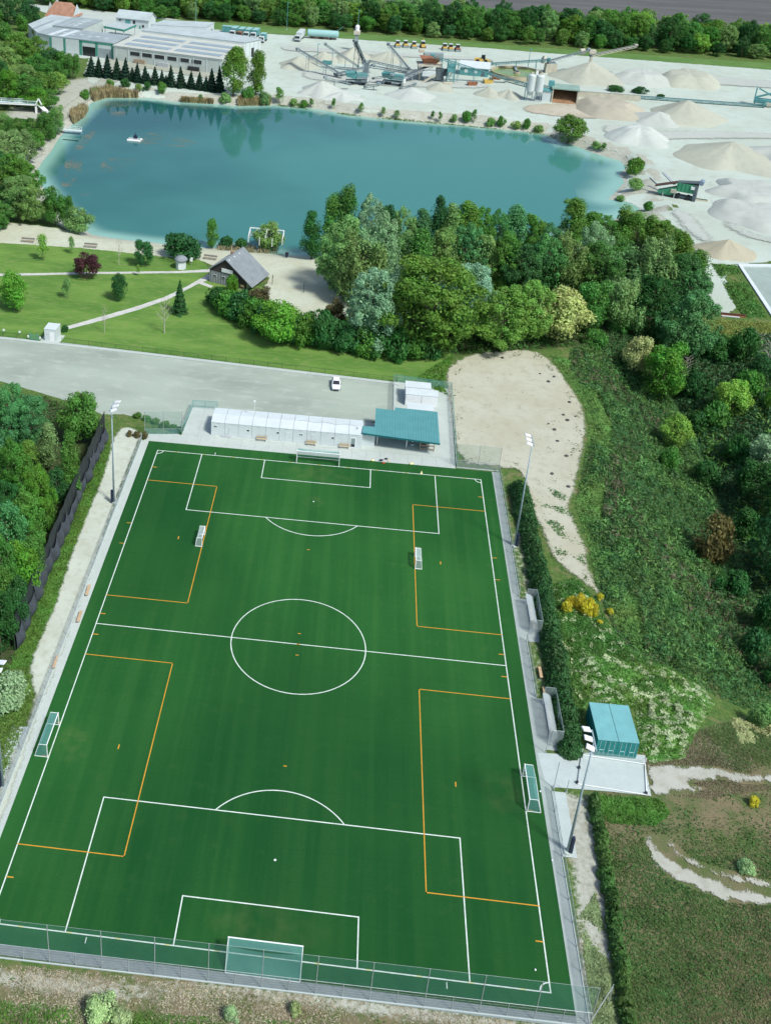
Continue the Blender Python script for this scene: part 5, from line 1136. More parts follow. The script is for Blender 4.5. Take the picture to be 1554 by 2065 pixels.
# lorries
m_tarpgreen = M('lorry_tarp', (.30, .52, .50), .5, .08, .5)
def lorry(label, p, rz, cabc, boxc, L=8.5, box=True):
    t = thing('lorry', label, 'truck', (*p, 0), rz)
    c = MB().box((0, -L/2+.2, 1.75), (2.5, 2.0, 2.5), 0, .94).build('cab', cabc, t); MB().box((0, -L/2-.82, 2.2), (2.2, .1, 1.0)).build('windscreen', m_dark, c); MB().box((0, -L/2-.85, .8), (2.4, .15, .5)).build('bumper', m_belt, c)
    MB().box((0, .8, .9), (2.2, L-1.6, .3)).build('chassis', m_belt, t)
    if box:
        b = MB().box((0, 1.2, 2.35), (2.5, L-2.6, 2.6)).build('load_box', boxc, t); MB().box((0, 1.2, 3.7), (2.6, L-2.5, .12)).build('cover', m_tarpgreen if boxc is m_pteal else m_hallw, b)
    for s in (-1, 1):
        for yy in (-L/2+.3, 1.8, 3.0): MB().tube((s*.85, yy, .5), (s*1.25, yy, .5), .5, 12).build('wheel', m_black, t)
LP = [(-61.35,404.64),(-57.86,403.33),(-54.53,403.18),(-51.21,403.03),(-46.62,399.73)]
for i, p in enumerate(LP):
    lorry(['white-cab lorry with teal load next to the teal container', 'orange-cab lorry with teal load in the lorry row', 'white-cab lorry with teal load in the middle of the row', 'white-cab lorry with teal load, fourth in the row', 'short white lorry standing last in the row, slightly forward'][i], (p[0], p[1]+(6 if i < 4 else 0)), -.12, m_rust if i == 1 else m_cab, m_pteal, 9 if i < 4 else 6.5)
t = thing('tarped_container', 'teal covered container beside the lorry row', 'container', (*(-63.56,408.81), 0), -.15); MB().box((-2.5, 8, 1.6), (6.5, 2.5, 2.6)).build('body', m_pteal, t); MB().box((-2.5, 8, 2.95), (6.7, 2.7, .12)).build('cover', m_tarpgreen, t)
p = (-30.71,405.89); lorry('white articulated lorry parked alone near the verge', (p[0]+.8, p[1]+5), -.12, m_cab, m_hallw, 13)
def tank():
    a = (-19.33,413.06); t = thing('tank_trailer', 'long teal cylindrical tank on a trailer by the verge', 'tank', (a[0], a[1]+1.5, 0), -.03)
    MB().tube((-7, 0, 2.6), (7, 0, 2.6), 1.7, 20).build('tank', m_tarpgreen, t, smooth=False)
    for s in (-1, 1): MB().lathe([(1.7, 0), (1.3, .45), (.3, .6)], 16).build('tank_end', m_tarpgreen, t, (s*7, 0, 2.6)).rotation_euler = (0, s*math.pi/2, 0)
    MB().box((0, 0, .75), (13, 1.6, .35)).build('chassis', m_rust, t)
    for k in (-5, -1, 0, 4): MB().tube((k, -1.1, .5), (k, 1.1, .5), .5, 10).build('wheel_axle', m_black, t)
    for k in (-3, 3): MB().box((k, 0, 1.1), (.4, 2.4, .6)).build('saddle', m_steel, t)
    MB().tube((6.5, 0, 4), (9.5, 0, 6.5), .1, 6).build('filling_pipe', m_pteal, t)
tank()
for (lab, p, h) in (('thin lamp pole at the verge behind the lorries', (-38.13,432.2), 13), ('thin lamp pole at the verge behind the drum tower', (-3.09,428.07), 12), ('teal lamp pole beside the clarifier tank', (73.23,374.29), 9), ('thin lamp pole in the verge behind the factory', (-84.63,438.38), 11), ('slim pole among the sand cones by the hub', (-18.65,357.5), 9)):
    t = thing('lamp_pole', lab, 'lamp post', (*p, 0)); MB().tube((0, 0, 0), (0, 0, h), .16, 6, .1).build('pole', m_pteal, t); MB().box((.3, 0, h), (1.1, .4, .25)).build('lamp_head', m_pteal, t); MB().box((0, 0, .2), (.6, .6, .4)).build('foot', m_conc, t)
# green mobile screen near the lake
def green_machine():
    a = (94.26,209.88); b = (104.08,205.67); t = thing('mobile_screener', 'green mobile screening machine with dark conveyor belt beside the lake', 'machine', ((a[0]+b[0])/2, (a[1]+b[1])/2, 0), math.atan2(b[1]-a[1], b[0]-a[0]))
    MB().add([(-5.5, -1.2, .6), (-1, -1.2, .8), (-1, 1.2, .8), (-5.5, 1.2, .6), (-6.2, -1.3, 1.3), (-1, -1.3, 3.4), (-1, 1.3, 3.4), (-6.2, 1.3, 1.3)], ((0, 1, 5, 4), (1, 2, 6, 5), (2, 3, 7, 6), (3, 0, 4, 7), (4, 5, 6, 7), (0, 3, 2, 1))).build('feed_body', m_pgreen, t)
    MB().box((1.6, 0, 3.6), (5.2, 2.6, 2.6)).build('screen_body', m_pgreen, t); MB().box((4.4, 0, 2.5), (.9, 2.8, 5)).build('end_frame', m_belt, t)
    for k in range(5): MB().box((-.6+k*1.1, -1.33, 3.6), (.12, .1, 2.5)).build('rib', M('plant_green_dark', (.03, .17, .09), .6), t)
    MB().beam((-7.2, 0, 2.6), (-1.0, 0, 4.8), 2.4, .25).build('belt_low', M('belt_brown', (.09, .05, .04), .8), t); MB().beam((-1.0, 0, 4.9), (5.0, 0, 5.8), 2.4, .25).build('belt_high', m_belt, t)
    MB().tube((5.6, -1.2, 5.9), (5.6, 1.2, 5.9), .7, 14).build('head_drum', M('steel_blue', (.2, .27, .35), .4), t)
    for (x, y) in ((-4.5, -1.2), (-1.2, -1.2), (4.3, -1.2), (-4.5, 1.2), (4.3, 1.2)): MB().box((x, y, .7), (.3, .3, 1.5)).build('leg', m_galv, t)
    MB().box((-.2, 0, .9), (9.5, 1.8, .35)).build('chassis', m_belt, t)
    for k in (-1.6, -.3, 2.6): MB().tube((k, -1.3, .6), (k, 1.3, .6), .6, 14).build('wheel_axle', m_black, t)
    MB().box((-1.6, -1.45, 2.2), (1.6, .5, 1.1)).build('engine_box', m_beige, t); MB().box((3.6, -1.5, 4.1), (1.0, .4, .8)).build('switch_cabinet', m_white, t)
    MB().beam((-6.8, .6, 2.6), (-9.6, 2.4, 3.8), .5, .2).build('side_conveyor', m_belt, t); MB().beam((-2, 1, 3.6), (-6.5, 5.5, 5.2), .9, .25).build('side_conveyor', m_galv, t)
green_machine()
t = thing('concrete_trough', 'mossy round-ended concrete trough beside the green screener', 'trough', (*(105.43,206.42), 0), -.25); MB().box((0, 0, .25), (4.2, 1.4, .5), 0, .9).build('rim', m_beige, t); MB().box((0, 0, .42), (3.6, .9, .2)).build('fill', m_dkgreen, t)
def far_sorter():
    t = thing('sorting_machine', 'blue-green sorting machine with raised conveyor at the far side of the yard', 'machine', (*(162.14,334.28), 0), -.3)
    MB().box((0, 0, 2), (8, 3, 1.6)).build('body', m_pteal, t); MB().beam((-4, 0, 3), (6, 0, 7), 1.4, .5).build('conveyor_arm', m_pteal, t); MB().beam((-3, 0, 6.8), (5, 0, 3.2), .4, .5).build('brace', m_pteal, t)
    for (x, y) in ((-3.5, -1.3), (3.5, -1.3), (3.5, 1.3), (-3.5, 1.3)): MB().box((x, y, .7), (.4, .4, 1.5)).build('leg', m_steel, t)
    MB().box((1.5, -1.7, 1.2), (2, .6, 1.4)).build('engine_box', m_beige, t); MB().box((-3.8, 0, 5.0), (.4, 2.6, 4.4)).build('end_frame', m_pteal, t)
far_sorter()
t = thing('steel_beam', 'rusty brown steel beam lying on the verge below the basin', 'beam', (*(90.55,122.46), .1), -.05); MB().box((0, 0, .55), (7.5, .35, .06)).build('top_flange', M('beam_rust', (.09, .04, .03), .8), t); MB().box((0, 0, .3), (7.5, .05, .5)).build('web', m_rust, t); MB().box((0, 0, .03), (7.5, .35, .06)).build('bottom_flange', m_rust, t); MB().box((.3, -.6, .05), (4, .5, .1)).build('pale_plank', m_hallw, t)
# settling basin
BAS = [(102.53,154.41),(101.41,125.88),(134.66,114.54),(156.72,164.63)]
tag(MB().prism(BAS, -.4, .05).build('basin_water', M('basin_mud', (.34, .42, .36), .35, .12, .1, spec=.4)), kind='structure')
t = thing('basin_liner', 'pale blue-white liner edge of the settling basin', 'liner')
m_liner = M('liner_white', (.66, .72, .78), .4, .06, .6)
bl = [(101.87,155.61),(100.53,123.01),(101.56,124.55),(102.63,154.76)]; MB().prism(bl, 0, .35).build('long_edge', m_liner, t); MB().prism([(101.87,155.61),(102.53,154.41),(156.07,163.16),(156.88,165)], 0, .33).build('short_edge', m_liner, t)

# ================================================================ lake
def water():
    P = smoothpoly(LAKE, 1); xs = [p[0] for p in P]; ys = [p[1] for p in P]
    X, Y = np.meshgrid(np.arange(min(xs)-8, max(xs)+8, 3.0), np.arange(min(ys)-8, max(ys)+8, 3.0)); ny_, nx_ = X.shape
    d = sdf(X, Y, LAKE); ii = (np.arange(ny_-1)[:, None]*nx_+np.arange(nx_-1)[None]).ravel(); F = np.stack([ii, ii+1, ii+nx_+1, ii+nx_], 1)
    keep = (d.ravel()[F] > -7).any(1); F = F[keep]
    t = NT('lake_water'); p = t.pos(); at = t.n('Attribute'); at.attribute_name = 'depth'
    n = t.noise(p, .03, 3); sh = t.ramp(t.math('ADD', at.outputs['Fac'], t.math('MULTIPLY', t.math('SUBTRACT', n, .5), .35)), .05, .62)
    c = t.mix(sh, (.24, .45, .38), (.016, .095, .095)); sx = t.n('SeparateXYZ'); t.l(p, sx.inputs[0]); tb = t.math('ADD', t.math('MULTIPLY', t.math('SUBTRACT', t.math('ADD', sx.outputs[0], 105.0), t.math('MULTIPLY', t.math('MAXIMUM', t.math('SUBTRACT', sx.outputs[1], 225.0), 0.0), .75)), .0052), t.math('MULTIPLY', t.math('SUBTRACT', t.noise(p, .016, 3), .5), .9))  # silt pales the quarry side; dark far-left paints in bank and sky reflection
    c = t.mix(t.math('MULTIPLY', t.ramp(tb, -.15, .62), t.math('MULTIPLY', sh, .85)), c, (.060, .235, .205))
    w = t.noise(t.map(p, (1, 2.2, 1)), .55, 3); pr = t.pr(c, .05, .5, 0, w, .045, .12); pr.inputs['IOR'].default_value = 1.33
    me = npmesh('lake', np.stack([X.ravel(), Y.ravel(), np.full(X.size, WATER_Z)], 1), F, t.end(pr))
    at = me.attributes.new('depth', 'FLOAT', 'POINT'); shallow = np.where(X > 70, 26, 11)
    at.data.foreach_set('value', np.clip(d.ravel()/shallow.ravel(), 0, 1).astype(np.float32))
    tag(link('lake', me), kind='structure')
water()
def weed_mat():
    t = NT('water_weed'); p = t.pos(); tr = t.n('BsdfTransparent'); d = t.pr((.25, .25, .18), .8, .2); mx = t.n('MixShader')
    f = t.ramp(t.math('ADD', t.math('MULTIPLY', t.noise(p, .22, 4), .7), t.math('MULTIPLY', t.noise(p, 1.6, 3), .4)), .5, .72)
    t.l(t.math('MULTIPLY', f, .6), mx.inputs[0]); t.l(tr.outputs[0], mx.inputs[1]); t.l(d.outputs[0], mx.inputs[2]); return t.end(mx)
m_weed = weed_mat()
for i, P in enumerate(([(-89.46,208.26),(-87.12,211.47),(-83.62,209.11),(-81.7,199.8),(-80.64,187),(-82.52,182.89),(-85.46,189.2),(-86.09,198.78)], [(-77.57,208.44),(-75.96,215.19),(-70.37,215.44),(-63.71,214.33),(-63.76,210.63),(-70.13,207.07),(-74,200.09),(-76.55,201)], [(-72.5,245.08),(-66.71,246.52),(-57.18,241.49),(-49.71,237.33),(-49.9,233.18),(-58.92,232.16),(-65.86,233.39),(-69.64,231.3),(-73.11,235.76)], [(-93.67,280.67),(-88.99,283.42),(-83.66,278.13),(-81.86,266.45),(-85.24,262.81),(-90.85,271.17)], [(-90.5,227.38),(-90.58,244.33),(-87.52,243.21),(-87.25,231.11),(-87.62,219.54),(-89.05,217.53)], [(-78.12,180.26),(-73.66,183.06),(-73.38,179.53),(-76.55,177.06)])):
    o = sheet('water_weed', P, m_weed, WATER_Z+.02, .6, 1.2, 1, seed=20+i); o['kind'] = 'stuff'; o['label'] = 'brownish weed patch drifting on the lake'

# ================================================================ sand and gravel heaps
def pile(label, x, y, h, r, c, sx=1.0, rot=0, flat=0, seed=0, cat='gravel pile'):
    g = np.random.default_rng(seed); nr, na = 16, 44; V = [(0, 0, h)]; F = []
    ph = g.random(8)*6.3; am = g.random(8)
    for i in range(1, nr+1):
        q = i/nr
        for j in range(na):
            a = 2*math.pi*j/na; w = 1+.11*sum(am[k]*math.sin((k+2)*a+ph[k]) for k in range(5))
            z = h*(1-q)
            if flat: z = min(z*(1+flat*1.5), h*(1-.12*q))
            if i == 1: z = min(z, h*.93)
            z *= 1+.08*math.sin(5*a+ph[5]+3*q)*q+.07*math.sin(11*a+ph[4]-2*q)*q+.05*math.sin(19*a+ph[6])*q
            z -= .15*h*q*(1-q)*(.4+.6*am[6])*(1 if not flat else .2)
            X, Y = r*q*w*math.cos(a)*sx, r*q*w*math.sin(a)
            V.append((X, Y, z if i < nr else -.15))
    for j in range(na): F.append((0, 1+j, 1+(j+1) % na))
    for i in range(nr-1):
        for j in range(na):
            a0 = 1+i*na+j; a1 = 1+i*na+(j+1) % na; F.append((a0, a0+na, a1+na, a1))
    o = MB().add(V, F).build('gravel_pile', c, None, (x, y, .05), rot, True); tag(o, label, cat)
mp = lambda n, c: simple_ground(n, (c, mul(c, 1.1), mul(c, .9)), (.08, .5, 3), bump=.35, bd=.12)
m_pg = mp('heap_grey', (.43, .465, .42)); m_pb = mp('heap_beige', (.40, .42, .34)); m_pw = mp('heap_white', (.46, .505, .46)); m_pt = mp('heap_tan', (.40, .38, .28)); m_pr = mp('heap_brown', (.39, .37, .29))
PL = [(-14.05,309.51,5.27,9.58,),(20.95,312.54,4.11,9.65,),(-26.31,353.3,4.86,8.99,),(-16.38,367.22,5.19,7.89,),
(-3.46,374.14,7.2,10.27,),(11.97,378.73,3.96,9.68,),(97.8,364.02,8.48,15.26,),(120.31,366.62,4.69,12.72,),
(140.88,369.6,4.92,13.86,),(51.97,323.36,3.58,6,),(59.78,323.03,3.38,6.42,),(96.73,310.92,3.68,14.33,),
(125.07,307.91,7.46,15.47,),(113.1,299.81,3.97,10.08,),(126.66,253.15,7.2,17.41,),(145.07,257.51,5.88,15.97,),
(100.12,271.81,5.02,11.28,),(101.41,164.45,4.08,7.43,),(123.22,216.34,4.45,12.56,),(117.13,195.49,4.24,12.64,),
(32.84,328.15,2.82,6.46,),(-5.64,303.79,2.32,7.88,)]
PD = [('pale grey gravel cone between the lake and the first screening plant', m_pg), ('bright white gravel heap on the lake side of the second screening plant', m_pw), ('beige sand cone under the conveyor nearest the reedy trees', m_pb), ('beige sand cone under the second stacker conveyor', m_pb), ('steep beige sand cone under the tower with the white drum', m_pb), ('beige sand cone under the conveyor below the yellow machines', m_pb), ('big smooth beige sand cone under the radial stacker', m_pb), ('long pale gravel berm next to the big sand cone', m_pg), ('darker flat-topped gravel berm behind the ground conveyor', m_pb), ('small ridged sand cone on the lake side of the clarifier tank, nearer the plant', m_pb), ('small sand cone on the lake side of the clarifier tank, nearer the silos', m_pb), ('low brown earth heap beside the retaining wall', m_pr), ('broad beige sand heap in front of the ground conveyor', m_pb), ('pale gravel heap at the foot of the broad beige sand heap', m_pg), ('large grey-beige gravel cone with a sharp ridge on the open yard', m_pb), ('gravel cone at the frame edge beside the ridged one', m_pg), ('low white gravel heap near the shore bushes', m_pw), ('tan sand heap at the end of the track by the forest', m_pt), ('flat grey gravel heap on the yard at the frame edge, upper one', m_pg), ('flat grey gravel heap on the yard at the frame edge, lower one', m_pg), ('dark sand heap below the lattice tower', m_pb), ('low pale heap between the grey cone and the shore', m_pw)]
for i, ((x, y, h, r, *_), (lab, m)) in enumerate(zip(PL, PD)):
    flat = {7: .5, 8: .8, 11: .8, 18: 1.2, 19: 1.2, 16: .3}.get(i, 0); sx = {7: 1.1, 8: 1.1}.get(i, 1)
    pile(lab, x, y, min(h, r*.6)*(.5 if i in (18, 19) else .88), r, m, sx, .1*i, flat, i)

# ================================================================ vegetation
def leaf_material():
    t = NT('foliage'); oi = t.n('ObjectInfo'); g = t.n('NewGeometry')
    f = t.math('ADD', t.math('MULTIPLY', g.outputs['Random Per Island'], .42), .80)
    nz = t.noise(g.outputs['Position'], .42, 3); f = t.math('MULTIPLY', f, t.math('ADD', t.math('MULTIPLY', nz, 1.3), .38))
    hs = t.n('HueSaturation'); t.l(oi.outputs['Color'], hs.inputs['Color']); t.l(f, hs.inputs['Value'])
    t.l(t.math('ADD', t.math('MULTIPLY', t.noise(g.outputs['Position'], .21, 2), .07), .465), hs.inputs['Hue'])
    d = t.pr(hs.outputs[0], .55, .25); tr = t.n('BsdfTranslucent'); t.l(hs.outputs[0], tr.inputs[0])
    mx = t.n('MixShader'); mx.inputs[0].default_value = .35; t.l(d.outputs[0], mx.inputs[1]); t.l(tr.outputs[0], mx.inputs[2])
    return t.end(mx)
m_leaf = leaf_material()
m_bark = M('bark', (.13, .105, .08), .9, .25, 2); m_barkp = M('bark_pale', (.42, .40, .33), .9, .2, 2)
RG = np.random.default_rng(11)
def cards(P, N, size, aspect=1.0, tilt=.8, rg=RG):
    "one leaf-clump quad per point, roughly facing N with jitter"
    n = len(P); N = N+rg.normal(0, tilt, (n, 3)); N /= np.linalg.norm(N, axis=1)[:, None]+1e-9
    T = rg.normal(0, 1, (n, 3)); T -= (T*N).sum(1)[:, None]*N; T /= np.linalg.norm(T, axis=1)[:, None]+1e-9; B = np.cross(N, T)
    s = (size*(.5+1.0*rg.random(n)**1.8))[:, None]*.5
    V = np.stack([P-T*s*aspect, P-B*s*.62, P+T*s*aspect, P+B*s*.62], 1).reshape(-1, 3); return V
def qmesh(name, V, mat=None): return npmesh(name, V, np.arange(len(V)).reshape(-1, 4), mat or m_leaf)
def crown_mesh(kind, seed):
    rg = np.random.default_rng(seed); L = []
    def lobe(c, r, n, zs=1.0): L.append((np.array(c, float), r, n, zs))
    if kind == 'wide':       # h 14 r 6
        Hh, R_, size, tot = 14, 6, .37, 21000
        ph = rg.random(4)*6.28
        for k in range(78):
            a = rg.random()*6.28; z = 1.8+11.4*rg.random(); q = max(.0, 1-((z-6.4)/7.8)**2)**.55; q *= 1+.16*math.sin(2*a+ph[0])+.12*math.sin(3*a+z*.6+ph[1]); rr = R_*q*(.2+.74*rg.random()**.7)
            lobe((rr*math.cos(a), rr*math.sin(a), z), .45+.95*rg.random()**1.5, 1, .6+.7*rg.random())
    elif kind == 'tall':     # h 14 r 3
        Hh, R_, size, tot = 14, 3, .36, 9000
        for k in range(22):
            a = rg.random()*6.28; z = 2.0+11*rg.random(); rr = 3.0*max(.1, (1-abs((z-5.5)/9.5)))*(.25+.55*rg.random()); lobe((rr*math.cos(a), rr*math.sin(a), z), .75+.55*rg.random(), 1, 1.7)
    elif kind == 'willow':
        Hh, R_, size, tot = 12, 6, .42, 11000
        for k in range(30):
            a = rg.random()*6.28; z = 3.5+7*rg.random(); q = max(.0, 1-((z-5.6)/6.4)**2)**.5; rr = R_*q*(.4+.5*rg.random()); lobe((rr*math.cos(a), rr*math.sin(a), z), 1.0+.7*rg.random(), 1, 1.6)
    elif kind == 'round':
        Hh, R_, size, tot = 8, 4, .4, 7000
        for k in range(20):
            a = rg.random()*6.28; z = 2.4+5*rg.random(); q = max(.0, 1-((z-4.6)/3.6)**2)**.5; rr = R_*q*(.4+.42*rg.random()); lobe((rr*math.cos(a), rr*math.sin(a), z), .95+.55*rg.random(), 1, .9)
    elif kind == 'bush':
        Hh, R_, size, tot = 3, 2.5, .3, 4200
        for k in range(14):
            a = rg.random()*6.28; z = .4+2.0*rg.random(); q = max(.05, 1-(z/3.1)**2)**.5; rr = R_*q*(.2+.58*rg.random()); lobe((rr*math.cos(a), rr*math.sin(a), z), .5+.42*rg.random(), 1, .9)
    elif kind == 'young':
        Hh, R_, size, tot = 6, 1.8, .3, 1300
        for k in range(12):
            a = rg.random()*6.28; z = 1.9+3.8*rg.random(); rr = 1.3*rg.random()*(1-(abs(z-3.6)/3)); lobe((rr*math.cos(a), rr*math.sin(a), z), .45+.35*rg.random(), 1, 1.1)
    if kind == 'conifer':
        Hh, R_ = 9, 2; n = 5200; z = 9*(1-np.sqrt(rg.random(n)))*.98+.15; a = rg.random(n)*6.283; lay = .82+.18*np.sin(z*5.2+a*1.0); rr = (2.0*(1-z/9.1))*lay*(.55+.5*rg.random(n)**.5)
        rr *= 1+.16*np.sin(a*5+seed)+.1*np.sin(a*9+z*2)
        P = np.stack([rr*np.cos(a), rr*np.sin(a), z], 1); N = np.stack([np.cos(a), np.sin(a), np.full(n, .35)], 1); return qmesh('crown', cards(P, N, .32, 1.2, .6, rg))
    w = np.array([l[1]**2 for l in L]); w /= w.sum(); VV = []
    for (c, r, _, zs), f in zip(L, w):
        n = int(tot*f); D = rg.normal(0, 1, (n, 3)); D /= np.linalg.norm(D, axis=1)[:, None]; D[:, 2] = np.where((D[:, 2] < -.25) & (rg.random(n) < .6), -D[:, 2], D[:, 2])
        P = c+D*(r*(.45+.72*rg.random(n)**.7))[:, None]*np.array([1, 1, zs])
        if kind == 'willow': P[:, 2] -= np.abs(rg.normal(0, .5, n))
        VV.append(cards(P, D+np.array([0, 0, .25]), size, 1.7 if kind in ('willow',) else 1.15, .55, rg))
    ns = int(tot*.12); D = rg.normal(0, 1, (ns, 3)); D /= np.linalg.norm(D, axis=1)[:, None]; zc = Hh*.52; P = np.stack([D[:, 0]*R_*.9, D[:, 1]*R_*.9, zc+D[:, 2]*Hh*.44], 1)*(1) ; P[:, :2] *= (.6+.42*rg.random((ns, 1)))
    VV.append(cards(P, D+np.array([0, 0, .3]), size, 1.2, .6, rg))
    V = np.concatenate(VV); V[:, 2] = np.maximum(V[:, 2], .05); return qmesh('crown', V)
def trunk_mesh(kind, seed, pale=False):
    r = random.Random(seed); mb = MB(); h, R_ = dict(wide=(14, 6), tall=(14, 3), willow=(12, 6), round=(8, 4), bush=(3, 2.5), young=(6, 1.8), conifer=(9, 2), bare=(7, 2.6))[kind]
    b = dict(wide=.32, tall=.24, willow=.34, round=.17, bush=.06, young=.07, conifer=.16, bare=.14)[kind]
    top = h*(.75 if kind not in ('bush', 'conifer') else .6); p = Vector((0, 0, 0)); n = 4
    pts = [Vector((r.uniform(-.1, .1)*i*.12*R_*.3, r.uniform(-.1, .1)*i*.12*R_*.3, top*i/n)) for i in range(n+1)]
    for i in range(n): mb.tube(pts[i], pts[i+1], b*(1-i/n*.8), 7, b*(1-(i+1)/n*.8))
    nb = {'bare': 16, 'wide': 9, 'willow': 9, 'round': 8, 'young': 7, 'tall': 8, 'bush': 6, 'conifer': 0}[kind]
    for k in range(nb):
        f = .3+.68*k/max(1, nb-1); q = pts[0].lerp(pts[-1], f); a = k*2.4+r.random(); ln = R_*(.75 if kind == 'bare' else .6)*(1.15-f*.6); e = q+Vector((math.cos(a)*ln, math.sin(a)*ln, ln*(.75 if kind != 'willow' else .5)))
        mb.tube(q, e, b*.38*(1.1-f*.6), 5, b*.1)
        for j in range(3 if kind == 'bare' else 1):
            g = .35+.2*j; s = q.lerp(e, g); a2 = a+r.uniform(-1.1, 1.1); l2 = ln*.5; mb.tube(s, s+Vector((math.cos(a2)*l2, math.sin(a2)*l2, l2*.8)), b*.17, 4, b*.05)
    return mb.mesh('trunk', m_barkp if pale else m_bark)
NOM = dict(wide=(14, 6), tall=(14, 3), willow=(12, 6), round=(8, 4), bush=(3, 2.5), young=(6, 1.8), conifer=(9, 2), bare=(7, 2.6))
CR = {k: [crown_mesh(k, 100+10*i+j) for j in range({'wide': 6, 'tall': 4, 'willow': 2, 'round': 3, 'bush': 4, 'young': 2, 'conifer': 3}[k])] for i, k in enumerate(('wide', 'tall', 'willow', 'round', 'bush', 'young', 'conifer'))}
TK = {k: [trunk_mesh(k, 5+j, k == 'bare') for j in range(2)] for k in NOM}
TK['youngp'] = [trunk_mesh('young', 9, True)]
CC = dict(g=(0.095, 0.275, 0.047), d=(0.045, 0.162, 0.039), o=(0.122, 0.269, 0.041), y=(0.216, 0.431, 0.074), s=(0.285, 0.497, 0.27), b=(0.095, 0.29, 0.09), c=(0.399, 0.497, 0.196), r=(0.085, 0.038, 0.04), w=(0.202, 0.371, 0.108), n=(0.016, 0.06, 0.032), p=(0.15, 0.137, 0.054), f=(0.414, 0.567, 0.272), l=(0.127, 0.347, 0.041), k=(0.7, 0.66, 0.06))
KN = dict(wide='broadleaf_tree', tall='poplar_tree', willow='willow_tree', round='park_tree', bush='shrub', young='young_tree', conifer='conifer_tree', bare='bare_tree')
TR = random.Random(5)
def tree(label, x, y, h, r, kind, col, group=None, cat=None, z=None, name=None):
    H0, R0 = NOM[kind]; t = thing(name or KN[kind], label, cat or ('shrub' if kind == 'bush' else 'tree'), (x, y, H1(x, y)-.05 if z is None else z), TR.random()*6.28, group)
    w = 1.1 if kind in ('wide', 'willow', 'tall') else 1.03; a = TR.uniform(.9, 1.12); t.scale = (w*a*r/R0, w/a*r/R0, h/H0); t.rotation_euler = (TR.uniform(-.04, .04), TR.uniform(-.04, .04), t.rotation_euler[2])
    link('trunk', TR.choice(TK[kind]), parent=t)
    if kind != 'bare':
        c = link('crown', TR.choice(CR[kind]), parent=t); v = CC[col]; k = TR.uniform(.85, 1.18); c.color = (v[0]*k*TR.uniform(.9, 1.12), v[1]*k, v[2]*k*TR.uniform(.85, 1.2), 1)
    return t
ADJ = dict(g='green', d='dark green', o='olive green', y='yellow-green', s='silvery', b='bluish green', c='cream-blossomed', r='dark red', w='grey-green', n='dark', p='brownish', f='white-flowering', l='bright green', k='yellow')
NOUN = dict(wide='broadleaf tree', tall='slender poplar', willow='drooping willow', round='round-crowned tree', bush='shrub', young='young tree', conifer='conifer', bare='bare tree')
ORD = ['', 'second', 'third', 'fourth', 'fifth', 'sixth', 'seventh', 'eighth', 'ninth', 'tenth', 'eleventh', 'twelfth', 'thirteenth', 'fourteenth', 'fifteenth', 'sixteenth', 'seventeenth', 'eighteenth', 'nineteenth', 'twentieth']
def across(x, y):
    "how far right a spot lies as one looks over the site"
    d = Vector((x, y, 0))-Vector(CAM_LOC); return d.dot(Vector(CAM_R))/d.dot(Vector(CAM_F))
def numbered(items):
    "items: (label, x, y, ...) -> the same with look-alikes told apart by their order from the left"
    by = {}
    for it in items: by.setdefault(it[0], []).append(it)
    out = []
    for lab, g in by.items():
        g.sort(key=lambda i: across(i[1], i[2])); n = len(g)
        for k, it in enumerate(g):
            w = '' if n == 1 else (', leftmost' if k == 0 else ', rightmost' if k == n-1 else f', {ORD[k]} from left')
            out.append((lab+w, *it[1:]))
    return out
def grove(lst, where, group):
    for (lab, x, y, h, r, k, c) in numbered([(f'{ADJ[c]} {NOUN[k]} {where}', x, y, h, r, k, c) for (x, y, h, r, k, c) in lst]): tree(lab, x, y, h, r, k, c, group)
# --- lakeside wood between lake and pitch
grove([(-6.99,137.8,12.37,2.72,'tall','d'),(-2.79,138.4,16.6,2.96,'tall','g'),(0.69,138.45,18.75,3.57,'tall','g'),(6.85,141.09,16.83,3.86,'wide','s'),
(10.85,141.17,15.03,3.24,'tall','d'),(15.1,142.7,13.53,3.27,'wide','w'),(19.99,143.7,12.77,3.16,'tall','b'),(23.39,144.39,16.16,2.78,'tall','d'),
(26.68,145.06,15.41,3.17,'tall','w'),(31.03,146.61,15.98,3.57,'tall','o'),(34.85,147.39,13.13,3.47,'wide','g'),(39.83,149.76,12.15,3.5,'wide','b'),
(44.02,151.3,12.72,3.66,'tall','b'),(48.59,153.62,10.65,3.43,'wide','g'),(53.16,155.6,7.85,3.6,'wide','b'),(60.12,159.5,12.96,3.65,'tall','o'),
(64.62,161.86,9.2,3.43,'tall','g'),(68.91,164.2,8.14,3.74,'wide','g'),(77.38,162.35,10.43,5.54,'willow','o'),(82.51,156.42,9.87,4.51,'wide','o'),
(84.72,148.54,10.06,3.74,'tall','o')], 'in the back row of the lakeside wood', 'lakeside wood, back row')
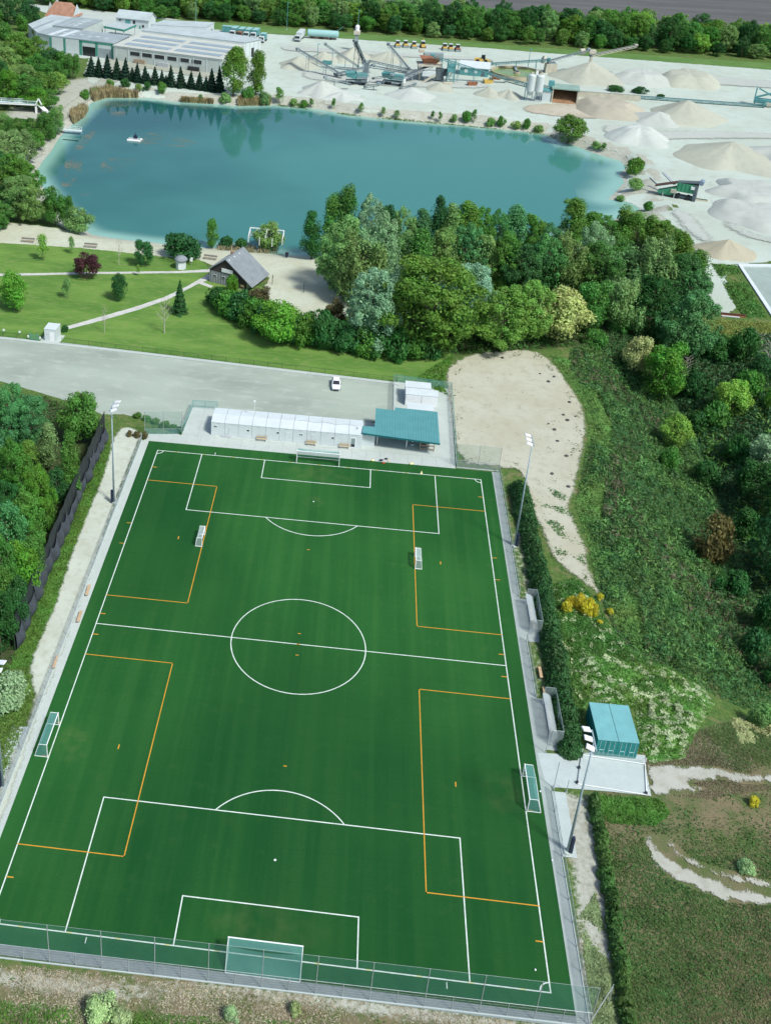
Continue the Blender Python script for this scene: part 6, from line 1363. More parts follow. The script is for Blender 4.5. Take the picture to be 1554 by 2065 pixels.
grove([(1.48,117.82,18.68,6.18,'wide','w'),(9.12,116.47,20.71,4.89,'wide','s'),(4.65,112.02,16.61,5.83,'willow','w'),(15.59,121.14,14.96,4.65,'wide','w'),
(17.87,118.73,17.85,4.03,'tall','g'),(23.77,122.73,15.98,5.04,'wide','w'),(28.91,125.18,16.32,4.97,'wide','b'),(33.9,124.7,14.45,4.74,'wide','w'),
(38.95,123.96,15.75,4.74,'wide','g'),(42.57,122.1,14.33,5.08,'wide','d'),(48.27,124.62,15.64,5.13,'wide','b'),(53.65,126.81,14.62,5.08,'willow','w'),
(59.69,131.2,17.38,4.31,'wide','s'),(61.21,124.29,14.99,5.42,'wide','g'),(66.24,122.47,14.9,5.17,'willow','w'),(71.6,122.12,17.88,5.78,'willow','w'),
(76.58,121.7,14.85,5.45,'wide','d'),(79.78,119.61,11.75,4.24,'wide','b'),(66.94,140.22,11.8,4.48,'wide','g'),(84.63,131.67,12.76,3.8,'tall','o')], 'in the middle of the wood along the lake', 'lakeside wood, middle')
for (lab, *a) in zip(('silvery-leaved tree at the edge of the volleyball sand', 'largest olive-green tree of the wood, above the pitch corner', 'silvery-leaved tree just behind the largest olive tree', 'yellow-green tree in front of the wood beside the sand plateau', 'second yellow-green tree in front of the wood', 'cream-blossomed tree at the front of the wood', 'green tree next to the cream-blossomed one', 'grey-green drooping willow at the front of the wood above the thicket', 'dark green tree at the front of the wood over the thicket', 'bluish green tree standing before the wood by the quarry track', 'silvery half-hidden tree left of the largest olive tree'),
    [(7.93,91.73,17.09,6.42,'wide','s'),(20.42,90.79,22.44,9.06,'wide','o'),(27.97,99.71,17.67,5.59,'wide','s'),(35.54,96.33,14.12,5.98,'wide','y'),
(41.58,99.82,14.48,5,'wide','y'),(48.56,101.53,11.56,5.73,'round','c'),(55.88,107.33,12.22,4.08,'round','g'),(63.28,110.18,12.65,4.84,'willow','w'),
(69.75,110.58,13,4.99,'wide','d'),(75.25,101.34,16.42,5.54,'wide','b'),(15.76,107.48,13.46,4.65,'wide','s')]): tree(lab, *a[0])
# --- belt of shrubs and trees round the lawn
grove([(-26.17,105.3,4.88,3.11,'bush','d'),(-23.42,101.6,6.02,3.61,'bush','g'),(-20.39,98.59,6.91,3.78,'bush','d'),(-17.27,96.18,7.09,3.74,'bush','g'),
(-14,93.85,7.04,3.49,'bush','d'),(-7.74,90.24,6.27,3.44,'bush','d'),(-5.6,89.7,7.63,3.63,'bush','g'),(-2.64,89.32,8.98,3.83,'bush','d'),
(0.3,88.94,7.38,3.41,'bush','d'),(3.64,88.63,6.69,3.82,'bush','d'),(6.96,88.33,6.45,3.82,'bush','g'),(10.37,88.04,6.44,4.13,'bush','d'),
(13.97,87.8,6.44,4.13,'bush','d'),(17.56,88,5.75,3.83,'bush','g'),(20.33,88.06,4.61,3.11,'bush','d')], 'in the clipped belt around the lawn', 'shrub belt around the lawn')
tree('round green tree standing out of the shrub belt on the lawn', *[(-11.05,89.63,10.36,4.76,'round','l')][0]); tree('brownish-leaved tree behind the shrub belt by the lodge', *[(-16.32,101.4,6.96,3.05,'round','p')][0]); tree('brownish open tree at the corner of the volleyball sand', *[(0.37,96.52,7.31,2.66,'round','p')][0]); tree('fresh green creeper bush climbing at the lodge gable', *[(-23.86,113.45,4.75,1.72,'bush','l')][0])
tree('big round clipped dark shrub mass beside the beach bench', *[(-38.87,131.72,6.3,5.65,'bush','d')][0]); tree('slim green tree on the shore behind the beach', *[(-33.18,145.6,7.8,1.93,'tall','g')][0]); grove([(-29.67,145.59,3.31,2.32,'bush','d'),(-25.73,145.21,3.44,2.18,'bush','d')], 'on the shore behind the beach', 'shore bushes'); tree('grey-green willow bush on the shore by the truss frame', *[(-18.87,147.83,7.71,4.13,'round','w')][0])
# --- lawn trees
for lab, a in zip(('small yellow-green tree on the lawn next to the first bench', 'thin pale young tree between the two beach benches', 'bare pale tree on the lawn left of the dark green beach tree', 'dark green tree on the lawn by the beach path', 'dark red-leaved tree on the lawn beside the path', 'broad green tree nearest the frame edge on the lawn', 'thin pale young tree in the middle of the lawn', 'dark glossy cone-shaped tree in the middle of the lawn', 'drooping dark conifer beside the diagonal path', 'bare pale tree on the lawn near the kiosk', 'larger bare pale tree below the diagonal path', 'tiny pale sapling beside the straight path', 'small dark bush behind the kiosk', 'tiny bright sapling on the lawn above the car'),
    [(-71.36,123.51,6.83,1.96,'young','y'),(-65.66,128.87,4.72,1.12,'young','w'),(-52.87,124.09,8.6,1.45,'bare','w'),(-46.72,125.01,6.45,2.53,'round','d'),
(-58.27,114.49,5.91,3.06,'round','r'),(-69.34,95.19,8.18,3.44,'round','l'),(-59.93,103.11,4.88,1.47,'young','w'),(-48.16,104.3,5.97,2.02,'round','d'),
(-33.85,100.14,8.37,1.86,'conifer','d'),(-47.69,87.57,7.18,1.37,'bare','w'),(-35.26,89.89,9.5,2.31,'bare','w'),(-47.01,118.81,2.81,0.71,'young','y'),
(-56,86.98,1.52,0.85,'bush','d'),(-2.12,89.42,1.17,0.63,'bush','y')]): tree(lab, *a)
# --- left shore and copses
grove([(-100.68,187.86,12.56,5.5,'wide','w'),(-99.24,199.69,10.64,4.1,'wide','w'),(-88.7,169.2,9.44,4.31,'wide','g'),(-92.96,164.72,12.56,5.68,'wide','o'),
(-100.95,171.57,13.08,5.11,'wide','d'),(-85.06,148.44,12.99,4.7,'wide','w'),(-81.25,147.37,10.67,4,'wide','w'),(-88.33,147.74,10.01,4.04,'wide','d'),
(-89.6,141.89,8.13,3.98,'wide','g'),(-75.03,147.06,10.78,3.84,'round','g'),(-71.75,146.67,9.04,2.38,'round','g'),(-90.91,138,10.69,4.58,'wide','g')], 'on the wooded shore by the beach', 'trees on the wooded shore')
tree('grey-green rounded willow bush at the water edge of the beach', *[(-68.39,144.91,7.66,3.94,'round','w')][0])
grove([(-99.9,225.78,9.97,3.38,'round','g'),(-98.95,235.49,9.52,2.94,'round','w'),(-104.54,224.8,6.15,3.72,'wide','g'),(-107.45,214.99,8.75,4.13,'wide','g'),
(-113.38,222.17,7.75,3.72,'wide','w'),(-100.24,215.71,6.2,3.3,'round','g'),(-100.33,229.62,4.72,2.56,'bush','g')], 'beside the footbridge', 'trees beside the footbridge')
grove([(-134.33,306.41,16.32,6.63,'wide','o'),(-133.29,285.7,14.96,5.95,'wide','w'),(-131.22,316.26,13.49,5.91,'wide','o'),(-123.13,309.6,9.83,4.56,'round','d'),
(-117.05,309.57,9.62,4.55,'round','g'),(-111.95,304.08,9.33,3.46,'round','g'),(-115.74,290.54,10.04,4.96,'round','g'),(-120.05,285.35,13.09,5.89,'wide','g'),
(-121.89,269.5,12.69,6.08,'wide','w'),(-122.98,258.36,13.28,5.56,'wide','l'),(-116.25,260.13,11.57,5.56,'wide','g'),(-112.27,268.38,9.97,5.09,'round','o'),
(-111.22,279.93,7.81,3.87,'round','y'),(-112.37,256.25,8.33,4.58,'round','l'),(-133.61,273.86,14.62,5.8,'wide','d'),(-108.18,257.34,7.46,3.3,'round','g'),
(-148.17,311.36,15.72,6.34,'wide','o')], 'in the wooded corner beside the factory lane', 'wooded corner by the factory')
grove([(-171.34,401.61,13.82,5.57,'wide','d'),(-165.45,406.15,13,5.09,'wide','d'),(-163.48,417.47,9.48,4.66,'round','d'),(-172.26,386.2,12.82,5.43,'wide','g'),
(-159.34,390.38,7.27,3.71,'bush','g'),(-157.35,403.63,5.58,3.79,'bush','d'),(-160.62,368.62,7.68,4.76,'bush','g')], 'by the yard entrance beyond the factory', 'trees by the yard entrance')
grove([(-106.45,310.83,8.47,2.68,'conifer','n'),(-103.23,310.86,8.27,2.47,'conifer','n'),(-99.63,310.14,9.81,2.77,'conifer','n'),(-95.48,308.71,8.81,2.65,'conifer','n'),
(-91.91,308,9.38,2.74,'conifer','n'),(-88.74,307.18,5.87,2.03,'conifer','n'),(-86.7,306.05,7.99,2.42,'conifer','n'),(-83.37,305.3,7.2,2.21,'conifer','n'),
(-79.15,303.96,7.37,2.4,'conifer','n'),(-76.22,303.11,6.59,2,'conifer','n'),(-72.56,302.46,8.88,2.39,'conifer','n'),(-68.54,301.93,8.68,2.58,'conifer','n'),
(-64.54,301.39,7.14,2.38,'conifer','n'),(-61.11,300.71,7.31,2.37,'conifer','n'),(-58.44,299.82,5.96,1.97,'conifer','n'),(-56.09,299.66,9.39,2.65,'conifer','n'),
(-52.88,298.93,10.51,2.45,'conifer','n'),(-81.74,304.07,4.67,1.81,'conifer','n'),(-74.43,301.95,4.84,1.79,'conifer','n')], 'in the row in front of the factory hall', 'conifer row by the factory')
for lab, a in zip(('tall loose poplar at the end of the conifer row', 'tall loose poplar standing apart towards the gravel works', 'thin pale poplar close behind the first loose poplar'), [(-47.04,294.22,18.38,4.44,'tall','o'),(-38.86,297.97,16.64,3.89,'tall','o'),(-43.71,298.24,17.4,2.92,'young','w')]): tree(lab, *a)
grove([(-95.17,295.41,3.07,2.18,'bush','g'),(-89.48,296.98,3.47,2.58,'bush','d'),(-83.81,295.07,2.69,1.77,'bush','w'),(-80.66,295.82,3.46,1.97,'bush','d'),
(-74.58,294.43,4.4,2.16,'bush','g'),(-58.88,290.28,3.23,1.35,'young','g'),(-101.08,280.12,3.74,2.31,'bush','g'),(-99.24,286.52,2.65,2.34,'bush','w'),
(-49.49,291.17,3.79,2.51,'bush','w'),(-34.52,293.5,5.14,2.9,'bush','w'),(-41.15,293.02,5.69,3.28,'bush','g')], 'on the bank in front of the conifer row', 'bank shrubs by the conifers')
grove([(-29.33,295.05,6.66,2.32,'young','g'),(-23.75,294.36,3.05,2.13,'bush','w'),(-19.92,293.87,2.67,2.32,'bush','g'),(-16.86,293.53,3.61,1.35,'young','g'),
(-8.51,291.96,4.16,1.34,'young','g'),(2.06,288.18,3.75,1.71,'young','g'),(10.23,286.44,3.74,1.51,'young','w'),(15.39,285.36,3.36,1.7,'young','w'),
(28.55,285.17,3.53,1.13,'young','g'),(31.27,284.03,4.27,1.13,'young','g'),(36.37,284.57,3.34,1.51,'bush','w'),(40.93,285.25,4.08,2.27,'bush','g'),
(43.63,284.76,5,1.7,'young','g'),(49.89,283.68,2.96,1.89,'bush','w'),(53.44,283.15,3.69,1.89,'bush','g'),(58.72,281.94,2.95,2.08,'bush','w'),
(62.25,281.48,4.05,1.7,'bush','g'),(66.6,280.35,2.76,2.08,'bush','w'),(83.86,260.83,2.65,2.18,'bush','w'),(85.93,258.07,3.16,1.45,'young','g')], 'on the bank between gravel works and lake', 'bank saplings by the gravel works')
tree('large yellow-green bush overhanging the lake corner', *[(75.38,267.92,9.63,5.7,'round','o')][0]); tree('yellow-green bush on the small spit by the yard', *[(91.2,233.25,5.31,3.92,'bush','o')][0]); tree('greyish bush below the spit at the shallows', *[(87.62,214.36,4.14,2.76,'bush','w')][0]); tree('low green bush beside the green screener', *[(88.46,198.37,3.08,1.87,'bush','g')][0]); tree('round reed tussock standing in the shallow water', *[(61.13,211.43,2.58,2.39,'bush','w')][0])
grove([(67.36,202.58,4.09,3.11,'bush','w'),(82.57,208.23,1.74,1.91,'bush','w'),(105.61,343.83,2.47,4.4,'bush','d'),(115.52,343.11,2.46,3.75,'bush','d'),
(122.07,336.53,1.62,2.19,'bush','d')], 'low on the pale ground of the gravel works', 'scrub of the gravel works')
# --- copse by the parking lot
grove([(-53.12,40.43,13.35,3.4,'wide','b'),(-50.45,43.8,9.42,3.45,'wide','b'),(-42.03,44.89,10.42,3.86,'round','g'),(-52.94,30.97,12.84,2.76,'tall','b'),
(-44.89,35.57,9.73,2.03,'tall','w'),(-47.83,27.52,10.85,2.62,'wide','g'),(-39.06,27.82,12.68,1.94,'tall','g'),(-41.66,19.41,11.35,2.43,'wide','l'),
(-40.57,26.19,6.92,2.03,'round','d'),(-45.6,16.02,11.31,2.4,'wide','d'),(-40.82,11.94,12.44,2.94,'wide','g'),(-42.65,7.3,13.33,3.25,'wide','b'),
(-41.44,1.33,11.74,3.09,'wide','g'),(-39.48,3.73,8.72,2.77,'round','l'),(-42.13,-3.34,12.6,3.37,'wide','g'),(-38.51,-3,8.51,2.12,'round','d'),
(-51.27,18.91,12.76,3.56,'wide','g'),(-57.8,36.18,13.55,3.88,'wide','d'),(-40.32,19.11,6.67,1.81,'bush','g'),(-47.46,33.34,6.81,2.11,'tall','o'),
(-38.79,-7.64,10,2.07,'round','d'),(-38.61,6.58,8.8,1.84,'round','g')], 'in the copse behind the dark screen', 'copse behind the screen')
tree('bare pale-stemmed tree in the copse behind the screen', *[(-46.48,26.34,6.84,1.23,'bare','w')][0])
tree('white-flowering bush beside the gravel track', *[(-34.69,-16.27,5.17,2.59,'bush','f')][0])
# --- valley thicket trees
for lab, a in zip(('cream-topped small tree on the near rim of the valley', 'bright green round tree in the upper valley', 'yellow-green round bush at the middle of the valley', 'yellow-topped small tree down in the valley bed', 'green bush lower in the valley bed', 'silvery bush at the frame edge of the valley', 'brownish leafless bush on the lower valley slope', 'bare pale thicket tree at the top of the far slope', 'second bare pale thicket tree at the top of the far slope', 'bare grey brush beside the bright green valley tree', 'large dark green tree low in the valley at the frame edge', 'dark green tree on the far valley slope', 'dark bush on the far slope under the grassy shelf', 'second dark bush on the far slope under the grassy shelf', 'small yellow-green bush at the far rim of the slope', 'low bush with pale tips beside the container plants', 'dark green tree below the silvery bush'),
    [(64.45,96.75,8.99,3.55,'round','c'),(68.99,90.26,12.33,5.01,'round','l'),(80.71,82.41,7.5,3.66,'round','y'),(66.8,70.28,6.97,2.84,'round','y'),
(64.09,61.8,4.86,2.16,'bush','g'),(81.35,62.2,7.48,3.61,'round','s'),(65.33,35.94,8.43,3.71,'bush','p'),(88.94,99.78,8.81,2.87,'bare','w'),
(91.62,97.64,8.4,2.86,'bare','w'),(74.86,96.98,6.18,2.81,'bare','w'),(73.93,31.05,16.24,4.79,'wide','d'),(76.72,54.2,8.38,3.38,'round','d'),
(82.26,101.91,5.96,3.45,'bush','d'),(86.95,100.49,7.79,3.45,'bush','d'),(87.79,80.76,5.61,2.16,'bush','y'),(61.17,-2.06,3.96,1.88,'bush','w'),
(79.04,45.92,10.11,3.75,'wide','d')]): tree(lab, *a)
grove([(76.25,91.04,5.87,3.32,'bush','d'),(77.36,79.69,5.69,3.2,'bush','g'),(84.71,87.66,6.32,3.3,'bush','g'),(73.44,78.64,4.57,2.65,'bush','d'),
(77.69,67.06,5.48,3.06,'bush','d'),(88.33,91.34,5.77,2.79,'bush','d'),(70.44,59.19,5.38,2.94,'bush','d'),(73.21,44.38,5.14,2.79,'bush','d'),
(69.04,19.49,7.56,2.93,'bush','d'),(66.16,27.76,4.88,2.59,'bush','d'),(79.31,107.49,4.85,2.92,'bush','d'),(71.76,106.8,4.85,2.89,'bush','d'),
(63.62,109.61,4.64,2.89,'bush','g'),(57.11,102.29,4.33,2.8,'bush','g'),(56.07,110.03,4.28,2.53,'bush','d'),(67.23,9,5.52,2.4,'bush','d'),
(65.38,13.4,5.59,2.44,'bush','d')], 'in the tangled valley thicket', 'valley thicket shrubs')
grove([(38.48,13.5,1.91,0.99,'bush','k'),(39.5,12.8,2.9,1.14,'bush','k'),(40.51,12.1,2.98,1.22,'bush','k'),(37.57,12.08,2.17,0.91,'bush','k'),
(41.38,11.81,2.35,0.91,'bush','k'),(42.99,15.92,1.1,0.62,'bush','k'),(43.86,12.81,1.09,0.54,'bush','k'),(42.01,10.23,0.9,0.46,'bush','k')], 'broom in blossom beside the sand plateau', 'yellow broom bushes')
tree('small yellow broom bush alone on the dry meadow', *[(54.69,-18.75,1.31,0.68,'bush','k')][0]); tree('cream-flowering low plant on the dry meadow by the wheel ruts', *[(51.18,-28.08,1.6,1.04,'bush','f')][0])
grove([(-14.59,-52.26,2.62,1.65,'bush','f'),(3.41,-49.49,1.36,0.72,'bush','f'),(-2.56,-50.95,1.88,0.82,'bush','f'),(-12.61,-52.65,1.8,1.38,'bush','f')], 'in the weeds below the ball-stop fence', 'flowering weeds below the fence')
# --- broken yellowish hedge by the terrace corner
grove([(-33.68,54.9,1.06,1.01,'bush','o'),(-31.87,54.15,1.05,1.01,'bush','o'),(-30.06,53.4,1.16,1,'bush','o'),(-28.24,52.48,1.26,1,'bush','o'),
(-26.44,51.58,1.36,0.99,'bush','o'),(-25.21,50.76,1.46,0.81,'bush','d'),(-33.73,48.29,1.24,0.8,'bush','p'),(-32.27,48.2,1.34,0.8,'bush','p'),
(-31,48.08,1.45,0.71,'bush','p')], 'in the clipped low hedge at the terrace corner', 'low hedge at the terrace corner')
# --- far belt behind the gravel works
LB = ['green', 'yellow-green', 'grey-green', 'dark green']
fb = random.Random(21); BELT = []
def stretch(x):
    for lim, w in ((-112, 'behind the tiled house'), (-84, 'behind the grey-roofed house'), (-52, 'behind the factory hall'), (-28, 'behind the lorries'), (-6, 'behind the tank trailer'), (18, 'behind the drum tower'), (42, 'behind the yellow machines'), (66, 'behind the wheel loader'), (92, 'behind the clarifier tank'), (120, 'behind the big sand cone'), (150, 'behind the gravel berms')):
        if x < lim: return w
    return 'behind the far sorting machine'
for row in range(5):
    for i in range(46):
        x = -172+i*8.6+fb.uniform(-2.5, 2.5)+(row % 2)*4
        base = 441 if x < -60 else (441-(x+60)*.075 if x < 70 else 430.5)
        y = base+3+row*8.5+fb.uniform(-2, 2)
        if x < -118 and y < 452: continue
        if x > 40 and row == 4: continue
        if x > 205+row*6 or x < -140-row*14: continue
        k = fb.choices(range(4), (5, 3, 3, 4 if row < 2 else 2))[0]; c = ('g', 'o' if fb.random() < .6 else 'y', 'w', 'd')[k]
        big = row > 0; h = fb.uniform(11, 16.5) if big else fb.uniform(6, 10); r = fb.uniform(4.6, 6.4) if big else fb.uniform(3, 4.6)
        BELT.append((f'{LB[k]} {"low" if not big else "front" if row < 2 else "deeper-set"} tree {stretch(x)}', x, y, h, r, 'wide' if big else fb.choice(('round', 'wide')), c))
for (lab, x, y, h, r, k, c) in numbered(BELT): tree(lab, x, y, h, r, k, c, 'tree belt beyond the gravel works')

# ================================================================ ground cover nobody could count
def pts_in(P, n, rg): 
    xs = [p[0] for p in P]; ys = [p[1] for p in P]; X = rg.uniform(min(xs), max(xs), n*3); Y = rg.uniform(min(ys), max(ys), n*3); k = inside(X, Y, P); return X[k][:n], Y[k][:n]
def vnoise(X, Y, s, seed=0):
    g = np.random.default_rng(seed); v = 0
    for i in range(5): a = g.random()*6.28; f = s*(.6+.9*g.random()); v = v+np.sin((X*math.cos(a)+Y*math.sin(a))*f+g.random()*6.28)
    return v/5
def cover(name, label, P, n, size, col, hgt_=.6, aspect=1.2, tilt=.9, thr=None, ns=.25, seed=0, up=.8, avoid=(), mnd=1.0, soft_avoid=False):
    rg = np.random.default_rng(seed+50); X, Y = pts_in(P, n, rg)
    if thr is not None: k = vnoise(X, Y, ns, seed)+rg.normal(0, .12, len(X)) > thr; X, Y = X[k], Y[k]
    for A in avoid: k = ~inside(X, Y, A) | (soft_avoid & (vnoise(X, Y, .3, 77)+rg.normal(0, .15, len(X)) > .08)); X, Y = X[k], Y[k]
    def mound(x, y): return hgt_*mnd*(np.abs(vnoise(x, y, 1.1, seed+3))*1.1+.5*np.abs(vnoise(x, y, 2.6, seed+4)))
    fall = smooth(sdf(X, Y, P)/1.8)
    e = .25; M0 = mound(X, Y); gx_, gy_ = (mound(X+e, Y)-M0)/e, (mound(X, Y+e)-M0)/e
    M0 = M0*fall; gx_ = gx_*fall; gy_ = gy_*fall; Z = hgt(X, Y)+.04+M0+hgt_*.3*rg.random(len(X))*(.25+.75*fall)
    Pn = np.stack([X, Y, Z], 1); N = np.stack([-gx_, -gy_, np.full(len(X), up)], 1); N /= np.linalg.norm(N, axis=1)[:, None]; o = link(name, qmesh(name, cards(Pn, N, size, aspect, tilt*.6, rg)))
    o.color = (*col, 1); tag(o, label, kind='stuff'); return o
RIM = [(46.31,94.13),(48.64,82.01),(50.31,75),(49.41,64.04),(46.69,52.64),(44.6,44.69),(43.13,39.38),(43.64,30.05),(43.14,20.23),(44.44,9.57),(47.05,4.01),(48.78,15.62),(47.57,28.3),(47.19,37.21),(51.13,54.63),(54.75,68.8),(53.53,81.29),(51.39,93.18)]
BANK = [(51.03,98.02),(60.21,111.98),(68.49,106.42),(71.44,94.38),(72.98,78.66),(72.23,62.73),(71.48,53.14),(70.93,36.26),(69.84,17.43),(68.81,5.47),(60.7,1.8),(53.53,2.07),(46.37,3.91),(43.99,8.99),(42.94,19.05),(43.82,28.8),(43.52,40.87),(46.82,53.46),(49.59,64.06),(50.68,76.08),(48.45,87.49)]
FAR = [(60.21,111.98),(70.72,117.9),(81.47,107.69),(115.8,121.12),(98.49,51.03),(79.37,1.09),(68.81,5.47),(70.93,36.26),(72.23,62.73),(72.98,78.66),(71.44,94.38),(68.49,106.42)]
cover('bramble_thicket', 'dark tangled brambles over the valley bank', BANK, 85000, .36, (.075, .185, .06), 1.2, 1.4, .9, None, seed=1, avoid=[RIM], soft_avoid=True)
cover('bramble_shoots', 'bright arching shoots over the valley bank', BANK, 32000, .34, (.14, .31, .085), 1.5, 2.0, 1.1, .05, .35, 2, avoid=[RIM], soft_avoid=True)
cover('bramble_stems', 'brown dry stems in the valley thicket', BANK, 20000, .34, (.16, .15, .09), 1.2, 2.2, 1.2, .1, .3, 3, avoid=[RIM], soft_avoid=True)
cover('valley_thicket', 'dark green tangled growth on the far valley slope', FAR, 65000, .5, (.055, .155, .055), 1.5, 1.3, .9, None, seed=4)
cover('valley_shoots', 'lighter green shoots on the far valley slope', FAR, 26000, .45, (0.137, 0.290, 0.060), 1.9, 2.0, 1.1, .1, .3, 5)
cover('grassy_rim', 'bright grass along the rim beside the sand plateau', RIM, 45000, .32, (.17, .33, .085), .6, 1.8, .9, None, seed=6)
cover('grassy_patches', 'grass patches among the brambles of the valley bank', BANK, 40000, .32, (.13, .27, .07), 1.3, 1.8, .9, .12, .22, 41)
MID = [(36.25,18.03),(40.23,20.37),(42.36,15.61),(43.9,8.47),(47.05,4.01),(55.43,3.47),(45.77,-10.89),(42.96,-12.84),(44.25,-4.94),(38.03,-4.54),(34.63,-12.45),(34.54,5.1)]
cover('meadow_weeds', 'mixed green weeds between hedge and valley', MID, 45000, .32, (0.086, 0.223, 0.044), .5, 1.5, .9, None, seed=7)
FLOW = [(36.86,2.54),(40.58,5.01),(44.33,3.64),(48.95,3.49),(55.03,2.18),(55.63,-0.48),(50.6,-8.46),(48.31,-12.84),(43.85,-14.24),(43.29,-11.23),(43.84,-5.42),(38.32,-4.67),(36.54,-3.89)]
cover('white_blossom', 'cream-white blossom carpet beside the containers', FLOW, 34000, .25, (.50, .60, .35), .9, 1.1, .6, .06, 4.5, 8)
cover('blossom_leaves', 'green leaves under the blossom beside the containers', FLOW, 24000, .36, (0.137, 0.302, 0.060), .7, 1.2, .8, None, seed=9)
cover('white_blossom', 'scattered cream blossoms around the blossom carpet', MID, 20000, .24, (.46, .56, .30), .7, 1.1, .6, .24, 4.0, 31)
cover('white_blossom', 'cream-white blossom patch at the edge of the dry meadow', [(56.89,-2.91),(64.78,2.68),(66.14,-1.64),(59.9,-7.13),(56.15,-8.68)], 5000, .42, (.40, .44, .20), .7, 1.1, .7, -.05, .9, 10)
cover('pale_plants', 'pale green leafy plants between corner fence and thin hedge', [(32.06,-36.01),(34.21,-32.87),(34.52,-38.43),(34.8,-43.53),(34.45,-48.3),(31.56,-48.67),(31.64,-43.94),(31.96,-39.83)], 9000, .26, (.27, .37, .17), .5, 1.2, .7, -.25, 1.2, 11)
MEAD = [(35.85,-19.75),(44.07,-18.61),(49.21,-18.58),(57.88,-16.06),(72.31,-14.41),(56.28,-54),(31.41,-57.08),(34.56,-43.56),(35.54,-32.69)]
AV = [TR2, [(40.87,-24.72),(43.62,-24.41),(45.9,-27.37),(52.4,-28.77),(57.11,-28.74),(56.13,-31.7),(48.28,-32.28),(42.56,-30.27),(40.83,-26.47)]]
cover('meadow_grass', 'low green grass on the dry meadow', MEAD, 90000, .16, (.085, .175, .048), .15, 1.7, .9, .0, .12, 12, avoid=AV)
cover('dry_grass', 'brown dry grass on the meadow', MEAD, 80000, .15, (0.21, 0.20, 0.10), .12, 1.8, .9, .02, .17, 13, avoid=AV)
MEAD2 = [(42.72,-14.02),(46.39,-10.8),(52.23,-7.11),(65.25,2.84),(79.37,1.09),(71.96,-15.23),(57.83,-16.22),(49.18,-18.73),(44.04,-18.76),(42.89,-18.78)]
cover('dry_grass', 'sparse dry grass on the bare ground above the ruts', MEAD2, 50000, .15, (0.24, 0.21, 0.13), .12, 1.7, .9, -.12, .3, 33, avoid=AV)
cover('meadow_grass', 'sparse green grass on the bare ground above the ruts', MEAD2, 40000, .16, (0.10, 0.17, 0.05), .18, 1.6, .9, .05, .35, 34, avoid=AV)
cover('meadow_tufts', 'dark weed tufts dotted over the dry meadow', MEAD, 20000, .24, (0.077, 0.173, 0.044), .4, 1.3, .8, .32, .9, 14, avoid=AV)
cover('green_patch', 'fresh green grass patch below the concrete pad', [(36.66,-19.99),(43.88,-19.49),(44.59,-21.33),(42.49,-23.31),(37.43,-23.67),(35.95,-22.52)], 5000, .34, (0.103, 0.265, 0.044), .3, 1.5, .8, None, seed=15)
BOT = [(-30.9,-50.29),(-19.32,-49.78),(-9.19,-49.68),(1.75,-49.47),(11.16,-49.52),(22.29,-49.39),(31.01,-49.19),(29.68,-57.29),(-25.63,-64.14)]
cover('bottom_weeds', 'green weeds below the dry verge at the near edge', [(-30.11,-52.37),(-18.77,-51.77),(-8.88,-51.3),(1.85,-50.53),(11.18,-50.81),(22.17,-50.76),(21.51,-58.3),(-25.63,-64.14)], 42000, .2, (0.112, 0.244, 0.044), .4, 1.6, .9, -.25, .5, 16)
cover('dry_verge_grass', 'straw-coloured grass on the verge below the fence', [(-31.54,-48.62),(-10.93,-48.2),(3.53,-47.95),(17.75,-47.89),(31.28,-47.56),(30.36,-53.17),(-27.06,-60.37)], 50000, .12, (0.50, 0.45, 0.33), .07, 2.0, .9, -.1, .35, 17)
cover('verge_tufts', 'small green tufts on the verge below the fence', [(-31.45,-48.86),(-10.88,-48.44),(3.55,-48.14),(17.74,-48.12),(31.24,-47.79),(30.36,-53.17),(-27.06,-60.37)], 9000, .18, (0.137, 0.202, 0.052), .2, 1.3, .9, .25, .9, 18)
# left: grass strip between screen and gravel track
GS = [(-37.71,47.62),(-35.92,43.79),(-35.24,36.1),(-35.33,29.26),(-35.22,23.02),(-35.17,16.18),(-34.86,9.96),(-34.52,3.95),(-34.48,-0.7),(-34.57,-4.65),(-34.52,-9.31),(-36.92,-10.11),(-37.14,-6.46),(-37.3,-2.42),(-37.35,6.77),(-37.56,12.68),(-37.46,24.26),(-37.5,31.32),(-37.64,41.42)]
cover('track_grass', 'green grass strip between the dark screen and the gravel track', GS, 26000, .28, (0.112, 0.254, 0.044), .45, 1.7, .9, None, seed=19)
cover('track_weeds', 'weeds around the flowering bush by the gravel track', [(-42.57,-9.12),(-34.52,-9.31),(-32.44,-12.98),(-31.91,-17.91),(-32.06,-23.38),(-31.67,-31.79),(-34.58,-34.79)], 16000, .24, (0.128, 0.244, 0.048), .4, 1.5, .9, -.2, .6, 20)
cover('copse_floor', 'dark undergrowth in the copse behind the screen', DARK2, 16000, .5, (0.060, 0.143, 0.032), .5, 1.4, .9, -.1, .4, 21)
cover('sand_weeds', 'small dark weed tufts scattered over the sand plateau', PLAT, 4000, .2, (0.105, 0.149, 0.052), .22, 1.1, .9, .42, 1.3, 22)
cover('sand_creepers', 'green creeping plants on the lower end of the sand plateau', [(36.04,47.07),(43.58,42.32),(43.03,28.68),(42.94,19.05),(38.23,21.82),(36.7,30.24),(36.1,38.25)], 6000, .28, (0.086, 0.223, 0.060), .3, 1.2, .9, .3, 1.4, 23)
cover('edge_weeds', 'weed tufts creeping onto the edges of the sand plateau', [(p[0]*1.0, p[1]*1.0) for p in PLAT], 14000, .26, (.10, .16, .05), .3, 1.2, .9, .18, 1.1, 35, avoid=[[(36.5+(x-36.5)*.82, 68+(y-68)*.86) for (x, y) in PLAT]])
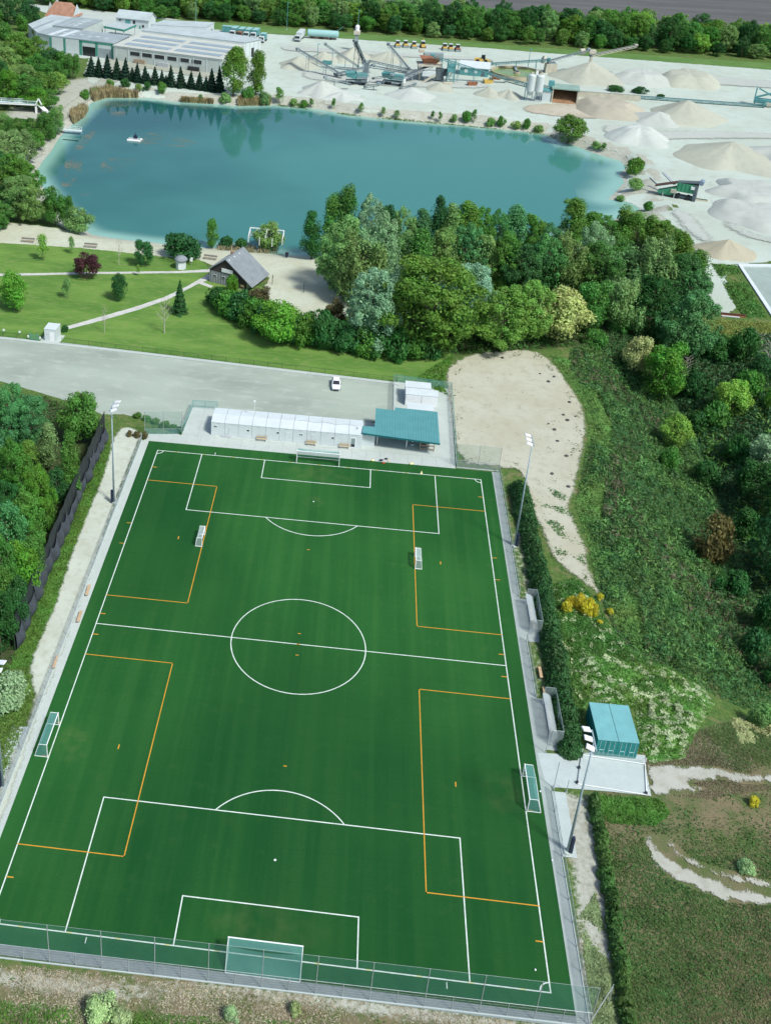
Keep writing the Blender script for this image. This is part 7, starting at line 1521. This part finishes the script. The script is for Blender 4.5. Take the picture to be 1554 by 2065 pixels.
cover('rim_weeds', 'weeds between the white store boxes and the sand plateau', [(17.88,79.41),(22.09,85.94),(25.91,91.1),(24.59,85.3),(23.04,77.64),(23.97,72.79),(20.7,75.2)], 3500, .4, (0.121, 0.265, 0.044), .6, 1.4, .9, None, seed=24)
cover('wood_floor', 'dark undergrowth in the lakeside wood', [(-3.62,126.22),(9.8,93.95),(21.2,89.57),(34.87,93.42),(51.26,99.52),(60.21,111.98),(78.93,105.67),(84.69,120.54),(79.5,142.71),(38.49,134.58)], 20000, .6, (0.069, 0.173, 0.037), 1.0, 1.4, .9, None, seed=25)
cover('field_strip', 'grass on the shelf above the valley', [(80.02,119.66),(86.66,119.58),(99.59,120.7),(101.47,110.87),(81.04,105.76)], 12000, .34, (0.240, 0.305, 0.075), .35, 1.8, .9, None, seed=26)
cover('basin_bank', 'green bank between the track and the settling basin', [(94.94,154.88),(101.41,154.85),(99.4,123.33),(94.08,122.32),(93.79,133.44),(94.75,145.74)], 8000, .5, (0.103, 0.244, 0.052), .7, 1.5, .9, -.35, .4, 27)
cover('shore_scrub', 'grey-green scrub on the bank between lake and gravel works', [(-29.9,295.18),(0.64,287.58),(33.64,283.84),(65.72,280.32),(73.95,275.69),(72.09,273.08),(58.71,278.95),(33.77,282.7),(0.84,284.83),(-29.64,292.97)], 9000, .7, (0.223, 0.305, 0.119), .8, 1.2, .9, -.1, .3, 28)
cover('verge_scrub', 'weeds along the fence between gravel track and pitch', [(-32.05,35.88),(-31.23,36.76),(-31.71,-7.53),(-30.87,-28.97),(-31.92,-28.42),(-32.36,-7.62)], 900, .3, (0.121, 0.223, 0.060), .3, 1.2, .9, .2, .8, 29)
# reeds
def reeds(label, P, n, h, col, seed):
    rg = np.random.default_rng(seed); X, Y = pts_in(P, n, rg); Z = np.maximum(hgt(X, Y), WATER_Z-.2); a = rg.random(len(X))*6.28; w = .16; hh = h*(.6+.5*rg.random(len(X)))
    dx, dy = np.cos(a)*w, np.sin(a)*w; lx, ly = rg.normal(0, .35, len(X)), rg.normal(0, .35, len(X))
    V = np.stack([np.stack([X-dx, Y-dy, Z], 1), np.stack([X+dx, Y+dy, Z], 1), np.stack([X+dx*.5+lx, Y+dy*.5+ly, Z+hh], 1), np.stack([X-dx*.5+lx, Y-dy*.5+ly, Z+hh], 1)], 1).reshape(-1, 3)
    o = link('reeds', qmesh('reeds', V)); o.color = (*col, 1); tag(o, label, kind='stuff')
reeds('straw-coloured reeds at the far lake corner', [(-100.24,285.18),(-95.78,292.16),(-83.18,292.02),(-83.4,291.14),(-94.89,288.22),(-97.97,281.2)], 2600, 3.0, (.42, .36, .20), 1)
reeds('straw reed clump on the shore by the lane', [(-100.23,255.68),(-99.41,268.39),(-96.97,268.18),(-96.13,259.12),(-97.24,249.68)], 1300, 3.0, (.44, .38, .21), 2)
reeds('straw reeds below the loose poplars', [(-44.84,291.97),(-32.84,295.5),(-32.54,293.32),(-44.43,289.21)], 1500, 2.6, (.40, .34, .18), 3)
reeds('straw reeds on the bank below the conifers', [(-66.5,290.25),(-54.12,290.36),(-54,289.75),(-66.3,289.1)], 900, 2.2, (.40, .34, .18), 4)
reeds('pale reeds along the near beach', [(-31.87,147.42),(-16.45,150.06),(-16.03,144.98),(-30.8,139.55)], 500, 1.2, (.36, .33, .20), 5)
# ---------------------------------------------------------------- conifer hedges along the pitch
def hedge(label, pts, w, h, n, seed, col=(.022, .062, .022)):
    rg = np.random.default_rng(seed); t = thing('conifer_hedge', label, 'hedge', (*pts[0], 0)); seg = [math.hypot(pts[i+1][0]-pts[i][0], pts[i+1][1]-pts[i][1]) for i in range(len(pts)-1)]; tot = sum(seg); ntree = int(tot/.95); T = MB(); VV = []
    for k in range(ntree):
        s = (k+.5)/ntree*tot; i = 0
        while i < len(seg)-1 and s > seg[i]: s -= seg[i]; i += 1
        c = np.array(pts[i])+(np.array(pts[i+1])-np.array(pts[i]))*min(1, s/seg[i]); c = c+rg.normal(0, .12, 2); hk = h*(.75+.45*rg.random()); wk = w*(.8+.4*rg.random())*.5
        T.tube((c[0]-pts[0][0], c[1]-pts[0][1], 0), (c[0]-pts[0][0], c[1]-pts[0][1], hk*.8), .05, 5)
        m = int(n*hk*wk); z = hk*(1-np.sqrt(rg.random(m))*.98); a = rg.random(m)*6.283; rr = wk*np.clip(1.25*(1-z/hk)**.6, 0, 1)*(.6+.5*rg.random(m)**.5)
        P = np.stack([c[0]+rr*np.cos(a)-pts[0][0], c[1]+rr*np.sin(a)-pts[0][1], z+.05], 1); N = np.stack([np.cos(a), np.sin(a), np.full(m, .6)], 1); VV.append(cards(P, N, .34, 1.5, .55, rg))
    T.build('stems', m_bark, t); o = link('foliage', qmesh('foliage', np.concatenate(VV)), parent=t); o.color = (*col, 1); o['kind'] = 'stuff'
hedge('dense dark conifer hedge running from the plateau to the containers', [(34.0, 42.5), (34.6, 22), (34.6, 8), (34.2, -14.3)], 2.6, 2.7, 330, 1, (.05, .15, .045))
hedge('thin young conifer hedge below the concrete pad beside the dry meadow', [(36.0, -20.6), (35.7, -30), (35.4, -38), (34.9, -46), (34.5, -56)], 1.35, 1.7, 430, 2, (.09, .2, .05))
# stones on the plateau
m_stone = M('stone_dark', (.07, .07, .07), .9, .3, 2)
sr = random.Random(4)
STN = numbered([('dark stone lying on the sand plateau', *p) for p in [(45.64,84.53),(47.25,74.47),(45.35,69.25),(45.81,67.31),(47.55,69.05),(32.99,90.81),(34.91,93.89),(42.96,85.37),(44.25,82.22),(35.89,91.11),(42.05,65.38),(42.88,59.38),(42.88,63.38),(43.78,54.52),(42.69,44.68),(40.42,48.25)]])
for (lab, sx_, sy_) in STN:
    p = (sx_, sy_); mb = MB(); s = .22+.2*sr.random(); mb.lathe([(s*.6, -.1), (s, .12*s), (s*.85, .5*s), (s*.3, .75*s)], 7)
    o = mb.build('stone', m_stone, None, (*p, .12), sr.random()*6); o.scale = (1, .7+.3*sr.random(), 1); tag(o, lab, 'stone', 'dark stones on the sand plateau')
